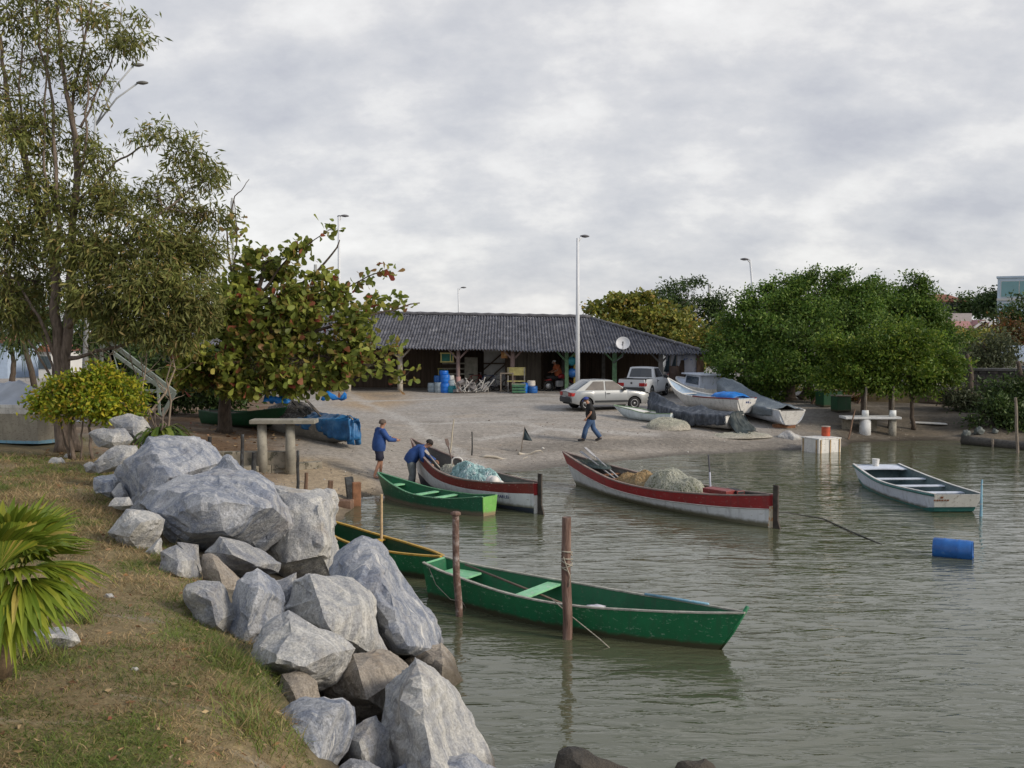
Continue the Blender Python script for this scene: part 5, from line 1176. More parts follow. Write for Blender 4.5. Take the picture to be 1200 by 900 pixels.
# bunched end hanging to the ground
rows = []
for i in range(13):
    u = i / 12; rows.append([Vector((.02 - (.25 + .35 * (k / 36)) * u - .13 * math.sin(k * 1.7) * (.4 + u) - .45 * u ** 3 * abs(math.sin(k * .55)), -.85 + (1.3 + .5 * u) * k / 36, .68 - .70 * u ** .9 + .03 * math.sin(k * 2.1))) for k in range(37)])
cloth('tarpaulin_end', rows, mat('black green tarp', (.03, .042, .045), .6, .35, 4, col2=(.07, .085, .085), b_s=.3), t, amp=.10, sc=2.2, seed=8)
for xx_ in (.25, .75):
    mb = MB(); mb.box((h.L * xx_, 0, -.06), (.2, 1.2, .2)); mb.build('support_block', WOODG, t)
# net covered boat
NETG = mat('blue grey net cover', (0.15, 0.18, 0.205), .85, .35, 30, col2=(.24, .275, .30), b_s=.8, b_scale=55, detail=8)
a, b = D(846, 470, 47.5), D(926, 495, 41.5)
t, L = boat_root('covered_boat', 'white boat covered with a blue-grey fishing net, stern to the water', (a.x, a.y), (b.x, b.y), gz(b.x, b.y) + .16, trim=-.05)
h = Hull(L, spline((0, .62), (.3, .85), (.7, .72), (1, .05)), spline((0, .66), (.5, .70), (1, 1.25)), lambda t: .02 + .3 * sstep(.75, 1, t), SEC_ROUND, .5, .12, floor=None)
h.build([paint('blue scuffed white', (.56, .60, .66), (.16, .28, .42), .03, .5), P_greyin], [(1, 0)], t, inner=1); h.rail(P_white2, t, .07, .04, 0, .5)
cloth('net_cover', cover(h, .07, .98, spline((0, .10), (.4, .26), (.8, .40), (1, .1)), spline((0, .40), (.4, .3), (1, .8)), 36, 26, .05), NETG, t, amp=.05, seed=2)
mb = MB(); mb.prism([h.p(0, z, sd) + Vector((-.004, 0, 0)) for sd, z in ((1, .06), (1, 1), (-1, 1), (-1, .06))], (-.03, 0, 0)); mb.build('transom_board', P_white2, t)
mb = MB(); mb.box((.5, 0, -.08), (.2, 1.0, .18)); mb.build('support_block', WOODO, t); mb = MB(); mb.box((3.2, 0, -.05), (.2, 1.0, .22)); mb.build('support_block', WOODO, t)
# cabin boat behind
t, L = boat_root('cabin_boat', 'white boat with pale blue cabin behind the big open boat', (D(800, 450, 52.5).x, 53.0), (D(842, 450, 48.5).x, 48.8), 1.08)
h = Hull(L, spline((0, .75), (.4, .9), (.8, .6), (1, .05)), spline((0, .7), (.5, .8), (1, 1.1)), lambda t: .0 + .3 * sstep(.75, 1, t), SEC_ROUND, .5, .1, floor=None)
h.build([P_white2, P_white3], [(1, 0)], t, inner=1); h.rail(P_white2, t, .08, .05); h.deck(.55, .99, P_white3, t, .97, name='fore_deck')
mb = MB(); x0, x1 = h.L * .18, h.L * .62
mb.add([(x0, -.6, .6), (x1 + .3, -.5, .7), (x1, -.45, 1.35), (x0, -.55, 1.35), (x0, .6, .6), (x1 + .3, .5, .7), (x1, .45, 1.35), (x0, .55, 1.35)], [(0, 1, 2, 3), (7, 6, 5, 4), (1, 5, 6, 2), (4, 0, 3, 7), (0, 4, 5, 1)]); mb.build('cabin', P_white3, t)
mb = MB(); mb.box(((x0 + x1) / 2 - .05, 0, 1.39), (x1 - x0 + .45, 1.3, .07)); mb.build('roof', P_white3, t, bevel=.02)
gl = mat('dark boat glass', (.04, .06, .09), .15, .1, spec=.6)
for sd in (1, -1):
    mb = MB(); mb.add([(x0 + .15, sd * .595, .88), (x1 - .1, sd * .53, .92), (x1 - .12, sd * .485, 1.27), (x0 + .15, sd * .575, 1.27)], [(0, 1, 2, 3)]); mb.build('window', gl, t)
for xx_ in (.3, .7): mb = MB(); mb.box((h.L * xx_, 0, -.1), (.2, 1.1, .25)); mb.build('support_block', WOODG, t)

# boats under the almond tree at the left
a, b = G(330, 500), G(418, 528)
t, L = boat_root('covered_boat', 'grey wooden boat under a ragged blue tarp behind the stone table', (b.x - .3, b.y + .25), (a.x - 1.2, a.y + 1.0), .62 + .12, trim=0.0)
h = Hull(L, spline((0, .6), (.4, .85), (.8, .6), (1, .08)), spline((0, .8), (.5, .76), (1, .95)), lambda t: .03 + .16 * sstep(.8, 1, t), SEC_ROUND, .3, .05, floor=None)
h.build([paint('grey hull', (.20, .19, .17), (.34, .32, .28), .06, .7), P_greyin], [(1, 0)], t, inner=1)
TARPC = mat('crumpled blue tarp', (0.016, 0.11, 0.28), .4, .4, 3, col2=(.06, .20, .40), b_s=.5, b_scale=8)
cloth('tarpaulin', cover(h, .55, 1.02, spline((0, .12), (.6, .16), (.9, .1), (1, .05)), spline((.5, .66), (.72, .55), (.88, .34), (1, .12)), 36, 30, .08, fold=.10, nf=9), TARPC, t, amp=.07, sc=3.2, seed=6)
rows = [[Vector((h.L + .33 + .10 * u - .06 * abs(math.sin(k * 2)), -.22 + .44 * k / 8, 1.02 - .75 * u)) for k in range(9)] for u in [i / 8 for i in range(9)]]
cloth('tarpaulin_end', rows, TARPC, t, amp=.06, seed=5)
mb = MB(); rows = [[Vector((h.L * (.16 + .50 * i / 14), (-.72 + 1.44 * k / 12), .84 + .52 * math.sin(PI * k / 12) * math.sin(PI * (i + .5) / 15) + .10 * noise.noise((i * .7, k * .7, 3)))) for k in range(13)] for i in range(15)]
NETD = mat('dark netting', (.07, .065, .062), .9, .5, 18, col2=(.30, .29, .28), b_s=.9, b_scale=40, detail=8)
o = cloth('net_heap', [[to_world(t, p) for p in r] for r in rows], NETD, amp=.12, sc=4, off=to_world(t, rows[7][6])); o.location = to_world(t, rows[7][6]); tag(o, 'grey tangled net heaped on the blue-tarped boat', 'fishing net')
for k, (p0, p1, m, lab) in enumerate([((h.L * .76, -.1, .95), (h.L * .40, .3, 1.72), WOODG, 'grey plank leaning up from the net on the blue-tarped boat'), ((h.L * .66, -.35, .98), (h.L * .36, .1, 1.5), SHDARK, 'long dark board propped on the net heap'), ((h.L * .93, .25, 1.05), (h.L * 1.12, -.35, 1.02), WOODP, 'yellow bamboo stick poking out over the bow of the blue-tarped boat')]):
    q0, q1 = to_world(t, p0), to_world(t, p1); mb = MB()
    if k < 2: mb.bar((0, 0, 0), q1 - q0, .10, .03)
    else: mb.tube([(0, 0, 0), q1 - q0], .02, 6)
    o = mb.build('plank' if k < 2 else 'bamboo_stick', m); o.location = q0; tag(o, lab, 'plank' if k < 2 else 'stick')
for xx_ in (.2, .85): mb = MB(); mb.box((h.L * xx_, 0, -.05), (.2, .9, .2)); mb.build('support_block', WOODB, t)
b = D(316, 470, 32.6); rows = [[b + Vector((-.2 + .9 * i / 9, .5 * k / 6, .2 * math.sin(PI * k / 6) + .2 * noise.noise((i * .6, k * .6, 2)) - .12 * i / 9)) for k in range(7)] for i in range(10)]
o = cloth('tarpaulin', rows, TARPB, amp=.1, off=b); o.location = b; tag(o, 'scrap of bright blue tarp behind the net heap, under the almond tree', 'tarpaulin')
b = D(385, 468, 34.5); rows = [[b + Vector((-.3 + .85 * i / 9, .5 * k / 6, .15 * math.sin(PI * k / 6) + .12 * noise.noise((i * .6, k * .6, 7)))) for k in range(7)] for i in range(10)]
o = cloth('tarpaulin', rows, TARPB, amp=.1, off=b); o.location = b; tag(o, 'blue tarp sheet farther back, right of the plank', 'tarpaulin')
a, b = D(325, 498, 35.2), D(240, 487, 36.5)
t, L = boat_root('rowing_boat', 'dark green boat pulled up under the almond tree', (a.x, a.y), (b.x, b.y), 1.15)
h = Hull(L, spline((0, .3), (.4, .6), (.8, .45), (1, .04)), spline((0, .55), (.5, .5), (1, .75)), lambda t: .0 + .15 * sstep(.8, 1, t), SEC_ROUND, .4, .05, floor=None)
h.build([P_dkgreen, P_greyin], [(1, 0)], t, inner=1); h.rail(P_dkgreen, t, .05, .04); h.thwart(.4, .85, .3, P_greyin, t)
# covered boat at the left edge
TARPL = mat('light grey tarp', (.40, .425, .465), .55, .12, 2, b_s=.3, b_scale=7)
a, b = GY(58, 29.0), GY(-80, 31.0)
t, L = boat_root('covered_boat', 'beige boat under a pale grey tarp at the left edge', (a.x, a.y), (b.x, b.y), a.z + .02)
h = Hull(L, spline((0, .9), (.5, 1.0), (.8, .92), (1, .6)), spline((0, 1.1), (1, 1.12)), lambda t: .03, SEC_FLAT, .12, .1, floor=None)
h.build([P_blue, paint('dirty beige hull', (.34, .31, .25), (.22, .19, .15), .07, .6), P_white2], [(.10, 0), (.84, 1), (1, 2)], t, inner=2); h.rail(P_white2, t, .10, .09)
cloth('tarpaulin', wrinkles(cover(h, .04, .98, poly((0, .25), (.30, 1.05), (.5, .55), (.75, .70), (1, .2)), lambda t: 1.13, 40, 30, .10, out=-.06, fold=0), .02, 1.9), TARPL, t, amp=.05, sc=2.6, seed=12)
# ------------------------------------------------------------------ nets, posts and small gear by the water
def net_heap(name, label, loc, rx, ry, h, m, strand_m, seed=0, rz=0, n=700, r=.0035, cat='fishing net'):
    rnd = random.Random(seed); t = thing(name, label, cat, loc, rz); N, K = 30, 44; rows = []
    def hh(x, y):
        d = math.hypot(x, y); k = max(0, 1 - d ** 2.2); return h * k ** .55 * (1 + .30 * noise.noise((x * 2 + seed, y * 2, 0))) + .05 * h * noise.noise((x * 9, y * 9, seed))
    for i in range(N + 1):
        d = i / N; rows.append([Vector((rx * d * math.cos(2 * PI * k / K) * (1 + .12 * noise.noise((math.cos(2 * PI * k / K), math.sin(2 * PI * k / K), seed))), ry * d * math.sin(2 * PI * k / K) * (1 + .12 * noise.noise((math.cos(2 * PI * k / K), math.sin(2 * PI * k / K), seed + 4))), hh(d * math.cos(2 * PI * k / K), d * math.sin(2 * PI * k / K)))) for k in range(K)])
    mb = MB(); mb.grid(rows, close=True); mb.build('heap', m, t, True)
    mb = MB()
    for k in range(n):
        a = rnd.uniform(0, 2 * PI); d = rnd.uniform(0, .95) ** .6; x, y = d * math.cos(a), d * math.sin(a); th = rnd.uniform(0, 2 * PI); pts = []; lift = rnd.uniform(.0, .04)
        for s in range(6):
            pts.append(Vector((x * rx, y * ry, hh(x, y) + lift * math.sin(s / 5 * PI) + .006))); th += rnd.uniform(-.7, .7); x += math.cos(th) * .07; y += math.sin(th) * .07
            if x * x + y * y > .98: break
        if len(pts) > 2: mb.tube(pts, r, 4, caps=False)
    mb.build('strands', strand_m, t)
    return t
NW = mat('sandy net', (.34, .27, .16), .95, .45, 22, col2=(.50, .42, .28), b_s=1, b_scale=60, detail=9)
NGn = mat('olive net', (.20, .21, .135), .95, .5, 24, col2=(.40, .41, .29), b_s=1, b_scale=60, detail=9)
NT = mat('turquoise net', (.20, .33, .34), .9, .5, 20, col2=(.50, .60, .59), b_s=1, b_scale=60, detail=9)
NPale = mat('pale dry net', (.36, .335, .28), .95, .35, 22, col2=(.54, .51, .44), b_s=1, b_scale=60, detail=9)
SP = mat('pale net twine', (.52, .52, .44), .9, .3, 30); SB = mat('brown net twine', (.45, .32, .17), .9, .3, 30); ST = mat('turquoise net twine', (.36, .56, .56), .8, .5, 5, col2=(.78, .8, .79)); SG = mat('dark net twine', (.12, .14, .12), .9, .4, 30)
h, t = FB2; zr = t.rotation_euler.z
net_heap('fishing_net', 'sandy brown net heap in the middle boat, next to the olive heap', to_world(t, (h.L * .615, .02, .1)), .95, .62, .62, NW, SB, 1, zr)
net_heap('fishing_net', 'rounded olive-grey net heap amidships in the middle boat', to_world(t, (h.L * .44, -.02, .1)), 1.15, .68, .80, NGn, SP, 2, zr, 1100)
net_heap('fishing_net', 'thin dark net spread over the bow of the middle boat', to_world(t, (h.L * .90, 0, .66)), .8, .3, .14, mat('dark teal net', (.06, .085, .085), .9, .4, 20, b_s=.8, b_scale=50), SG, 3, zr, 200)
oar('oar', 'grey oar sticking up from the middle boat, the nearer of the crossed pair', to_world(t, (h.L * .70, -.25, .12)), to_world(t, (h.L * .915, .22, 1.22)), .5, .12, OARG, .024)
oar('oar', 'second grey oar of the crossed pair in the middle boat', to_world(t, (h.L * .69, -.12, .12)), to_world(t, (h.L * .93, .30, 1.10)), .5, .12, OARG, .022)
b = to_world(t, (h.L * .27, -.1, .1)); o = thing('marker_pole', 'upright grey and white marker stick standing in the middle boat', 'pole', b)
mb = MB(); mb.tube([(0, 0, 0), (-.05, 0, .95)], .024, 8); mb.build('lower_pole', mat('blue white tape', (.5, .53, .62), .5), o); mb = MB(); mb.tube([(-.05, 0, .95), (-.09, 0, 1.40)], .019, 8); mb.build('upper_pole', mat('dark tape', (.08, .08, .1), .5), o)
mb = MB(); p = W(935, 590, 0); q = W(1033, 638, 0); a_ = to_world(t, (-.1, 0, .35)); mb.tube([a_ - a_, (W(930, 600, .06) - a_) * .6, W(965, 608, .02) - a_, W(1000, 624, .02) - a_, q - a_], .016, 5)
o = mb.build('mooring_rope', mat('dark wet rope', (.05, .05, .045), .8), None, True); o.location = a_; tag(o, 'dark mooring line running from the middle boat out over the water', 'rope')
h, t = FB1; zr = t.rotation_euler.z
net_heap('fishing_net', 'turquoise and silver net heap in the boat where the man reaches in', to_world(t, (h.L * .50, -.02, .18)), 1.15, .62, .66, NT, ST, 5, zr, 700, .006)
net_heap('fishing_net', 'grey net heap forward of the turquoise one', to_world(t, (h.L * .68, .05, .2)), .6, .5, .50, NPale, SP, 6, zr, 300)
FLT = mat('white float plastic', (.62, .60, .57), .5, .15, 4)
for k, (x, y, z, r, lab) in enumerate([(.285, .12, .50, .13, 'white net float in front, behind the lettered stern'), (.265, .34, .56, .16, 'largest white net float, behind the front one'), (.225, .40, .60, .14, 'white net float farthest right, on top of the others'), (.27, .02, .44, .11, 'lowest grey-white net float by the gunwale')]):
    mb = MB(); n_ = 10; mb.lathe([(r * max(.08, math.sin(PI * i / n_)), -r * math.cos(PI * i / n_)) for i in range(n_ + 1)], 16); o = mb.build('net_float', FLT, None, True); o.location = to_world(t, (h.L * x, y, z + .05)); tag(o, lab, 'float', 'net floats in the lettered boat')
oar('oar', 'brown oar handle slanting up behind the bending man', to_world(t, (h.L * .60, .15, .3)), to_world(t, (h.L * .90, -.55, 1.38)), .4, .11, OAR)
oar('oar', 'pale oar slanting inside the bow of the lettered boat', to_world(t, (h.L * .62, .3, .35)), to_world(t, (h.L * .90, .25, 1.15)), .4, .11, mat('pale oar', (.42, .38, .32), .7))
mb = MB(); b = to_world(t, (h.L * .73, -.1, .62)); mb.tube([(0, 0, 0), (.03, 0, .26), (.10, 0, .32), (.24, 0, .32), (.32, 0, .26), (.32, 0, 0)], .024, 8); o = mb.build('bent_pipe', FLT, None, True); o.location = b; tag(o, 'white bent pipe frame in the bow of the lettered boat', 'pipe')
p = G(783, 502); net_heap('fishing_net', 'pale dry net heap on the sand in front of the tarp-covered boat', p - Vector((0, 0, .04)), .95, .6, .42, NPale, SP, 7, .1, 800, .004)
p = G(868, 511); net_heap('fishing_net', 'low grey net spread on the sand right of the hanging tarp', p - Vector((0, 0, .04)), 1.3, .6, .16, NPale, SP, 8, .1, 300)
p = G(560, 560) ; p = GY(573, 28.6); net_heap('fishing_net', 'thin yellowish-green net lying on the shore behind the lettered boat', Vector((p.x, 31.0, gz(p.x, 31.0) - .03)), 1.2, .5, .12, NGn, SP, 9, .2, 200)

# posts standing in the water
POST = mat('red brown post wood', (.155, .095, .075), .9, .45, 5, col2=(.25, .18, .15), b_s=.9, b_scale=18, stretch=(3, 3, .5))
b = W(664, 748, 0); pole('mooring_post', 'thick brown mooring post with rope wound round it, right of the light green seat', 'post', b - Vector((0, 0, .8)), D(664, 606, b.y), .077, .07, POST, 12, wobble=.01, seed=1, group='mooring posts')
mb = MB(); c = D(664, 655, b.y); rp = random.Random(2)
mb.tube([c + Vector((.084 * math.cos(a * .7), .084 * math.sin(a * .7), .10 * math.sin(a * .23) + .05 - a * .004)) for a in range(44)], .010, 5); mb.tube([c + Vector((-.05, -.075, .05)), c + Vector((0, -.09, -.12)), c + Vector((.05, -.085, -.24)), c + Vector((.03, -.088, -.40))], .008, 5)
tag(mb.build('mooring_rope', P_rope, None, True), 'grey rope wound round the thick brown post', 'rope')
b = W(539, 722, 0); pole('mooring_post', 'thinner knobby mooring post by the square end of the long green boat', 'post', b - Vector((0, 0, .8)), D(534, 604, b.y), .062, .055, mat('flaking post wood', (.16, .10, .08), .9, .5, 9, col2=(.38, .33, .31), b_s=1, b_scale=22), 10, wobble=.015, seed=9, group='mooring posts')
c = D(534, 603, b.y); mb = MB(); mb.lathe([(.06, -.02), (.085, .0), (.08, .035), (.05, .05)], 10); o = mb.build('post_cap', POST, None, True); o.location = c; tag(o, 'splayed worn head of the thinner mooring post', 'post cap')
bb = W(447, 645, .1); pole('bamboo_pole', 'thin pale upright pole standing in the ochre-edged canoe', 'pole', W(447, 650, .06), D(447, 579, W(447, 650, .06).y), .03, .026, WOODP, 8, wobble=.0, seed=3)
# old posts between the boulders and the landing
DP = mat('blackened post', (.045, .045, .045), .9, .5, 6, col2=(.10, .11, .12), b_s=.8)
for k, (px, py0, py1, Y, r, lab) in enumerate([(284, 545, 509, 27.0, .055, 'tallest black post behind the biggest boulder, under the stone table'), (298, 562, 530, 25.0, .07, 'stubby black post behind the biggest boulder'), (246, 540, 512, 26.5, .06, 'short dark stake left of the tall black post'), (349, 583, 528, 25.5, .045, 'slim blue-black post at the edge of the sand'), (359, 585, 554, 25.3, .055, 'short grey-brown stake leaning beside the slim post')]):
    b = D(px, py0, Y); pole('old_post', lab, 'post', Vector((b.x, b.y, gz(b.x, b.y) - .3)), D(px, py1, Y), r, r * .85, DP if k != 4 else WOODB, 9, wobble=.02, seed=20 + k, group='old posts by the landing')
for k, (px, py0, py1, w, d, m, lab) in enumerate([(411, 584, 559, .22, .2, DP, 'dark square stump at the water edge'), (418, 590, 565, .22, .16, WOODO, 'orange-brown square stump at the water edge'), (386, 587, 563, .13, .12, WOODB, 'thin brown stump left of the dark one')]):
    b = W(px, py0 + 2, .02); tp_ = D(px, py1, b.y); mb = MB(); hh_ = tp_.z - b.z + .3; mb.box((0, 0, hh_ / 2), (w, d, hh_), Matrix.Rotation(.1 * (k - 1), 3, 'Y') @ Matrix.Rotation(.3, 3, 'Z')); o = mb.build('stump', m, bevel=.02); o.location = b - Vector((0, 0, .3)); tag(o, lab, 'stump', 'stumps of the old jetty')
b = W(397, 592, .08); mb = MB(); mb.box((0, 0, .02), (.75, .3, .26), -.15); o = mb.build('jetty_beam', mat('rotten beam', (.16, .10, .07), .9, .5, 5, b_s=.8), bevel=.03); o.location = b; tag(o, 'rotten beam lying low at the water edge between the stumps', 'beam')
# beach markers
p = G(527, 531); pole('marker_stick', 'pale leaning bamboo stick in the sand behind the lettered boat', 'stick', p - Vector((0, 0, .1)), D(532, 491, p.y), .03, .02, mat('bleached bamboo', (.45, .40, .31), .8), 7, seed=31)
p = G(553, 534); pole('marker_stick', 'dark thin stick upright in the sand right of the pale one', 'stick', p - Vector((0, 0, .1)), D(553, 506, p.y), .028, .022, DP, 7, seed=32)
p = G(610, 530); t = thing('marker_flag', 'black triangular flag on a leaning stick in the sand', 'flag', p)
mb = MB(); tp_ = D(615, 499, p.y) - p; mb.tube([(0, 0, -.1), tp_ * .5, tp_], [.016, .014, .01], 7); mb.build('stick', WOODG, t, True)
FLG = mat('black flag cloth', (.022, .04, .05), .7, .3, 3); a_ = tp_; rows = []
for i in range(9):
    u = i / 8; e = tp_ * (.48 + .52 * u) ; wd = .36 * (1 - u); rows.append([e + Vector((wd * k / 6 + .0, .05 * math.sin(k * 1.3 + u * 3) * (k / 6), -.05 * k / 6)) for k in range(7)])
o = cloth('flag_cloth', rows, FLG, t, amp=.01, thick=.004)
for k, (px, py, L_, rz, lab) in enumerate([(590, 538, 1.7, .12, 'pale crooked driftwood branch on the shore behind the net floats'), (622, 533, .9, .25, 'second short driftwood branch right of the longer one')]):
    p = G(px, py); rp = random.Random(k + 4); o_ = wob(Vector((-L_ / 2, 0, .04)), Vector((L_ / 2, L_ * rz, .06)), 7, .2, rp); mb = MB(); mb.tube(o_, [.05, .05, .045, .04, .035, .03, .02, .012], 7); o = mb.build('driftwood', mat('bleached driftwood', (.46, .42, .35), .9, .25, b_s=.5), None, True); o.location = p; tag(o, lab, 'driftwood')
# concrete table at the left
CON = mat('weathered concrete', (.27, .255, .215), .9, .25, 3, b_s=.5, b_scale=30, speck=(.2, .19, .16), speck_amt=.05, speck_scale=8)
CONM = mat('mossy concrete', (.24, .215, .17), .9, .35, 3, b_s=.5, b_scale=20, speck=(.10, .095, .07), speck_amt=.08, speck_scale=5)
Yt = 28.6; t = thing('concrete_table', 'concrete slab table on two round pillars left of the blue tarp', 'table', GY(323, Yt))
bz = t.location.z; c0, c1 = D(307, 500, Yt), D(340, 500, Yt); zt = D(320, 496, Yt).z
for c in (c0, c1):
    mb = MB(); mb.tube([(c.x - t.location.x, 0, -.15), (c.x - t.location.x, 0, zt - bz + .01)], [.155, .135], 16); mb.build('pillar', CON, t, True)
a, b = D(295, 496, Yt), D(371, 496, Yt); mb = MB(); mb.box(((a.x + b.x) / 2 - t.location.x, .0, zt - bz + .06), (b.x - a.x, .62, .12)); mb.build('slab', CON, t, bevel=.02)
# kerb walls of the old landing
a, b = W(255, 556, .55), W(378, 549, .5); mb = MB(); Lk = (b - a).length
for k in range(6): mb.box((Lk * (k + .5) / 6, .15, -.16), (Lk / 6 - .012, .32, .50))
o = mb.build('low_wall', CONM, bevel=.02); o.location = (a.x, a.y, .62); o.rotation_euler = (0, 0, math.atan2(b.y - a.y, b.x - a.x)); tag(o, 'low mossy concrete kerb wall in front of the slab table', 'wall')
a, b = W(250, 536, .95), W(300, 531, .95); mb = MB(); mb.box((.9, .2, -.1), (2.4, .3, .5)); o = mb.build('low_wall', CONM, bevel=.02); o.location = (a.x, a.y, .95); o.rotation_euler = (0, 0, .05); tag(o, 'short upper kerb wall under the almond tree', 'wall')
# steel trestle left
Yf = 29.5; t = thing('steel_frame', 'triangular grey-green steel frame standing behind the yellow-green bush', 'frame', GY(165, Yf)); mb = MB(); mb.off = t.location; FR = mat('grey green steel', (.20, .235, .22), .6, .25, 4, b_s=.2)
def fb(p, q, w=.08, dy=0, dz=0): mb.bar(D(*p, Yf + dz), D(*q, Yf + dy), w)
fb((128, 400), (205, 460), .12); fb((120, 404), (200, 463), .10, 1.2, 1.2); fb((205, 460), (190, 487), .10); fb((150, 457), (204, 459), .09); fb((140, 447), (188, 447), .09, .6, .6); fb((140, 447), (128, 402), .09); fb((150, 487), (128, 402), .09); fb((120, 404), (115, 487), .09, 1.2, 1.2); fb((185, 450), (187, 486), .07, .5, .5)
mb.build('frame_bars', FR, t)
# blue barrel afloat
def drum(name, label, loc, m, r=.28, hgt=.86, rot=None, group=None, lid_m=None, cat='barrel'):
    t = thing(name, label, cat, loc, group=group, rot=rot); mb = MB()
    pr = [(r * .93, 0), (r, .03)]
    for z in (.30, .66): pr += [(r, hgt * z - .03), (r * 1.035, hgt * z), (r, hgt * z + .03)]
    pr += [(r, hgt - .06), (r * .95, hgt - .015)]; mb.lathe(pr, 24); mb.build('body', m, t, True)
    mb = MB(); mb.lathe([(r * .96, hgt - .014), (r * .97, hgt + .012), (r * .90, hgt + .016), (r * .88, hgt + .004)], 24); mb.lathe([(.04, hgt + .0045), (.04, hgt + .03)], 10, (r * .55, 0, 0)); mb.build('lid', lid_m or m, t, True)
    for o in t.children: smooth_angle(o, .7)
    return t
BLU = mat('blue drum plastic', (.018, .105, .34), .4, .25, 4, speck=(.10, .20, .36), speck_amt=.02, speck_scale=14)
BLU2 = mat('clean blue drum plastic', (.012, .13, .50), .35, .15, 4)
GRD = mat('grey drum plastic', (.25, .31, .36), .5, .25, 4)
TEAL = mat('teal drum plastic', (.03, .22, .27), .5, .2, 4)
p = W(1117, 652, 0); bd = drum('barrel', 'blue plastic barrel floating on its side in the water', p + Vector((-.33, .20, .13)), BLU, .225, .74, rot=(0, PI / 2, -.5))
# white crate and paint tin
b = W(965, 530, 0); t = thing('fish_crate', 'white insulated fish box standing in the shallow water', 'box', (b.x, b.y + .3, 0)); t.rotation_euler = (0, 0, .45)
mb = MB(); mb.box((0, 0, .23), (1.12, .95, .56)); mb.build('body', P_white2, t, bevel=.025)
mb = MB(); mb.box((0, 0, .535), (1.15, .98, .05)); mb.build('lid', P_white2, t, bevel=.015)
BTN = mat('rust stained batten', (.42, .30, .17), .8, .4, 5)
for x in (-.47, .0, .47): mb = MB(); mb.box((x, -.495, .14), (.045, .03, .72)); mb.build('batten', BTN, t)
for y in (-.36, .36): mb = MB(); mb.box((-.58, y, .14), (.03, .045, .72)); mb.build('batten', BTN, t)
p = to_world(t, (.42, .20, .56)); o = thing('paint_tin', 'red tin standing on the white fish box', 'tin', p); mb = MB(); mb.lathe([(.16, 0), (.165, .02), (.165, .36), (.16, .38)], 18); mb.build('body', mat('red tin', (.42, .07, .03), .5, .35, 4), o, True); mb = MB(); mb.lathe([(.168, .36), (.172, .39), (.15, .385)], 18); mb.build('rim', mat('tin rim', (.40, .33, .28), .5), o, True)
p = G(923, 514); rock([(913, 518), (914, 511), (922, 505), (930, 510), (947, 514), (945, 521), (925, 521)], p.y, 'pale broken concrete lump on the mud left of the fish box', 'w', seed=77, name='stone')
# table under the right tree
Yt = 42.4; t = thing('stone_table', 'white-topped stone table with two white collared posts under the bright tree', 'table', GY(1020, Yt)); o_ = t.location; zt = D(1020, 489, Yt).z - o_.z
a, b = D(987, 489, Yt).x - o_.x, D(1052, 488, Yt).x - o_.x
WP = mat('whitewashed stone', (.55, .56, .56), .8, .15, 4, b_s=.3)
mb = MB(); mb.box(((a + b) / 2, 0, zt), (b - a, .9, .10)); mb.build('slab', WP, t, bevel=.02)
for px, r in ((1012, .24), (1044, .16)):
    x = D(px, 489, Yt).x - o_.x; mb = MB(); mb.tube([(x, -.2, -.3), (x, -.2, zt - .05)], [r * 1.05, r], 14); mb.build('pillar', WP if r > .2 else CON, t, True); mb = MB(); mb.tube([(x, -.2, zt + .05), (x, -.2, zt + .32)], [.15, .14], 14); mb.build('collar', mat('white collar', (.66, .68, .68), .6), t, True)
    mb = MB(); mb.tube([(x, -.2, zt + .32), (x + .02, -.2, zt + 1.35)], [.055, .045], 10); mb.build('post', WOODG, t, True)
for px in (995, 1024):
    x = D(px, 489, Yt).x - o_.x; mb = MB(); mb.box((x, .25, zt / 2 - .2), (.45, .12, zt + .25)); mb.build('leg', CONM, t, bevel=.03)
p = G(994, 515); pole('leaning_pole', 'thin wooden pole leaning against the white stone table', 'pole', p, D(1002, 480, p.y + .5), .04, .03, WOODB, 7, seed=41)
p = G(1088, 497); mb = MB(); mb.box((0, 0, .05), (1.5, .5, .05), Matrix.Rotation(-.22, 3, 'Z') @ Matrix.Rotation(.03, 3, 'Y')); o = mb.build('board', P_white2, bevel=.01); o.location = p; tag(o, 'white board lying on the mud right of the stone table', 'board')
# stone wall, log and pole at the right
STW = mat('dark rubble stone', (.055, .052, .05), .95, .4, 3, col2=(.10, .09, .08), b_s=1, b_scale=7)
def rubble_wall(name, label, a, b, z0, z1, th, m, seed, cap=None):
    a, b = Vector(a), Vector(b); d = b - a; Lw = Vector((d.x, d.y, 0)).length; t = thing(name, label, 'wall', (a.x, a.y, z0), math.atan2(d.y, d.x)); mb = MB(); rnd = random.Random(seed); z = -.3
    H = z1 - z0
    while z < H - .02:
        hh_ = min(rnd.uniform(.2, .34), H - z + .001); x = -rnd.uniform(0, .3)
        while x < Lw:
            w = rnd.uniform(.3, .7); mb.box((x + w / 2, rnd.uniform(-.03, .03), z + hh_ / 2), (w - .02, th + rnd.uniform(-.04, .04), hh_ - .015)); x += w
        z += hh_
    mb.box((Lw / 2, 0, H / 2 - .17), (Lw, th - .12, H + .3)); mb.build('stones', m, t, bevel=.02)
    if cap: mb = MB(); mb.box((Lw / 2, 0, H + .06), (Lw + .1, th + .16, .14)); mb.build('coping', cap, t, bevel=.02)
    return t
a, b = D(1122, 440, 52), D(1300, 440, 50); rubble_wall('stone_wall', 'dark stone retaining wall with flat coping at the right edge', a, b, .9, D(1150, 434, 52).z, .5, STW, 3, mat('sooty coping', (.07, .07, .07), .9))
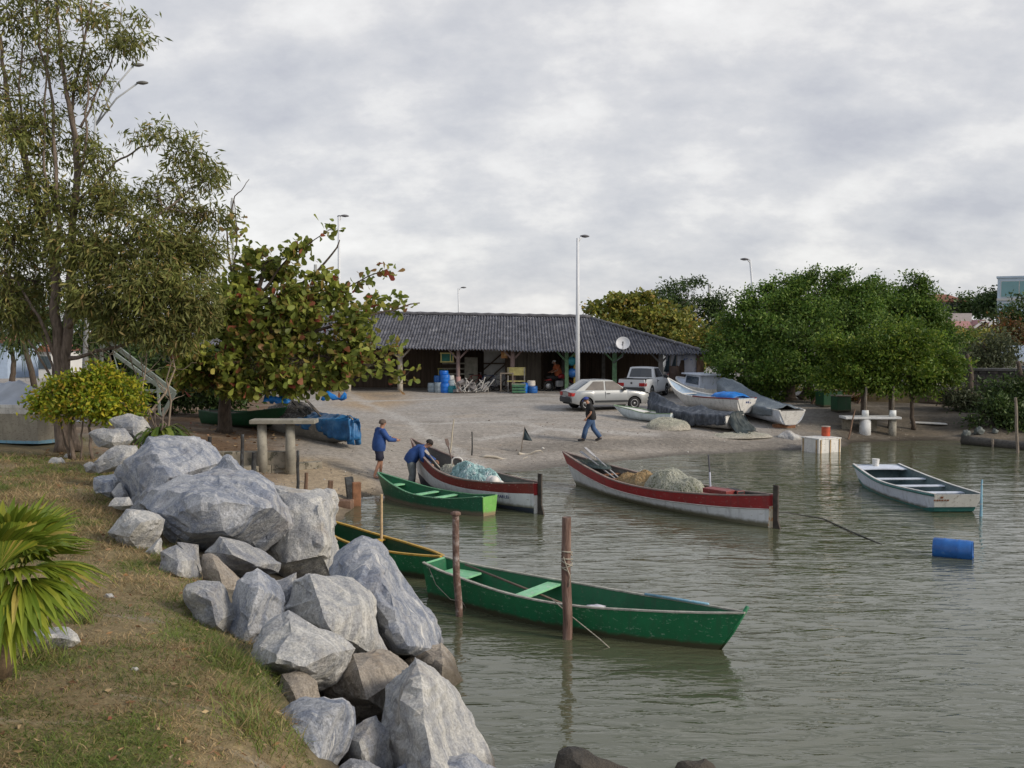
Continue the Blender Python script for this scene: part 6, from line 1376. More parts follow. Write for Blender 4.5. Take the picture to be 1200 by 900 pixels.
a, b = D(1083, 470, 48.6), D(1142, 470, 47.5); rubble_wall('rubble_wall', 'brown rubble wall right of the plastered one behind the stone table', a, b, .6, D(1080, 459, 48.5).z, .45, mat('brown rubble', (.15, .115, .08), .95, .4, 3, col2=(.24, .19, .14), b_s=1, b_scale=7), 4)
a, b = D(1015, 470, 49.2), D(1084, 470, 48.6); t = thing('plastered_wall', 'tan plastered wall in the shade behind the stone table', 'wall', (a.x, a.y, .5), math.atan2(b.y - a.y, b.x - a.x)); mb = MB(); hh_ = D(1050, 456, 49).z - .5; mb.box(((b - a).length / 2, 0, hh_ / 2 - .1), ((b - a).length, .3, hh_ + .2)); mb.build('wall_body', mat('tan plaster', (.17, .135, .075), .9, .25, 2, b_s=.4, speck=(.10, .085, .06), speck_amt=.06, speck_scale=4), t, bevel=.02); mb = MB(); mb.box(((b - a).length / 2, 0, hh_ + .04), ((b - a).length + .06, .38, .08)); mb.build('coping', CONM, t, bevel=.01)
a, b = W(1128, 516, .15), W(1290, 530, .12); mb = MB(); pts = [p - a for p in wob(a, b, 10, .02, random.Random(5))]; mb.tube(pts, [.20] * 11, 12); o = mb.build('log', mat('wet dark log', (.065, .06, .052), .7, .4, 4, b_s=.6, stretch=(.6, 4, 4)), None, True); o.location = a; tag(o, 'long dark log lying along the water edge under the bushes', 'log')
for k, px in enumerate((1146, 1163)):
    p = W(px, 522 + k * 2, 0); pole('stake', ['short grey stake in front of the dark log, left', 'short pale stake in front of the dark log, right'][k], 'stake', p - Vector((0, 0, .4)), p + Vector((0, 0, .32)), .05, .05, WOODG, 8, seed=50 + k)
p = W(1194, 531, 0); pole('tall_stake', 'tall pale pole upright in the water at the right edge', 'pole', p - Vector((0, 0, .5)), D(1190, 466, p.y), .06, .05, WOODG, 9, seed=55)
BAGM = mat('grey plastic sacking', (.12, .135, .13), .5, .3, 5, b_s=.4)
for k, (px, py, s, lab) in enumerate([(1132, 507, .36, 'pale grey plastic bag caught under the creeper bush'), (1147, 512, .42, 'grey plastic sack hanging behind the dark log'), (1166, 510, .25, 'small dirty bag at the foot of the overhanging bush')]):
    p = D(px, py, 42.0); bag('plastic_bag', lab, 'bag', Vector((p.x, p.y, max(p.z - .2, gz(p.x, p.y)))), (s * .5, s * .35, s * .55), BAGM, 60 + k)
# clutter under the round tree
for k, (px, py, Y, sz, m, lab) in enumerate([(972, 478, 47, (1.0, .8, .75), P_dkgreen, 'dark green box on the ground under the round tree'), (986, 485, 45.5, (.7, .6, .7), P_dkgreen, 'dark green crate in front of the box, beside the stone table')]):
    p = GY(px, Y); t = thing('storage_box', lab, 'box', p, .2); mb = MB(); mb.box((0, 0, sz[2] / 2), sz); mb.build('body', m, t, bevel=.02); mb = MB(); mb.box((0, 0, sz[2] + .025), (sz[0] + .05, sz[1] + .05, .05)); mb.build('lid', WOODG, t, bevel=.01)
p = GY(957, 48); t = thing('scrap_pile', 'pile of old planks leaning under the round tree', 'planks', p); mb = MB(); rp = random.Random(8)
for k in range(11): q = Vector((rp.uniform(-.3, 2.2), rp.uniform(-.3, .5), 0)); mb.bar(q, q + Vector((rp.uniform(.5, 1.4), .3, rp.uniform(.2, 1.3))), .14, .04)
mb.build('planks', WOODB, t)
# ------------------------------------------------------------------ fishermen's shed
ROOFM, nt, b = newmat('dark fibre cement tiles')
vec = obj_vec(nt)
c = ramp(nt, noise_tex(nt, vec, 1.6, 6, .65), [(.3, (.046, .048, .060)), (.5, (.080, .083, .10)), (.7, (.13, .134, .155))])
c = mixc(nt, 1.0, c, ramp(nt, noise_tex(nt, mapping(nt, vec, (5, 2.4, 1)), 1.0, 4, .6), [(.35, g(.6)), (.65, g(1.5))]), 'MULTIPLY')
c = mixc(nt, ramp(nt, noise_tex(nt, mapping(nt, vec, (.5, 1.6, 1), (0, 0, .45)), 1.1, 7, .75, .5), [(.59, g(0)), (.66, g(.6))]), c, (.30, .30, .31))
nt.links.new(c, b.inputs['Base Color']); b.inputs['Roughness'].default_value = .75; bump(nt, b, noise_tex(nt, vec, 20, 4, .7), .4, .02)
shed = thing('boat_shed', 'long low open shed with dark tiled roof on wooden posts', 'shed', (0, 56, 1.3)); SO = Vector((0, 56, 1.3))
TILT = -.018
def zt_(x): return TILT * (x + 5)
Ye, Yr, Yb = 53.5, 60.0, 66.5
ze, zr = D(500, 409.5, Ye).z, D(480, 369, Yr).z
XL, XRr, XRe = D(215, 400, Yr).x, D(692, 373, Yr).x, D(832, 412, Ye).x
def slope(x0, x1, y_eave, y_ridge, hipx=None, name='roof'):
    """tiled slope: waves across, small steps down each course"""
    pitch = .172; per = 6; nx = int((x1 - x0) / pitch * per); rows = []; courses = 17; ysign = 1
    for i in range(courses):
        for e in (0, 1):
            v = (i + e * .985) / courses; r = []
            for k in range(nx + 1):
                x = x0 + (x1 - x0) * k / nx; top = y_ridge
                if hipx and x > hipx: top = y_ridge + (y_eave - y_ridge) * (x - hipx) / (x1 - hipx) * .999
                y = y_eave + (top - y_eave) * v; fr = (y - y_eave) / (y_ridge - y_eave)
                zb = ze + (zr - ze) * fr + zt_(x) + .09 * noise.noise((x * .3, fr * 3, 2)) - .10 * math.sin(PI * fr) * .5 + .04 * noise.noise((x * 1.1, fr * 9, 6))
                w = .046 * math.cos(2 * PI * k / per); step = .035 * (1 - e)
                r.append(Vector((x, y, zb + w + step)) - SO)
            rows.append(r)
    mb = MB(); mb.grid(rows)
    # eave thickness
    mb.grid([rows[0], [p - Vector((0, -.02, .03)) for p in rows[0]]]); return mb.build(name, ROOFM, shed, True)
slope(XL, XRe, Ye, Yr, XRr); slope(XL, XRe, Yb, Yr, XRr, 'roof_back')
mb = MB(); pitch = .26; per = 6; n_ = int((Yb - Ye) / pitch * per); rows = []
for i in range(9):
    v = i / 8; r = []
    for k in range(n_ + 1):
        y = Ye + (Yb - Ye) * k / n_; s_ = abs(y - Yr) / (Yb - Yr); x = XRe + (XRr - XRe) * v * (1 - s_); r.append(Vector((x, y, ze + (zr - ze) * v * (1 - s_) + zt_(XRe) + .045 * math.cos(2 * PI * k / per))) - SO)
    rows.append(r)
mb.grid(rows); mb.build('roof_hip', ROOFM, shed, True)
RIDGE = mat('ridge tiles', (.10, .10, .11), .8, .4, 3)
mb = MB(); mb.tube([Vector((XL + (XRr - XL) * i / 60, Yr, zr + zt_(XL + (XRr - XL) * i / 60) + .05 + .03 * (i % 2))) - SO for i in range(61)], .12, 7); mb.tube([Vector((XRr + (XRe - XRr) * i / 30, Yr + (Ye - Yr) * i / 30, zr + (ze - zr) * i / 30 + zt_(XRe) * .9 + .05 + .03 * (i % 2))) - SO for i in range(31)], .11, 7); mb.build('ridge_tiles', RIDGE, shed, True)
SHW = mat('dark shed planks', (.085, .062, .046), .9, .4, 2, b_s=.8, b_scale=12, stretch=(6, 6, .3))
SHL = mat('pale shed planks', (.15, .13, .105), .9, .3, 2, b_s=.8, b_scale=12, stretch=(6, 6, .3))
def shed_wall(px0, px1, Y, z0, z1, m, name='wall', pw=.22):
    x0, x1 = D(px0, 430, Y).x, D(px1, 430, Y).x; mb = MB(); x = x0; rnd = random.Random(px0)
    while x < x1 - .01:
        w = min(pw * rnd.uniform(.8, 1.2), x1 - x); mb.box(Vector((x + w / 2, Y + rnd.uniform(-.02, .02), (z0 + z1) / 2)) - SO, (w + .015, .05, z1 - z0)); x += w
    return mb.build(name, m, shed)
for px0, px1, Y, m in ((215, 540, 58.0, SHW), (540, 640, 58.6, SHW), (640, 776, 60.5, SHW), (604, 634, 57.0, SHL)):
    shed_wall(px0, px1, Y, 1.25, 4.1, m)
wpn = D(567, 430, 57.0).x; wpe = D(592, 430, 57.0).x
mb = MB(); mb.box(Vector(((wpn + wpe) / 2, 57.0, 2.7)) - SO, (wpe - wpn, .06, 2.3)); mb.build('white_panel', mat('limewashed board', (.42, .42, .41), .9, .2, 3), shed)
mb = MB()
for p, q in (((567, 433), (590, 413)), ((567, 426), (592, 426)), ((570, 447), (592, 427))): mb.bar(D(*p, 56.85) - SO, D(*q, 56.85) - SO, .14, .08)
mb.box(Vector((D(595, 430, 56.8).x, 56.8, 2.5)) - SO, (.3, .2, 2.6)); mb.build('timber_brace', SHW, shed)
PALE = mat('pale post wood', (.36, .33, .28), .9, .25, 4, b_s=.4); PINK = mat('pinkish post paint', (.26, .19, .18), .8, .3, 4); GRN = mat('green post paint', (.10, .19, .10), .7, .3, 4); YEL = mat('yellow post paint', (.38, .30, .08), .7, .3, 4); GREYP = mat('grey post', (.20, .19, .18), .9, .3)
def post(px, Y, r, m, m2=None, square=False, brace=True):
    x = D(px, 430, Y).x; z0 = gz(x, Y) - .2; z1 = ze + (zr - ze) * (Y - Ye) / (Yr - Ye) + zt_(x) - .08; mb = MB(); mb.off = SO
    if square: mb.box((x, Y, (z0 + z1) / 2), (r * 2, r * 2, z1 - z0))
    else: mb.tube(wob(Vector((x, Y, z0)), Vector((x, Y, z1)), 5, .012, random.Random(px)), [r * 1.08, r, r * .97, r * .95, r * .95, r * .9], 10)
    mb.build('post', m, shed, not square)
    if m2: mb = MB(); mb.off = SO; mb.tube([(x, Y, z0), (x, Y, z0 + 1.05)], [r * 1.35, r * 1.25], 10); mb.build('post_foot', m2, shed, True)
    if brace:
        mb = MB(); mb.off = SO
        for s in (1, -1): mb.bar((x, Y, z1 - .75), (x + s * .7, Y, z1 - .02), .09)
        mb.build('brace', m, shed)
for px, Y, r, m, m2, sq, br in ((280, 54.3, .14, GREYP, None, 0, 0), (342, 54.3, .14, GREYP, None, 0, 1), (408, 54.3, .14, PALE, None, 0, 1), (469, 54.3, .15, PALE, None, 0, 1), (537, 54.4, .11, PINK, mat('pink paint', (.36, .22, .21), .8, .3), 0, 1), (601, 54.5, .14, PINK, None, 0, 1), (664, 54.4, .10, GRN, None, 1, 1), (674, 54.6, .08, YEL, None, 1, 0), (720, 54.4, .12, GRN, None, 1, 1), (774, 54.4, .12, GREYP, None, 1, 1), (819, 54.2, .12, WOODB, None, 1, 0), (822.5, 54.7, .10, WOODB, None, 1, 0), (660, 60.0, .1, GREYP, None, 1, 0), (707, 59, .1, GREYP, None, 1, 0)):
    post(px, Y, r, m, m2, sq, br)
mb = MB(); mb.off = SO
for Y in (54.4, 57.2):
    xe_ = XRe + (XRr - XRe) * (Y - Ye) / 6.5 - .4; mb.bar((XL, Y, ze + (zr - ze) * (Y - Ye) / 6.5 + zt_(XL) - .16), (xe_, Y, ze + (zr - ze) * (Y - Ye) / 6.5 + zt_(XRe) - .16), .12, .18)
mb.build('eave_beam', mat('reddish beam', (.15, .085, .055), .9, .3), shed)
# boards and box hung on the shed
GB = mat('green board', (.012, .13, .10), .5, .3, 3); YF = mat('yellow frame', (.50, .45, .17), .7, .2)
def framed(label, px0, px1, py0, py1, Y):
    a, b = D(px0, py1, Y), D(px1, py0, Y); t = thing('framed_board', label, 'board', (a + b) / 2); w, hh_ = b.x - a.x, b.z - a.z
    mb = MB(); mb.box((0, 0, 0), (w, .03, hh_)); mb.build('panel', GB, t); mb = MB()
    for z in (-1, 1): mb.box((0, -.02, z * hh_ / 2), (w + .12, .06, .07))
    for x in (-1, 1): mb.box((x * w / 2, -.02, 0), (.07, .055, hh_ - .08))
    mb.box((w * .28, -.018, 0), (.06, .04, hh_ - .08)); mb.build('frame', YF, t); return t
framed('green board in a pale yellow frame hung under the eave', 517, 531, 414, 424, 54.9)
framed('darker green board in a thin yellow frame behind the blue barrels', 514, 524, 432, 444, 57.8)
t = thing('birdhouse', 'small orange wooden box with a front opening hung on the shed post', 'birdhouse', D(591, 416, 54.9)); mb = MB(); mb.box((0, 0, 0), (.36, .3, .36)); mb.build('body', mat('orange box wood', (.40, .20, .08), .8, .3), t, bevel=.01); mb = MB(); mb.box((.06, -.16, .02), (.16, .03, .18)); mb.build('opening', mat('box inside', (.50, .34, .16), .8), t); mb = MB(); mb.box((0, 0, .21), (.44, .38, .05)); mb.build('roof', WOODB, t)
# drums, seat and table under the eave
def shed_pt(px, Y=53.9): return GY(px, Y)
STACK = [(507, 54.3, 0, GRD, 'grey drum at the left end of the drum stack', .30, .85), (514.5, 54.0, 0, GRD, 'grey-blue drum second from left in the bottom row', .27, .95), (521.5, 53.9, 0, BLU2, 'bright blue drum in the middle of the bottom row', .28, .88), (529, 53.9, 0, TEAL, 'teal drum at the right of the bottom row', .27, .62), (513.5, 54.3, .95, BLU, 'dark blue drum lying second row left', .26, .6), (521.5, 54.0, .88, BLU2, 'bright blue drum in the second row', .29, .8), (528.5, 54.0, .62, GRD, 'grey drum on the teal one', .25, .55), (520, 54.3, 1.68, BLU2, 'topmost blue drum of the stack', .28, .35), (528, 54.3, 1.17, mat('white drum', (.45, .46, .45), .5), 'whitish canister on the right of the stack', .22, .4)]
for px, Y, dz, m, lab, r, hg in STACK:
    p = shed_pt(px, Y); drum('barrel', lab, p + Vector((0, 0, dz * .58)), m, r * .92, hg * .58, group='drums stacked under the shed')
for px, Y, dz, m, lab, r, hg in [(613, 53.6, 0, BLU2, 'larger blue drum of the group beside the yellow seat', .30, .72), (616, 54.0, .0, BLU2, 'blue drum just behind the larger one beside the yellow seat', .3, .82), (624, 53.6, 0, BLU, 'low dark blue drum right of the yellow seat', .29, .58), (622.5, 53.9, .58, mat('white canister', (.60, .56, .50), .5, speck=(.4, .2, .15), speck_amt=.03), 'white canister on top of the low blue drum', .24, .45)]:
    p = shed_pt(px, Y); drum('barrel', lab, p + Vector((0, 0, dz * .62)), m, r * .95, hg * .62, group='drums by the yellow seat')
p = shed_pt(605, 54.0); t = thing('bench', 'yellow-backed wooden seat between the shed post and the blue drums', 'bench', p); YS = mat('old yellow paint', (.36, .32, .13), .8, .3)
mb = MB(); mb.box((0, .2, 1.15), (1.0, .05, .45)); mb.build('backrest', YS, t); mb = MB(); mb.box((0, 0, .62), (1.0, .45, .05)); mb.build('seat', YS, t)
for x in (-.45, .45):
    for y in (-.18, .2): mb = MB(); mb.box((x, y, .46 if y < 0 else .68), (.06, .06, .95 if y < 0 else 1.35)); mb.build('leg', GREYP, t)
p = shed_pt(608, 53.4); t = thing('crate', 'green slatted crate in front of the yellow seat', 'crate', p); mb = MB()
for z in (.1, .26, .42): mb.box((0, -.26, z), (.72, .025, .11)); mb.box((0, .26, z), (.72, .025, .11)); mb.box((-.36, 0, z), (.025, .5, .11)); mb.box((.36, 0, z), (.025, .5, .11))
mb.box((0, 0, .05), (.7, .5, .03)); mb.build('slats', mat('crate green', (.06, .16, .09), .6, .3), t); mb = MB(); mb.box((0, 0, .50), (.78, .56, .03)); mb.build('top_board', mat('crate top', (.22, .27, .2), .8), t)
p = shed_pt(594, 54.0); t = thing('work_table', 'narrow wooden table left of the yellow seat', 'table', p); mb = MB(); mb.box((0, 0, 1.05), (.75, .5, .05)); mb.build('tabletop', WOODG, t)
for x in (-.33, .33):
    for y in (-.2, .2): mb = MB(); mb.box((x, y, .5), (.06, .06, 1.06)); mb.build('leg', WOODG, t)
# bicycles
def bicycle(label, p, rz, m):
    t = thing('bicycle', label, 'bicycle', p, rz, group='bicycles leaning in the shed'); BK = mat('tyre rubber', (.018, .018, .018), .8); ST_ = mat('spoke steel', (.35, .36, .38), .4, metal=.7)
    for x in (-.52, .52):
        mb = MB(); mb.tube([(x + .33 * math.cos(a), 0, .34 + .33 * math.sin(a)) for a in [2 * PI * k / 24 for k in range(25)]], .02, 6, caps=False); w = mb.build('wheel', BK, t, True)
        mb = MB()
        for k in range(10): mb.tube([(x, 0, .34), (x + .32 * math.cos(k * PI / 5), 0, .34 + .32 * math.sin(k * PI / 5))], .004, 3)
        mb.build('spokes', ST_, w)
    mb = MB(); bb_, st, hd, rr, fr = (-.05, 0, .30), (-.18, 0, .85), (.36, 0, .88), (-.52, 0, .34), (.52, 0, .34)
    for a, b in ((bb_, st), (bb_, hd), (st, hd), (bb_, rr), (st, rr), (hd, fr)): mb.tube([a, b], .019, 6)
    mb.build('frame', m, t, True); mb = MB(); mb.tube([hd, (.36, 0, 1.0)], .014, 6); mb.tube([(.30, -.28, 1.0), (.38, -.1, 1.02), (.38, .1, 1.02), (.30, .28, 1.0)], .014, 6); mb.build('handlebar', ST_, t, True); mb = MB(); mb.prism([(-.32, -.08, .9), (-.05, -.02, .9), (-.05, .02, .9), (-.32, .08, .9)], (0, 0, .05)); mb.build('saddle', BK, t)
    return t
bicycle('dark bicycle against the braced white panel', shed_pt(571, 54.9), .1, mat('dark blue frame', (.03, .05, .12), .4)); bicycle('bicycle standing nearest the table', shed_pt(584, 54.6), -.15, mat('grey frame', (.2, .2, .22), .4)); bicycle('bicycle with red frame behind the junk heap', shed_pt(556, 55.3), .2, mat('red frame', (.2, .03, .03), .4))
p = shed_pt(553, 53.6); t = thing('junk_heap', 'heap of white chair frames and scrap in front of the bicycles', 'scrap', p); rp = random.Random(12); mb = MB()
for k in range(34): q = Vector((rp.uniform(-1.1, .9), rp.uniform(-.4, .4), rp.uniform(0, .25))); mb.tube([q, q + Vector((rp.uniform(-.5, .7), rp.uniform(-.3, .3), rp.uniform(.0, .75)))], rp.uniform(.018, .035), 6)
mb.build('bars', mat('dirty white steel', (.45, .44, .42), .6, .4, 6), t); mb = MB()
for k in range(8): mb.box((rp.uniform(-.9, .7), rp.uniform(-.3, .3), rp.uniform(.1, .6)), (rp.uniform(.2, .5), rp.uniform(.2, .4), rp.uniform(.05, .2)), Matrix.Rotation(rp.uniform(-1, 1), 3, 'X') @ Matrix.Rotation(rp.uniform(-1, 1), 3, 'Z'))
mb.build('panels', mat('scrap panels', (.17, .16, .16), .8, .5, 3), t)
p = shed_pt(550, 56.2); t = thing('plank_stack', 'pale board and rails leaning behind the junk heap', 'planks', p); mb = MB(); mb.box((.1, 0, .9), (.75, .06, 1.9), Matrix.Rotation(-.12, 3, 'X')); 
for k in range(5): mb.box((-.9, -.1, .3 + .3 * k), (1.3, .05, .08))
mb.build('planks', mat('pale board', (.24, .23, .19), .9, .3), t)
# buoys hung on the green and yellow posts
for k, (px, py, m, lab) in enumerate([(670, 423, TEAL, 'round teal buoy hung between green and yellow shed posts'), (670.5, 437, BLU, 'round blue buoy hung below the teal one')]):
    mb = MB(); mb.lathe([(.27 * max(.05, math.sin(PI * i / 10)), -.27 * math.cos(PI * i / 10)) for i in range(11)], 16); o = mb.build('buoy', m, None, True); o.location = D(px, py, 54.5); tag(o, lab, 'buoy')
# satellite dish on the roof
p = D(730, 402, 53.9); t = thing('satellite_dish', 'white round satellite dish on a bracket at the shed eave', 'dish', p); R = Vector((-.1, -.86, .42)).to_track_quat('Z', 'Y').to_matrix()
mb = MB(); pr = [(.02 + .36 * i / 8, -.10 + .10 * (i / 8) ** 2) for i in range(9)]; mb.lathe(pr + [(.385, .0), (.37, -.015)] + [(r, z - .02) for r, z in pr[::-1][1:]], 26, (0, 0, 0), R); mb.build('reflector', mat('dish enamel', (.60, .61, .63), .4, .08), t, True)
mb = MB(); mb.tube([R @ Vector((0, -.34, -.03)), R @ Vector((0, -.2, .42))], .015, 6); mb.tube([R @ Vector((0, -.2, .38)), R @ Vector((0, -.16, .52))], .035, 8); mb.build('feed_arm', mat('grey bracket', (.15, .15, .16), .6), t); mb = MB(); mb.tube([(0, .05, -.05), (0, .1, -.75), (-.5, .3, -1.1)], .03, 7); mb.build('bracket', mat('grey bracket', (.15, .15, .16), .6), t, True)
# brown barrels, flags and cloth behind the pick-up
for k, (px, lab, hg) in enumerate([(790, 'narrow brown oil drum left, behind the pick-up', 1.15), (796, 'rusty brown oil drum standing in the middle, behind the pick-up', 1.45), (803, 'brown oil drum on the right, beside the white van', 1.25)]):
    drum('oil_drum', lab, GY(px, 54.0 + .5 * k) + Vector((0, 0, .35)), mat('brown drum', (.07, .045, .035), .7, .4, 3), .29, hg, group='brown drums behind the pick-up', cat='drum')
for k, px in enumerate((785, 792.5)):
    p = GY(px, 54.0); t = thing('marker_flag', ['black flag on a stick left, behind the pick-up cab', 'black flag on a stick right, by the brown drums'][k], 'flag', p, group='black marker flags at the shed'); mb = MB(); mb.tube([(0, 0, 0), (.02, 0, 2.35)], .02, 6); mb.build('stick', WOODG, t)
    cloth('flag_cloth', [[Vector((-.02 - .34 * (1 - i / 6) * j / 5, .04 * math.sin(j), 1.2 + 1.1 * i / 6)) for j in range(6)] for i in range(7)], FLG, t, amp=.02, thick=.005)
# ------------------------------------------------------------------ street lamps
LAMPW = mat('white lamp post', (.62, .64, .67), .5, .06, 2); LAMPG = mat('galvanised post', (.40, .42, .44), .5, .15, 2); HEADM = mat('dark lamp head', (.09, .09, .10), .5); GLS = mat('lamp glass', (.55, .57, .58), .25)
def lamp(label, base, top, r0, r1, arms, m=LAMPW, head=HEADM, hs=1.0, sub='street_lamp'):
    base, top = Vector(base), Vector(top); t = thing(sub, label, 'street lamp', base, group='street lamps'); d = top - base
    mb = MB(); mb.tube([(0, 0, -.1), d * .5, d], [r0, (r0 + r1) / 2, r1], 12); mb.build('post', m, t, True); mb = MB(); mb.lathe([(r0 * 2, 0), (r0 * 2, .03), (r0 * 1.2, .06)], 12); mb.build('base_plate', m, t)
    for e, bend in arms:
        e = Vector(e); s = d * .97; mid = s.lerp(d + e, .5) + Vector((0, 0, bend)); a = mb = MB(); mb.tube([s, mid, d + e], r1 * .7, 7); arm = mb.build('arm', m, t, True)
        dn = Vector((e.x, e.y, 0)).normalized() if Vector((e.x, e.y, 0)).length > .01 else Vector((1, 0, 0)); sd = Vector((-dn.y, dn.x, 0)); c = d + e; up = Vector((0, 0, 1)); rows = []
        for i in range(7):
            u = i / 6; w = (.05 + .15 * math.sin(PI * min(1, u * 1.1 + .05)) ** .6) * hs; hh_ = .09 * math.sin(PI * (u * .9 + .05)) * hs + .02
            rows.append([c + dn * (u * .75 - .1) * hs + sd * w * math.cos(2 * PI * k / 10) + up * hh_ * math.sin(2 * PI * k / 10) for k in range(10)])
        mb = MB(); mb.grid(rows, close=True); mb.add(rows[0], [tuple(range(10))]); mb.add(rows[-1], [tuple(range(10))]); hd = mb.build('lamp_head', head, t, True)
        mb = MB(); q = c + dn * .32 * hs - up * .08 * hs; mb.lathe([(.02, -.03), (.10 * hs, 0), (.12 * hs, .03)], 10, q); mb.build('lens', GLS, hd, True)
    return t
b = GY(677, 53.0); lamp('tall white lamp post in front of the shed, beside the silver car', b, D(677, 279, 53), .13, .075, [((.22, .1, .12), .02), ], hs=.7)
b = GY(398, 62.0); lamp('white lamp post rising behind the almond tree, with a small dark head', b, D(397, 254, 62), .11, .07, [((.18, .1, .08), .02), ((-.06, .5, .1), 0)], hs=.7)
b = GY(539, 120.0); lamp('thin far lamp post standing behind the shed ridge', b, D(537, 338, 120), .12, .08, [((.4, .1, .12), .03)], hs=.9)
b = GY(890, 80); lamp('leaning lamp post above the round tree, head to the left', b, D(879, 304, 80), .13, .08, [((-.25, -.1, .0), .0)], hs=1.0)
b = D(878, 308, 80) - D(879, 304, 80)
Y = 36.0; b = GY(95, Y); top = D(112, 137, Y); lamp('street lamp with two bent arms and oval heads beside the tall tree', b, top, .10, .045, [(D(157, 76, Y) - top, .28), (D(162, 97, Y) - top, .22)], LAMPG, mat('grey lamp head', (.16, .16, .15), .4), .55)
def utility(label, px, Y, py, r=.13):
    b = GY(px, Y); t = thing('utility_pole', label, 'pole', b, group='utility poles'); hh_ = D(px, py, Y).z - b.z; mb = MB(); mb.tube([(0, 0, -.2), (0, 0, hh_)], [r, r * .7], 10); mb.build('shaft', mat('grey pole concrete', (.33, .34, .33), .8, .15), t, True); mb = MB(); mb.box((0, 0, hh_ - .45), (.16, .16, .5)); mb.build('bracket', LAMPG, t); return t
utility('grey concrete pole rising left of the round tree', 830, 90, 333, .17); utility('shorter pole beside the tall concrete one', 833.5, 92, 358, .15); utility('grey pole half hidden in the almond tree', 371, 66, 310, .15); utility('thin bare pole above the tall tree on the left of the almond tree', 275, 58, 232, .09)
# ------------------------------------------------------------------ houses on the right
HB = mat('pale blue render', (.50, .60, .72), .7, .06, .6); HG = mat('teal glass', (.13, .30, .33), .12, .12, .4, spec=.8); HGd = mat('dark opening', (.05, .07, .09), .3); TR = mat('terracotta roof', (.22, .085, .055), .85, .3, 2, b_s=.6, b_scale=18); PK = mat('pink roof', (.36, .19, .18), .85, .2, 1.5, b_s=.5, b_scale=14, stretch=(1, 6, 1)); WH = mat('white render', (.58, .58, .57), .8, .08, .5); PKW = mat('pink render', (.42, .29, .25), .8, .1, .6)
Yh = 130; a = D(1168, 372, Yh); zt2 = D(1168, 326, Yh).z; s = Yh / F; t = thing('apartment_building', 'pale blue apartment building with wide teal windows at the right edge', 'building', (a.x, Yh, 1.3), -.50)
Wd, Dp, H = 14.0, 11.0, zt2 - 1.3
mb = MB(); mb.box((Wd / 2, Dp / 2, H / 2), (Wd, Dp, H)); mb.build('wall', HB, t); mb = MB(); mb.box((Wd / 2, Dp / 2, H + .12), (Wd + .3, Dp + .3, .24)); mb.build('roof', HB, t)
mb = MB(); zf = D(1168, 351, Yh).z - 1.3; mb.box((Wd / 2, -.10, zf), (Wd + .1, .2, .3)); mb.build('ledge', WH, t)
for x0, x1, z0, z1 in ((.45, 2.5, zf + .35, H - .45), (2.62, 6.2, zf + .35, H - .45), (6.4, 11, zf + .35, H - .45), (.75, 1.9, zf - 2.0, zf - .5), (3.7, 5.2, zf - 2.0, zf - .4), (.5, 1.7, .3, 2.6), (7, 9, zf - 2, zf - .5), (3.5, 6, .6, 2.4)):
    mb = MB(); mb.box(((x0 + x1) / 2, -.03, (z0 + z1) / 2), (x1 - x0 + .16, .08, z1 - z0 + .16)); f = mb.build('window', WH, t); mb = MB(); mb.box(((x0 + x1) / 2, -.075, (z0 + z1) / 2), (x1 - x0, .02, z1 - z0)); mb.build('pane', HG if z1 > 3 else HGd, f)
Yh = 150; a = D(1086, 371, Yh); b = D(1131, 371, Yh); t = thing('house', 'white house with a terracotta roof above the trees', 'house', ((a.x + b.x) / 2, Yh, 1.3)); Wd = b.x - a.x; H = D(1100, 353, Yh).z - 1.3
mb = MB(); mb.box((0, 4, H / 2), (Wd * .94, 8, H)); mb.build('wall', WH, t); zr2 = D(1100, 346.5, Yh).z - 1.3; x = Wd / 2
mb = MB(); mb.add([(-x, -.5, H), (x, -.5, H), (x - .9, 4, zr2 + .35), (-x + .9, 4, zr2 + .35), (-x, 8.5, H), (x, 8.5, H), (-x, -.5, H - .15), (x, -.5, H - .15), (x, 8.5, H - .15), (-x, 8.5, H - .15)], [(0, 1, 2, 3), (3, 2, 5, 4), (1, 5, 2), (4, 0, 3), (6, 7, 1, 0), (7, 8, 5, 1), (8, 9, 4, 5), (9, 6, 0, 4), (9, 8, 7, 6)]); mb.build('roof', TR, t)
for k in range(4): xx_ = -Wd * .38 + Wd * .25 * k; mb = MB(); mb.box((xx_, -.02, H - .9), (.8, .06, 1.1)); f = mb.build('window', mat('window brown', (.20, .15, .12), .7), t); mb = MB(); mb.box((xx_, -.06, H - .9), (.6, .03, .9)); mb.build('pane', HGd, f)
Yh = 105; a = D(1110, 392, Yh); t = thing('house', 'house with pink corrugated roofs, double gable and a chimney block', 'house', (a.x, Yh, 1.3)); H = D(1110, 385, Yh).z - 1.3; zr2 = D(1140, 376, Yh).z - 1.3; Wd = D(1163, 385, Yh).x - a.x
mb = MB(); mb.box((Wd * .5, 3.5, H / 2), (Wd * .96, 7, H)); mb.add([(Wd * .55, -.0, H - .01), (Wd * .98, -.0, H - .01), (Wd * .77, -.0, zr2 - .12)], [(0, 1, 2)]); mb.build('wall', PKW, t)
mb = MB(); mb.add([(0, -.4, H + .05), (Wd * .56, -.4, H + .05), (Wd * .72, 3, zr2 + .3), (Wd * .1, 3, zr2 + .3), (0, 7.4, H), (Wd, 7.4, H)], [(0, 1, 2, 3), (3, 2, 5, 4)]); mb.build('main_roof', PK, t)
mb = MB()
for dx, dy, dz in ((0, -.6, .02), (Wd * .10, -1.6, -.25)):
    for s in (1, -1):
        ap = Vector((Wd * .77 + dx * .6, dy, zr2 + dz)); ee = ap + Vector((s * Wd * .24, 0, -(zr2 - H) * 1.05)); mb.prism([ap, ee, ee + Vector((0, 4.5, 0)), ap + Vector((0, 4.5, 0))], (0, 0, .1))
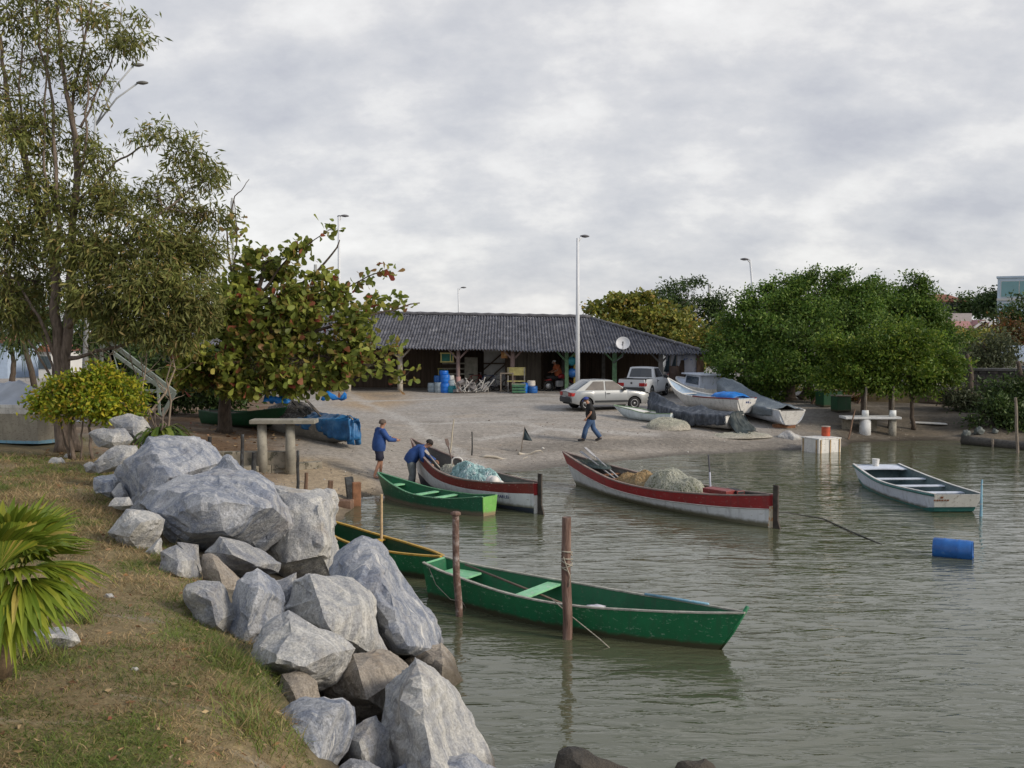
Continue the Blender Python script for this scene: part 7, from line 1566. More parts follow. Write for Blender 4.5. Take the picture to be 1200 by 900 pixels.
mb.build('gable_roof', PK, t)
mb = MB()
for dx, dy, dz in ((0, -.66, .10), (Wd * .10, -1.66, -.17)):
    for s in (1, -1): ap = Vector((Wd * .77 + dx * .6, dy, zr2 + dz)); mb.bar(ap, ap + Vector((s * Wd * .24, 0, -(zr2 - H) * 1.05)), .10, .22)
mb.build('bargeboard', WH, t)
mb = MB(); cx_ = D(1137, 372, Yh).x - a.x; mb.box((cx_, 3, zr2 + .35), (2.2, 2, 1.0)); mb.build('chimney', mat('grey pink block', (.40, .37, .37), .8, .1), t)
Yh = 72; a = D(1186, 425, Yh); t = thing('house', 'small white house with a pale blue roof at the right edge', 'house', (a.x, Yh, 1.3)); H = D(1186, 424, Yh).z - 1.3; mb = MB(); mb.box((3, 3, H / 2), (5.8, 6, H)); mb.build('wall', mat('cream render', (.45, .42, .36), .8, .1), t); mb = MB(); mb.prism([(-.3, -.4, H), (3, -.4, H + 1.15), (6.3, -.4, H)], (0, 7, 0)); mb.build('roof', mat('blue grey sheet', (.30, .36, .43), .6, .1), t); mb = MB(); mb.box((1.4, -.03, H - .65), (1.5, .06, .7)); mb.build('window', HGd, t)
Yh = 78; a = D(1190, 400, Yh); t = thing('house', 'terracotta roofed house above the small white one', 'house', (a.x, Yh + 6, 1.3)); H = D(1190, 408, Yh).z - 1.3; mb = MB(); mb.box((3.5, 3, H / 2), (6.5, 6, H)); mb.build('wall', PKW, t); mb = MB(); mb.prism([(-.3, -.4, H), (3.5, -.4, H + 1.2), (7.3, -.4, H)], (0, 7, 0)); mb.build('roof', TR, t)
# buildings glimpsed at the far left
Yh = 70
for px0, px1, py0, py1, m, lab in ((46, 60, 412, 470, WH, 'white house wall glimpsed between the stems of the tall tree'), (-40, 8, 402, 470, mat('pale blue wall', (.36, .45, .58), .8, .1), 'pale blue house front at the left edge behind the covered boat')):
    a, b = D(px0, py1, Yh), D(px1, py0, Yh); t = thing('house', lab, 'house', ((a.x + b.x) / 2, Yh, 1.3)); H = b.z - 1.3; w = b.x - a.x; mb = MB(); mb.box((0, 3, H / 2), (w, 6, H)); mb.build('wall', m, t); mb = MB(); mb.prism([(-w / 2 - .2, -.3, H), (0, -.3, H + .5), (w / 2 + .2, -.3, H)], (0, 6.6, 0)); mb.build('roof', TR, t); mb = MB(); mb.box((0, -.03, H * .6), (.9, .06, .9)); mb.build('window', HGd, t)
# ------------------------------------------------------------------ cars
GLASS = mat('car glass', (.03, .035, .04), .08, .1, spec=.9); RUBB = mat('car tyre', (.018, .018, .019), .85); RIM = mat('wheel trim', (.34, .35, .36), .4, .1, metal=.5); PLAS = mat('black bumper plastic', (.03, .033, .036), .6); TAILR = mat('red tail lamp', (.32, .02, .02), .25); CLEAR = mat('clear lamp', (.5, .5, .48), .2); PLATE = mat('number plate', (.40, .40, .40), .5); DARKIN = mat('car underside', (.012, .012, .012), .9)
def carpaint(name, col, metal=.0):
    m, nt, b = newmat(name); vec = obj_vec(nt); b.inputs['Base Color'].default_value = (*col, 1)
    s = nt.nodes.new('ShaderNodeSeparateXYZ'); nt.links.new(vec, s.inputs[0]); dn = math_(nt, 'ADD', s.outputs[2], math_(nt, 'MULTIPLY', noise_tex(nt, vec, 3, 5, .6), .25))
    nt.links.new(mixc(nt, ramp(nt, dn, [(.30, g(.55)), (.62, g(.05))]), col, (.26, .23, .19)), b.inputs['Base Color'])
    b.inputs['Metallic'].default_value = metal; b.inputs['Roughness'].default_value = .35; b.inputs['Coat Weight'].default_value = .4; b.inputs['Coat Roughness'].default_value = .1; return m
def car(name, label, cat, loc, rz, L, Wd, paint_, top, belt, roof_z, cabin, wheels, R=.29, sill=.24, side_lo=.30, bed=None, windows=None, doors=(), group=None, rear=None, sideglass=None):
    """x runs from tail (0) to nose (L). top: bonnet/boot line z(x); belt: window line z(x); cabin: (x of rear glass foot, rear roof edge, front roof edge, windscreen foot)"""
    t = thing(name, label, cat, loc, rz, group); hw = Wd / 2
    def wid(x):
        e = min(x, L - x); return hw * (1 - .16 * (1 - min(1, e / .55)) ** 2.2)
    def bot(x):
        z = sill + .10 * (1 - sstep(0, .5, x)) + .06 * sstep(L - .5, L, x)
        for wx in wheels:
            d = abs(x - wx)
            if d < R * 1.22: z = max(z, R + math.sqrt((R * 1.22) ** 2 - d * d) * .98)
        return z
    xs = sorted(set([L * i / 60 for i in range(61)] + [wx + R * 1.22 * k / 8 for wx in wheels for k in range(-8, 9)])); prof = [(0, 1.0), (.35, 1.015), (.72, 1.0), (.92, .975), (1, .945)]
    mb = MB()
    for s in (1, -1):
        rows = [[Vector((x, s * wid(x) * k, bot(x) + (top(x) - bot(x)) * u)) for u, k in prof] for x in xs]
        if s < 0: rows = [r for r in rows]
        mb.grid(rows)
    n2 = 6; rows = []
    for x in xs:
        y1 = wid(x) * prof[-1][1]; rows.append([Vector((x, y1 * (1 - 2 * k / n2), top(x) + .025 * (1 - (1 - 2 * k / n2) ** 2))) for k in range(n2 + 1)])
    if bed:
        rr = [r for r in rows if r[0].x >= bed[1] - .01]; mb.grid(rr); rr0 = [r for r in rows if r[0].x <= bed[0] + .01]
        if len(rr0) > 1: mb.grid(rr0)
    else: mb.grid(rows)
    for x in (0, L):
        y = wid(x); z0, z1 = bot(x), top(x); pts = []
        for s in (1, -1): pts.append([Vector((x, s * y * k, z0 + (z1 - z0) * u)) for u, k in prof])
        mb.grid([pts[0], pts[1]])
    body = mb.build('body', paint_, t); bm = bmesh.new(); bm.from_mesh(body.data); bmesh.ops.remove_doubles(bm, verts=bm.verts, dist=.004); bmesh.ops.recalc_face_normals(bm, faces=bm.faces); bm.to_mesh(body.data); bm.free(); smooth_angle(body, .45)
    mb = MB(); mb.box((L / 2, 0, sill + .12), (L * .94, Wd * .80, .22)); mb.build('underside', DARKIN, t)
    x0, x1, x2, x3 = cabin; yb, yr = hw * .935, hw * .76; xm = [x0, x1, x2, x3]
    # cabin shell
    P = {}
    for s in (1, -1): P[s] = [Vector((x0, s * yb * .97, belt(x0))), Vector((x1, s * yr, roof_z - .02)), Vector(((x1 + x2) / 2, s * yr * 1.02, roof_z)), Vector((x2, s * yr, roof_z - .025)), Vector((x3, s * yb * .95, belt(x3)))]
    mb = MB()
    for s in (1, -1): mb.add(P[s], [(0, 1, 2, 3, 4)])
    q = []
    for k in range(5):
        a, b = P[1][k], P[-1][k]; q.append([a.lerp(b, j / 6) + Vector((0, 0, (.03 if 0 < k < 4 else .0) * (1 - (j / 3 - 1) ** 2))) + Vector(((-.06 if k == 0 else (.10 if k == 4 else 0)) * (1 - (j / 3 - 1) ** 2), 0, 0)) for j in range(7)])
    mb.grid(q); cab = mb.build('cabin', paint_, t); smooth_angle(cab, .5)
    # glass panels set proud of the shell
    def panel(pts, name, off, m=GLASS):
        n = (pts[1] - pts[0]).cross(pts[2] - pts[0]).normalized()
        if n.dot(off) < 0: n = -n
        mb = MB(); mb.prism([p + n * .004 for p in pts], n * .008); return mb.build(name, m, t)
    def on_side(s, x, u):
        # point of the side glass plane: u=0 belt, 1 roof
        a = Vector((x, s * yb * .96, belt(x))); b = Vector((x, s * yr * 1.005, roof_z - .01)); return a.lerp(b, u)
    for s in (1, -1):
        for quad in windows: panel([on_side(s, x, u) for x, u in quad], 'side_window', Vector((0, s, .2)), sideglass or GLASS)
    def cross(a, b, u, v): return a[0].lerp(a[1], u).lerp(b[0].lerp(b[1], u), v)
    gA, gB = (P[1][0], P[-1][0]), (P[1][1], P[-1][1]); rows = [[cross(gA, gB, u / 6, v) + Vector(((-.06 * (1 - v)) * (1 - (u / 3 - 1) ** 2), 0, .03 * v * (1 - (u / 3 - 1) ** 2))) for u in (.5, 1.5, 3, 4.5, 5.5)] for v in (.12, .5, .88)]
    n = (rows[0][4] - rows[0][0]).cross(rows[2][0] - rows[0][0]).normalized(); n = n if n.x < 0 else -n
    mb = MB(); mb.grid([[p + n * .012 for p in r] for r in rows]); mb.grid([[p + n * .002 for p in r] for r in rows]); mb.build('rear_window', rear or GLASS, t)
    gA, gB = (P[1][4], P[-1][4]), (P[1][3], P[-1][3]); rows = [[cross(gA, gB, u / 6, v) + Vector(((.10 * (1 - v)) * (1 - (u / 3 - 1) ** 2), 0, .03 * v * (1 - (u / 3 - 1) ** 2))) for u in (.4, 1.5, 3, 4.5, 5.6)] for v in (.10, .5, .90)]
    n = (rows[0][4] - rows[0][0]).cross(rows[2][0] - rows[0][0]).normalized(); n = n if n.x > 0 else -n
    mb = MB(); mb.grid([[p + n * .014 for p in r] for r in rows]); mb.grid([[p + n * .002 for p in r] for r in rows]); mb.build('windscreen', GLASS, t)
    for wx in wheels:
        for s in (1, -1):
            y = s * (wid(wx) - .10); Rm = Matrix.Rotation(PI / 2 * (-s), 3, 'X'); wr = bpy.data.objects.new('wheel', None); COL.objects.link(wr); wr.parent = t; wr.location = (wx, y, R); wr.empty_display_size = .1
            mb = MB(); mb.lathe([(R * .62, -.085), (R * .9, -.09), (R, -.06), (R, .06), (R * .9, .09), (R * .62, .085)], 28, (0, 0, 0), Rm); mb.build('tyre', RUBB, wr, True)
            mb = MB(); pr = [(R * .63, .03), (R * .64, .088), (R * .56, .088), (R * .50, .055), (R * .22, .07), (R * .16, .085), (.01, .09)]; mb.lathe(pr, 24, (0, 0, 0), Rm); 
            mb.build('rim', RIM, wr, True); mb = MB()
            for k in range(8): a = 2 * PI * k / 8; c = Rm @ Vector((R * .42 * math.cos(a), R * .42 * math.sin(a), .067)); mb.box(c, (.03, .012, .05), Rm.to_3x3() @ Matrix.Rotation(a, 3, 'Z') @ Matrix.Rotation(PI / 2, 3, 'X'))
            mb.build('rim_slots', DARKIN, wr)
    for x, nm in ((0, 'rear_bumper'), (L, 'front_bumper')):
        mb = MB(); s = -1 if x == 0 else 1; y = wid(x) * 1.01; zc = .47 if x == 0 else .43; rows = []
        for yy_, xx_ in ((-y - .03, -.48), (-y - .02, -.05), (-y * .8, .05), (0, .10), (y * .8, .05), (y + .02, -.05), (y + .03, -.48)): rows.append([Vector((x + s * (xx_ + .02), yy_, zc - .12)), Vector((x + s * (xx_ + .045), yy_, zc)), Vector((x + s * (xx_ + .02), yy_, zc + .12)), Vector((x + s * (xx_ - .04), yy_ * .96, zc + .12)), Vector((x + s * (xx_ - .04), yy_ * .96, zc - .12))])
        mb.grid(rows, close=True); o = mb.build(nm, PLAS if not isinstance(doors, dict) else PLAS, t); smooth_angle(o, .6)
    for s in (1, -1):
        mb = MB(); mb.box((.035, s * (wid(0) * .80), .72), (.12, .30, .17)); mb.box((.12, s * (wid(.12) + .0), .72), (.22, .03, .15)); mb.build('tail_light', TAILR, t, bevel=.01)
        mb = MB(); mb.box((L - .03, s * wid(L) * .78, .64), (.10, .34, .15)); mb.build('headlight', CLEAR, t, bevel=.01)
        mb = MB(); mb.box((x3 - .22, s * (yb + .10), belt(x3) + .08), (.10, .18, .12)); mb.build('mirror', PLAS, t, bevel=.02)
        for dx in doors:
            mb = MB()
            for z0, z1 in ((.34, .5), (.5, .65), (.65, belt(dx) - .02)):
                mb.box((dx, s * (wid(dx) * 1.004), (z0 + z1) / 2), (.012, .012, z1 - z0))
            mb.build('door_seam', DARKIN, t); mb = MB(); mb.box((dx + (.14), s * (wid(dx) + .012), belt(dx) - .12), (.17, .025, .035)); mb.build('door_handle', PLAS, t, bevel=.006)
        mb = MB(); mb.box((L * .5, s * (wid(L / 2) * 1.015), .40), ((wheels[1] - wheels[0]) - R * 2.6, .03, .09)); mb.build('side_moulding', PLAS if cat == 'hatchback' else paint_, t)
    mb = MB(); mb.box((L + .005, 0, .64), (.05, Wd * .5, .12)); mb.build('grille', PLAS, t)
    mb = MB(); mb.box((-.065, 0, .56 if cat != 'pick-up' else .50), (.02, .42, .13)); mb.build('number_plate', PLATE, t)
    return t
# silver hatchback: tail to the left and towards us, nose to the right
SILV = carpaint('silver paint', (.36, .375, .38), .55)
a, b = G(668, 482), G(752, 477)
Lc = 3.85
pr, pf = G(682, 481), G(740, 477)
ang = math.radians(17)
loc = G(684, 479); dirv = Vector((math.cos(ang), math.sin(ang), 0))
loc = D(657, 478, 44.4); loc.z = gz(loc.x + 1.5, 45.5) + .0
car('hatchback', 'silver two-door hatchback parked in front of the shed', 'hatchback', loc + Vector((.25, .55, 0)), ang, Lc, 1.66, SILV,
    spline((0, .82), (.10, .86), (.4, .87), (1.6, .875), (2.6, .88), (3.3, .82), (3.75, .74), (Lc, .66)), lambda x: .87, 1.36, (.22, .98, 2.05, 2.78), (.72, 3.08), R=.285,
    windows=[[(.66, .08), (1.60, .08), (1.60, .90), (1.10, .90)], [(1.68, .08), (2.62, .08), (2.12, .90), (1.68, .90)]], doors=(1.64,), sideglass=mat('tan seen-through glass', (.17, .15, .13), .1, .3, 2, spec=.9), rear=mat('sky lit rear glass', (.10, .13, .16), .06, spec=.9))
WHC = carpaint('white pick-up paint', (.58, .60, .62), 0)
loc = D(740, 452, 50.0); ang2 = math.radians(64); loc.z = gz(loc.x + 1.5, 51)
pu = car('pickup', 'white pick-up truck parked under the shed eave', 'pick-up', loc + Vector((.0, .0, .05)), ang2, 4.2, 1.66, WHC,
    spline((0, .98), (.5, .99), (1.6, .99), (2.9, .98), (3.6, .90), (4.1, .78), (4.2, .72)), lambda x: .98, 1.56, (1.42, 1.62, 2.45, 3.15), (.85, 3.40), R=.31, sill=.28, bed=(.04, 1.42),
    windows=[[(1.70, .10), (2.95, .10), (2.42, .90), (1.76, .90)]], doors=(1.72,))
mb = MB(); mb.box((.72, 0, .60), (1.36, 1.36, .03)); mb.box((1.40, 0, .80), (.04, 1.36, .38)); mb.box((.05, 0, .80), (.04, 1.36, .36))
for s in (1, -1): mb.box((.72, s * .70, .79), (1.32, .08, .40))
mb.build('load_bed', mat('bed liner', (.03, .032, .035), .8), pu)
mb = MB(); mb.lathe([(.005, 0), (.055, .0), (.055, .012), (.005, .014)], 14, (-.012, 0, .80), Matrix.Rotation(-PI / 2, 3, 'Y')); mb.build('badge', mat('dark badge', (.06, .06, .06), .3), pu)
mb = MB(); mb.box((.02, 0, .93), (.03, .9, .02)); mb.build('tailgate_seam', DARKIN, pu)
# vans and cars behind the shed end
def small_car(label, px, Y, rz, L, m, cat='car', hgt=1.42, van=False):
    p = GY(px, Y)
    if van: return car('van', label, 'van', p, rz, L, 1.8, m, spline((0, 1.05), (L - 1.1, 1.05), (L - .3, .95), (L, .80)), lambda x: 1.05, 2.05, (.05, .18, L - 1.5, L - .75), (.8, L - .85), R=.33, sill=.3, windows=[[(.4, .1), (L - 2.3, .1), (L - 2.3, .75), (.4, .75)], [(L - 2.15, .1), (L - 1.05, .1), (L - 1.55, .78), (L - 2.15, .78)]], doors=(L - 2.2,))
    return car('car', label, cat, p, rz, L, 1.68, m, spline((0, .86), (.8, .90), (L - 1.2, .88), (L - .3, .78), (L, .66)), lambda x: .89, hgt, (.35, 1.1, 2.3, 3.05), (.75, L - .8), R=.29, windows=[[(.9, .1), (1.75, .1), (1.75, .88), (1.25, .88)], [(1.83, .1), (2.85, .1), (2.35, .88), (1.83, .88)]], doors=(1.8,))
small_car('white van parked behind the brown drums at the shed end', 778, 62, .12, 4.4, carpaint('van white', (.56, .58, .62)), van=True)
small_car('white car half hidden behind the dark shed posts', 818, 66, -2.2, 4.0, carpaint('car white', (.58, .58, .58)))
small_car('dark blue car parked beyond the shed, right of the white car', 832, 70, -2.6, 4.0, carpaint('car blue', (.045, .07, .11)))
for k, (px, m, lab) in enumerate([(870, (.5, .5, .52), 'pale car glimpsed under the left part of the round tree'), (905, (.45, .42, .36), 'beige car glimpsed under the round tree, behind the hedge'), (945, (.5, .52, .55), 'white car glimpsed under the round tree, farthest right')]):
    small_car(lab, px - 14, 66 + k, .15 * k, 4.0, carpaint('far car paint' + ' ' + lab.split()[0], m))
# white cloth hung at the shed end
p = D(793, 424, 54.3); o = cloth('hanging_cloth', [[p + Vector((-.6 + 1.75 * i / 14, .1 * math.sin(i * .9), .42 - 1.1 * k / 8)) for i in range(15)] for k in range(9)], mat('white cloth', (.52, .52, .58), .8, .1, 2, speck=(.12, .18, .4), speck_amt=.02, speck_scale=4), amp=.04, off=p); o.location = p; tag(o, 'white printed cloth hung across the open end of the shed', 'cloth')
# red motorcycle under the shed
p = GY(655, 55.0); t = thing('motorcycle', 'red motorcycle parked under the shed in front of the orange-shirted person', 'motorcycle', p, .3); 
for x in (-.62, .62):
    mb = MB(); mb.tube([(x + .26 * math.cos(a), 0, .30 + .26 * math.sin(a)) for a in [2 * PI * k / 20 for k in range(21)]], .045, 7, caps=False); mb.build('wheel', RUBB, t, True); mb = MB(); mb.lathe([(.05, -.04), (.17, -.01), (.17, .01), (.05, .04)], 12, (x, 0, .30), Matrix.Rotation(PI / 2, 3, 'X')); mb.build('hub', RIM, t, True)
MR = mat('motorcycle red', (.20, .015, .02), .35)
mb = MB(); mb.tube([(-.05, 0, .78), (.12, 0, .86), (.32, 0, .80), (.40, 0, .70)], [.08, .14, .13, .06], 10); mb.build('tank', MR, t, True); mb = MB(); mb.tube([(-.70, 0, .80), (-.4, 0, .78), (-.05, 0, .74)], [.07, .11, .09], 8); mb.build('saddle', RUBB, t, True); mb = MB(); mb.box((.02, 0, .42), (.42, .26, .34)); mb.build('engine', RIM, t, bevel=.04)
mb = MB(); mb.tube([(.62, .09, .30), (.42, .09, .95)], .028, 7); mb.tube([(.62, -.09, .30), (.42, -.09, .95)], .028, 7); mb.tube([(.30, -.36, 1.0), (.40, -.12, 1.02), (.40, .12, 1.02), (.30, .36, 1.0)], .018, 7); mb.build('fork', RIM, t, True); mb = MB(); mb.lathe([(.02, -.08), (.10, .0), (.10, .03)], 12, (.54, 0, .84), Matrix.Rotation(PI / 2, 3, 'Y')); mb.build('headlight', CLEAR, t, True); mb = MB(); mb.prism([(.40, -.06, .58), (.66, -.06, .62), (.86, -.06, .46), (.80, -.06, .45), (.64, -.06, .57)], (0, .12, 0)); mb.prism([(-.85, -.07, .62), (-.5, -.07, .72), (-.45, -.07, .62)], (0, .14, 0)); mb.build('mudguard', MR, t)
# ------------------------------------------------------------------ people
SKIN = mat('tanned skin', (.36, .19, .125), .6, .12, 6); HAIRG = mat('short grey brown hair', (.11, .085, .07), .9, .3, 30); HAIRD = mat('dark hair', (.018, .014, .012), .8, .3, 30); BLUEJ = mat('blue jacket', (.022, .065, .22), .75, .3, 3, b_s=.4, b_scale=9); NAVYS = mat('navy shorts', (.022, .024, .045), .85, .3, 3); GREYT = mat('wet grey trousers', (.16, .18, .185), .6, .3, 3, b_s=.4, b_scale=8); BLK = mat('black T-shirt', (.014, .014, .015), .85, .3, 3); JEAN = mat('blue jeans', (.05, .095, .19), .85, .3, 4, b_s=.3, b_scale=12); CAPB = mat('blue cap', (.03, .05, .22), .7, .2); BEARD = mat('white beard', (.60, .59, .57), .9, .1, 20, b_s=.5, b_scale=60); SHOE = mat('dark shoe', (.03, .028, .03), .7); EYE = mat('dark eye', (.02, .015, .012), .3)
def skin_mesh(chains, root=0, sub=2):
    """chains: list of [(point, radius)...]; a chain's first point is welded to an existing point when equal"""
    bm = bmesh.new(); lay = bm.verts.layers.skin.verify(); seen = {}
    for ch in chains:
        prev = None
        for p, r in ch:
            key = tuple(round(c, 4) for c in p)
            v = seen.get(key)
            if v is None: v = bm.verts.new(p); seen[key] = v; v[lay].radius = (r, r) if not isinstance(r, tuple) else r
            if prev is not None and bm.edges.get((prev, v)) is None: bm.edges.new((prev, v))
            prev = v
    bm.verts.ensure_lookup_table(); bm.verts[0][lay].use_root = True
    me = bpy.data.meshes.new('skeleton'); bm.to_mesh(me); bm.free(); o = bpy.data.objects.new('skeleton', me); COL.objects.link(o)
    md = o.modifiers.new('skin', 'SKIN'); md.use_smooth_shade = True; md.branch_smoothing = .3; ms_ = o.modifiers.new('sub', 'SUBSURF'); ms_.levels = sub; ms_.render_levels = sub
    dg = bpy.context.evaluated_depsgraph_get(); dg.update(); res = bpy.data.meshes.new_from_object(o.evaluated_get(dg)); bpy.data.objects.remove(o); bpy.data.meshes.remove(me); return res
def join_mesh(a, mb):
    b0 = len(mb.v); mb.v += [tuple(v.co) for v in a.vertices]; mb.f += [tuple(b0 + i for i in p.vertices) for p in a.polygons]; mb.m += [0] * len(a.polygons)
def hand(mb, wrist, d, palm_n, side, curl=.5):
    """palm, four fingers of different lengths and a thumb leaving the side of the palm"""
    d = d.normalized(); n = (palm_n - d * palm_n.dot(d)).normalized(); s = d.cross(n) * side
    mb.tube([wrist - d * .01, wrist + d * .03, wrist + d * .075, wrist + d * .098], [.024, .034, .038, .030], 8)
    for k, ln in enumerate((.066, .076, .070, .054)):
        b = wrist + d * .085 + s * (.027 - .018 * k); p1 = b + (d * math.cos(curl * .6) + n * math.sin(curl * .6)) * ln * .45; p2 = p1 + (d * math.cos(curl * 1.5) + n * math.sin(curl * 1.5)) * ln * .32; p3 = p2 + (d * math.cos(curl * 2.3) + n * math.sin(curl * 2.3)) * ln * .26; mb.tube([b, p1, p2, p3], [.0095, .009, .008, .006], 6)
    b = wrist + d * .028 + s * .030; p1 = b + (s * .75 + d * .65 + n * .2).normalized() * .032; p2 = p1 + (d * .8 + s * .25 + n * .5).normalized() * .030; mb.tube([b, p1, p2], [.012, .0105, .008], 6)
def person(label, loc, rz, J, jacket, legs_m, leg_to, sleeve_to, shoe=None, hair=None, cap=None, beard=False, hem=.10, belly=1.0, loose=1.12, curl=.5, name='person'):
    """J: joints in metres, figure faces +x"""
    V = {k: Vector(v) for k, v in J.items()}; t = thing(name, label, 'person', loc, rz)
    pel, spi, che, nek, hed, crn = (V[k] for k in ('pelvis', 'spine', 'chest', 'neck', 'head', 'crown'))
    up = (crn - hed).normalized(); fw = V['face'].normalized(); fw = (fw - up * fw.dot(up)).normalized(); lf = up.cross(fw)
    ch = [[(pel, .115), (spi, .11), (che, .11), (nek, (.058, .058)), (hed, (.066, .072)), (hed.lerp(crn, .45) + fw * .012, (.080, .092)), (crn - up * .03, (.07, .08)), (crn, (.035, .04))]]
    for s, q in ((1, 'l'), (-1, 'r')):
        sh, el, wr = V[q + 'sh'], V[q + 'el'], V[q + 'wr']; ch.append([(che, .11), (sh, (.058, .058)), (sh.lerp(el, .5), (.05, .05)), (el, (.040, .040)), (el.lerp(wr, .35), (.042, .042)), (wr, (.026, .03))])
        hp, kn, an, to = V[q + 'hip'], V[q + 'kn'], V[q + 'an'], V[q + 'toe']; ch.append([(pel, .115), (hp, (.088, .088)), (hp.lerp(kn, .5), (.074, .074)), (kn, (.055, .055)), (kn.lerp(an, .35), (.056, .056)), (an, (.036, .036)), (an + (to - an) * .15 + Vector((0, 0, -.03)), (.038, .038)), (an.lerp(to, .7), (.036, .028)), (to, (.024, .018))])
    me = skin_mesh(ch); mb = MB(); join_mesh(me, mb)
    # nose, ears, brow in the same body mesh
    hc = hed.lerp(crn, .45); mb.tube([hc + fw * .085 + up * .025, hc + fw * .108 - up * .012, hc + fw * .090 - up * .022], [.010, .016, .010], 6); mb.tube([hc + fw * .088 + up * .035 + lf * .045, hc + fw * .094 + up * .037, hc + fw * .088 + up * .035 - lf * .045], .009, 5)
    mb.tube([hc + fw * .082 - up * .048 + lf * .022, hc + fw * .088 - up * .049, hc + fw * .082 - up * .048 - lf * .022], .007, 5)
    for s in (1, -1): mb.tube([hc + lf * s * .080 + up * .02, hc + lf * s * .094 - fw * .012 + up * .002, hc + lf * s * .081 - up * .022], [.012, .017, .010], 6)
    for s, q in ((1, 'l'), (-1, 'r')):
        d = V[q + 'wr'] - V[q + 'el']; pn = V.get(q + 'palm', Vector((1, 0, 0)) - d * .2); hand(mb, V[q + 'wr'], d, pn, s, curl)
    mb.build('body', SKIN, t, True)
    mb = MB()
    for s in (1, -1): mb.lathe([(.002, -.011), (.011, 0), (.002, .011)], 8, hc + fw * .084 + lf * s * .033 + up * .018)
    mb.build('eyes', EYE, t, True)
    # garments: elliptical rings round the spine, sleeves and legs as tapered tubes of the same mesh
    def loft(mb, rings, n=18):
        rows = []
        for i, (c, w, d) in enumerate(rings):
            ax = (rings[min(i + 1, len(rings) - 1)][0] - rings[max(i - 1, 0)][0]).normalized(); f2 = (bfw - ax * bfw.dot(ax)).normalized(); l2 = ax.cross(f2); rows.append([c + l2 * w * math.cos(2 * PI * k / n) + f2 * d * math.sin(2 * PI * k / n) for k in range(n)])
        mb.grid(rows, close=True); mb.add(rows[0], [tuple(range(n))]); mb.add(rows[-1], [tuple(range(n))])
    def crumple(mb, a):
        for i, v in enumerate(mb.v):
            p = Vector(v); q = Vector((noise.noise(p * 9 + Vector((rz, 3, 1))), noise.noise(p * 9 + Vector((rz, 8, 4))), noise.noise(p * 9 + Vector((rz, 1, 9))))) * a; mb.v[i] = tuple(p + q)
    lat = (V['lsh'] - V['rsh']).normalized(); ax0 = (che - pel).normalized(); bfw = lat.cross(ax0).normalized(); k = loose; dn_ = (pel - spi).normalized()
    mb = MB(); hemc = pel + dn_ * hem
    loft(mb, [(hemc, .172 * k * belly, .138 * k * belly), (pel, .192 * k * belly, .150 * k * belly), (spi, .188 * k * belly, .152 * k * belly), (spi.lerp(che, .6), .200 * k, .145 * k), (che, .205 * k, .135 * k), (che.lerp(nek, .45), .165 * k, .105), (che.lerp(nek, .80), .085, .078), (nek, .066, .066)])
    for q in 'lr':
        sh, el, wr = V[q + 'sh'], V[q + 'el'], V[q + 'wr']; o_ = (sh - che).normalized() * .03; s0 = che.lerp(sh, .55) + Vector((0, 0, .0))
        if sleeve_to == 'wrist': mb.tube([s0, sh, sh.lerp(el, .35), sh.lerp(el, .75), el, el.lerp(wr, .45), el.lerp(wr, .95)], [.085, .088 * k, .076 * k, .066 * k, .062 * k, .056 * k, .046 * k], 12)
        else: mb.tube([s0, sh, sh.lerp(el, .35), sh.lerp(el, .72)], [.085, .085 * k, .078 * k, .074 * k], 12)
    crumple(mb, .012); o = mb.build('jacket' if sleeve_to == 'wrist' else 'shirt', jacket, t, True)
    mb = MB(); top_ = pel + Vector((0, 0, .06)); loft(mb, [(pel - Vector((0, 0, .10)), .165 * belly, .130 * belly), (pel, .172 * belly, .135 * belly), (top_, .165 * belly, .13 * belly)])
    for q in 'lr':
        hp, kn, an = V[q + 'hip'], V[q + 'kn'], V[q + 'an']; h0 = hp + Vector((0, 0, .05))
        if leg_to == 'ankle': mb.tube([h0, hp, hp.lerp(kn, .4), hp.lerp(kn, .8), kn, kn.lerp(an, .4), kn.lerp(an, .95)], [.10, .128, .118, .100, .096, .096, .090], 12)
        else: mb.tube([h0, hp, hp.lerp(kn, .45), hp.lerp(kn, .85)], [.09, .120, .118, .112], 12)
    crumple(mb, .010); mb.build('trousers' if leg_to == 'ankle' else 'shorts', legs_m, t, True)
    if shoe:
        for q in 'lr':
            an, to = V[q + 'an'], V[q + 'toe']; mb = MB(); d = (to - an); d.z = 0; d.normalize(); hl = an - d * .05; mb.tube([hl + Vector((0, 0, -.035)), an.lerp(to, .3) + Vector((0, 0, -.015)), an.lerp(to, .8), to + d * .03], [.045, .050, .046, .030], 8); mb.build('shoe', shoe, t, True)
    def cap_mesh(r0, zcut, name, m, grow=1.0):
        mb = MB(); rows = []
        for i in range(7):
            a = i / 6 * PI * zcut; rr = []
            for j in range(18):
                b = 2 * PI * j / 18; dirn = up * math.cos(a) + (fw * math.cos(b) * 1.08 + lf * math.sin(b) * .95) * math.sin(a); cut = (1 if math.cos(b) < .35 else .72)
                a2 = a * cut; dirn = up * math.cos(a2) + (fw * math.cos(b) * 1.08 + lf * math.sin(b) * .95) * math.sin(a2); rr.append(hc + up * .022 - fw * .006 + dirn * r0)
            rows.append(rr)
        mb.grid(rows, close=True); o = mb.build(name, m, t, True); md = o.modifiers.new('thickness', 'SOLIDIFY'); md.thickness = .012 * grow; md.offset = -1; return o
    if hair: cap_mesh(.108, .62, 'hair', hair)
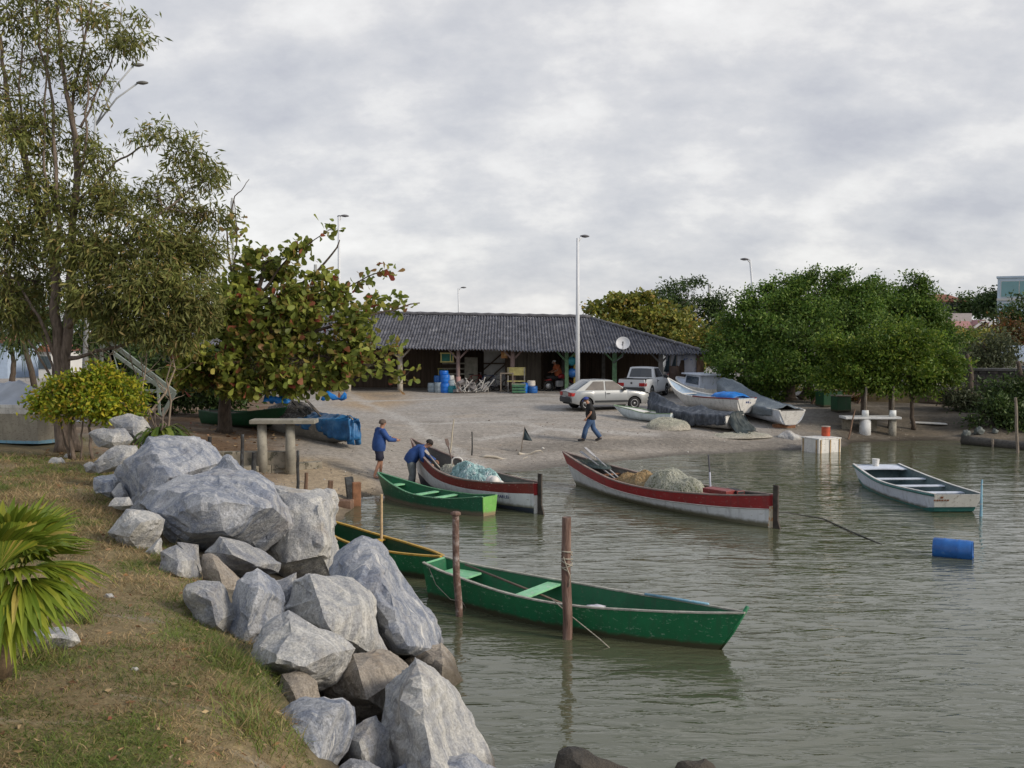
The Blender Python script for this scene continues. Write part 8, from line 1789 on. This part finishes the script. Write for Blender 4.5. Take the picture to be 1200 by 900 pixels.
    if cap:
        o = cap_mesh(.118, .50, 'cap', cap); mb = MB(); rows = []
        for i in range(4): rows.append([hc + up * (.045 - .02 * i / 3) + fw * (.09 + .075 * i / 3 * math.cos((j - 4) * .28)) + lf * (j - 4) * .021 * (1 + .1 * i) for j in range(9)])
        mb.grid(rows); mb.grid([[p - up * .008 for p in r] for r in rows]); mb.build('cap_peak', cap, t)
    if beard: mb = MB(); mb.tube([hc + fw * .055 - up * .035 + lf * .0, hc + fw * .085 - up * .075, hc + fw * .075 - up * .125], [.055, .050, .022], 10); mb.build('beard', BEARD, t, True)
    return t
def grounded(px, py, z): return W(px, py, z)
# standing man in blue, seen from behind, looking right
p = G(445, 560)
person('man in blue jacket and dark shorts standing at the water, looking right', p, math.radians(28), dict(pelvis=(-.02, 0, .93), spine=(-.01, 0, 1.10), chest=(.02, 0, 1.34), neck=(.07, 0, 1.50), head=(.10, 0, 1.565), crown=(.11, 0, 1.745), face=(1, .1, -.1),
    lsh=(.03, .20, 1.42), lel=(.22, .27, 1.20), lwr=(.46, .20, 1.16), rsh=(.03, -.20, 1.42), rel=(.20, -.28, 1.17), rwr=(.45, -.20, 1.14),
    lhip=(-.01, .10, .88), lkn=(.10, .14, .49), lan=(.08, .15, .08), ltoe=(.26, .17, .03), rhip=(-.03, -.10, .88), rkn=(-.07, -.15, .48), ran=(-.24, -.17, .09), rtoe=(-.06, -.20, .03)),
    BLUEJ, NAVYS, 'knee', 'wrist', shoe=None, hair=HAIRG, hem=.10, belly=1.10, loose=1.2)
# bending man
h, t_ = BOATC
p = W(482, 573, .0); 
person('man in blue jacket and grey trousers bending over the lettered boat', Vector((p.x, p.y, .02)), math.radians(-2), dict(pelvis=(0, 0, .88), spine=(.10, 0, 1.02), chest=(.29, 0, 1.17), neck=(.42, 0, 1.24), head=(.48, 0, 1.27), crown=(.60, 0, 1.40), face=(.7, 0, -.75),
    lsh=(.32, .19, 1.20), lel=(.46, .24, .93), lwr=(.70, .16, .80), rsh=(.32, -.20, 1.20), rel=(.36, -.26, .90), rwr=(.60, -.20, .74), lpalm=(.3, 0, -1), rpalm=(.3, 0, -1),
    lhip=(0, .10, .84), lkn=(.04, .12, .45), lan=(0, .13, .08), ltoe=(.20, .14, .03), rhip=(0, -.10, .84), rkn=(.05, -.12, .45), ran=(.0, -.13, .08), rtoe=(.2, -.14, .03)),
    BLUEJ, GREYT, 'ankle', 'wrist', shoe=SHOE, hair=HAIRD, hem=.12, belly=1.10, loose=1.2, curl=.7)
# walking man
p = G(692, 517)
person('bearded man in blue cap, black T-shirt and jeans walking left', p, math.radians(186), dict(pelvis=(-.02, 0, .90), spine=(0, 0, 1.06), chest=(.04, 0, 1.30), neck=(.10, 0, 1.45), head=(.15, 0, 1.50), crown=(.22, 0, 1.665), face=(1, 0, -.35),
    lsh=(.05, .19, 1.37), lel=(.04, .26, 1.10), lwr=(.20, .22, .90), rsh=(.03, -.19, 1.37), rel=(-.02, -.25, 1.10), rwr=(.08, -.24, .87),
    lhip=(0, .09, .86), lkn=(.20, .10, .50), lan=(.30, .10, .10), ltoe=(.48, .11, .06), rhip=(-.03, -.09, .86), rkn=(-.14, -.10, .47), ran=(-.40, -.10, .13), rtoe=(-.24, -.11, .03)),
    BLK, JEAN, 'ankle', 'elbow', shoe=SHOE, cap=CAPB, hair=HAIRG, beard=True, hem=.07, belly=1.12, loose=1.16)
# seated / leaning person in orange under the shed
p = GY(654.5, 55.9)
person('person in orange shirt and white cap behind the red motorcycle', p, math.radians(200), dict(pelvis=(0, 0, .90), spine=(.03, 0, 1.08), chest=(.10, 0, 1.32), neck=(.18, 0, 1.46), head=(.23, 0, 1.51), crown=(.30, 0, 1.67), face=(1, 0, -.5),
    lsh=(.10, .20, 1.39), lel=(.20, .27, 1.14), lwr=(.42, .22, 1.04), rsh=(.10, -.20, 1.39), rel=(.2, -.27, 1.14), rwr=(.42, -.22, 1.04), lhip=(0, .1, .86), lkn=(.03, .12, .48), lan=(-.02, .13, .09), ltoe=(.17, .14, .03), rhip=(0, -.1, .86), rkn=(.03, -.12, .48), ran=(-.02, -.13, .09), rtoe=(.17, -.14, .03)),
    mat('orange shirt', (.48, .13, .05), .8, .2), NAVYS, 'ankle', 'elbow', shoe=SHOE, cap=mat('white cap', (.6, .6, .6), .7), hem=.1, belly=1.15, loose=1.2)
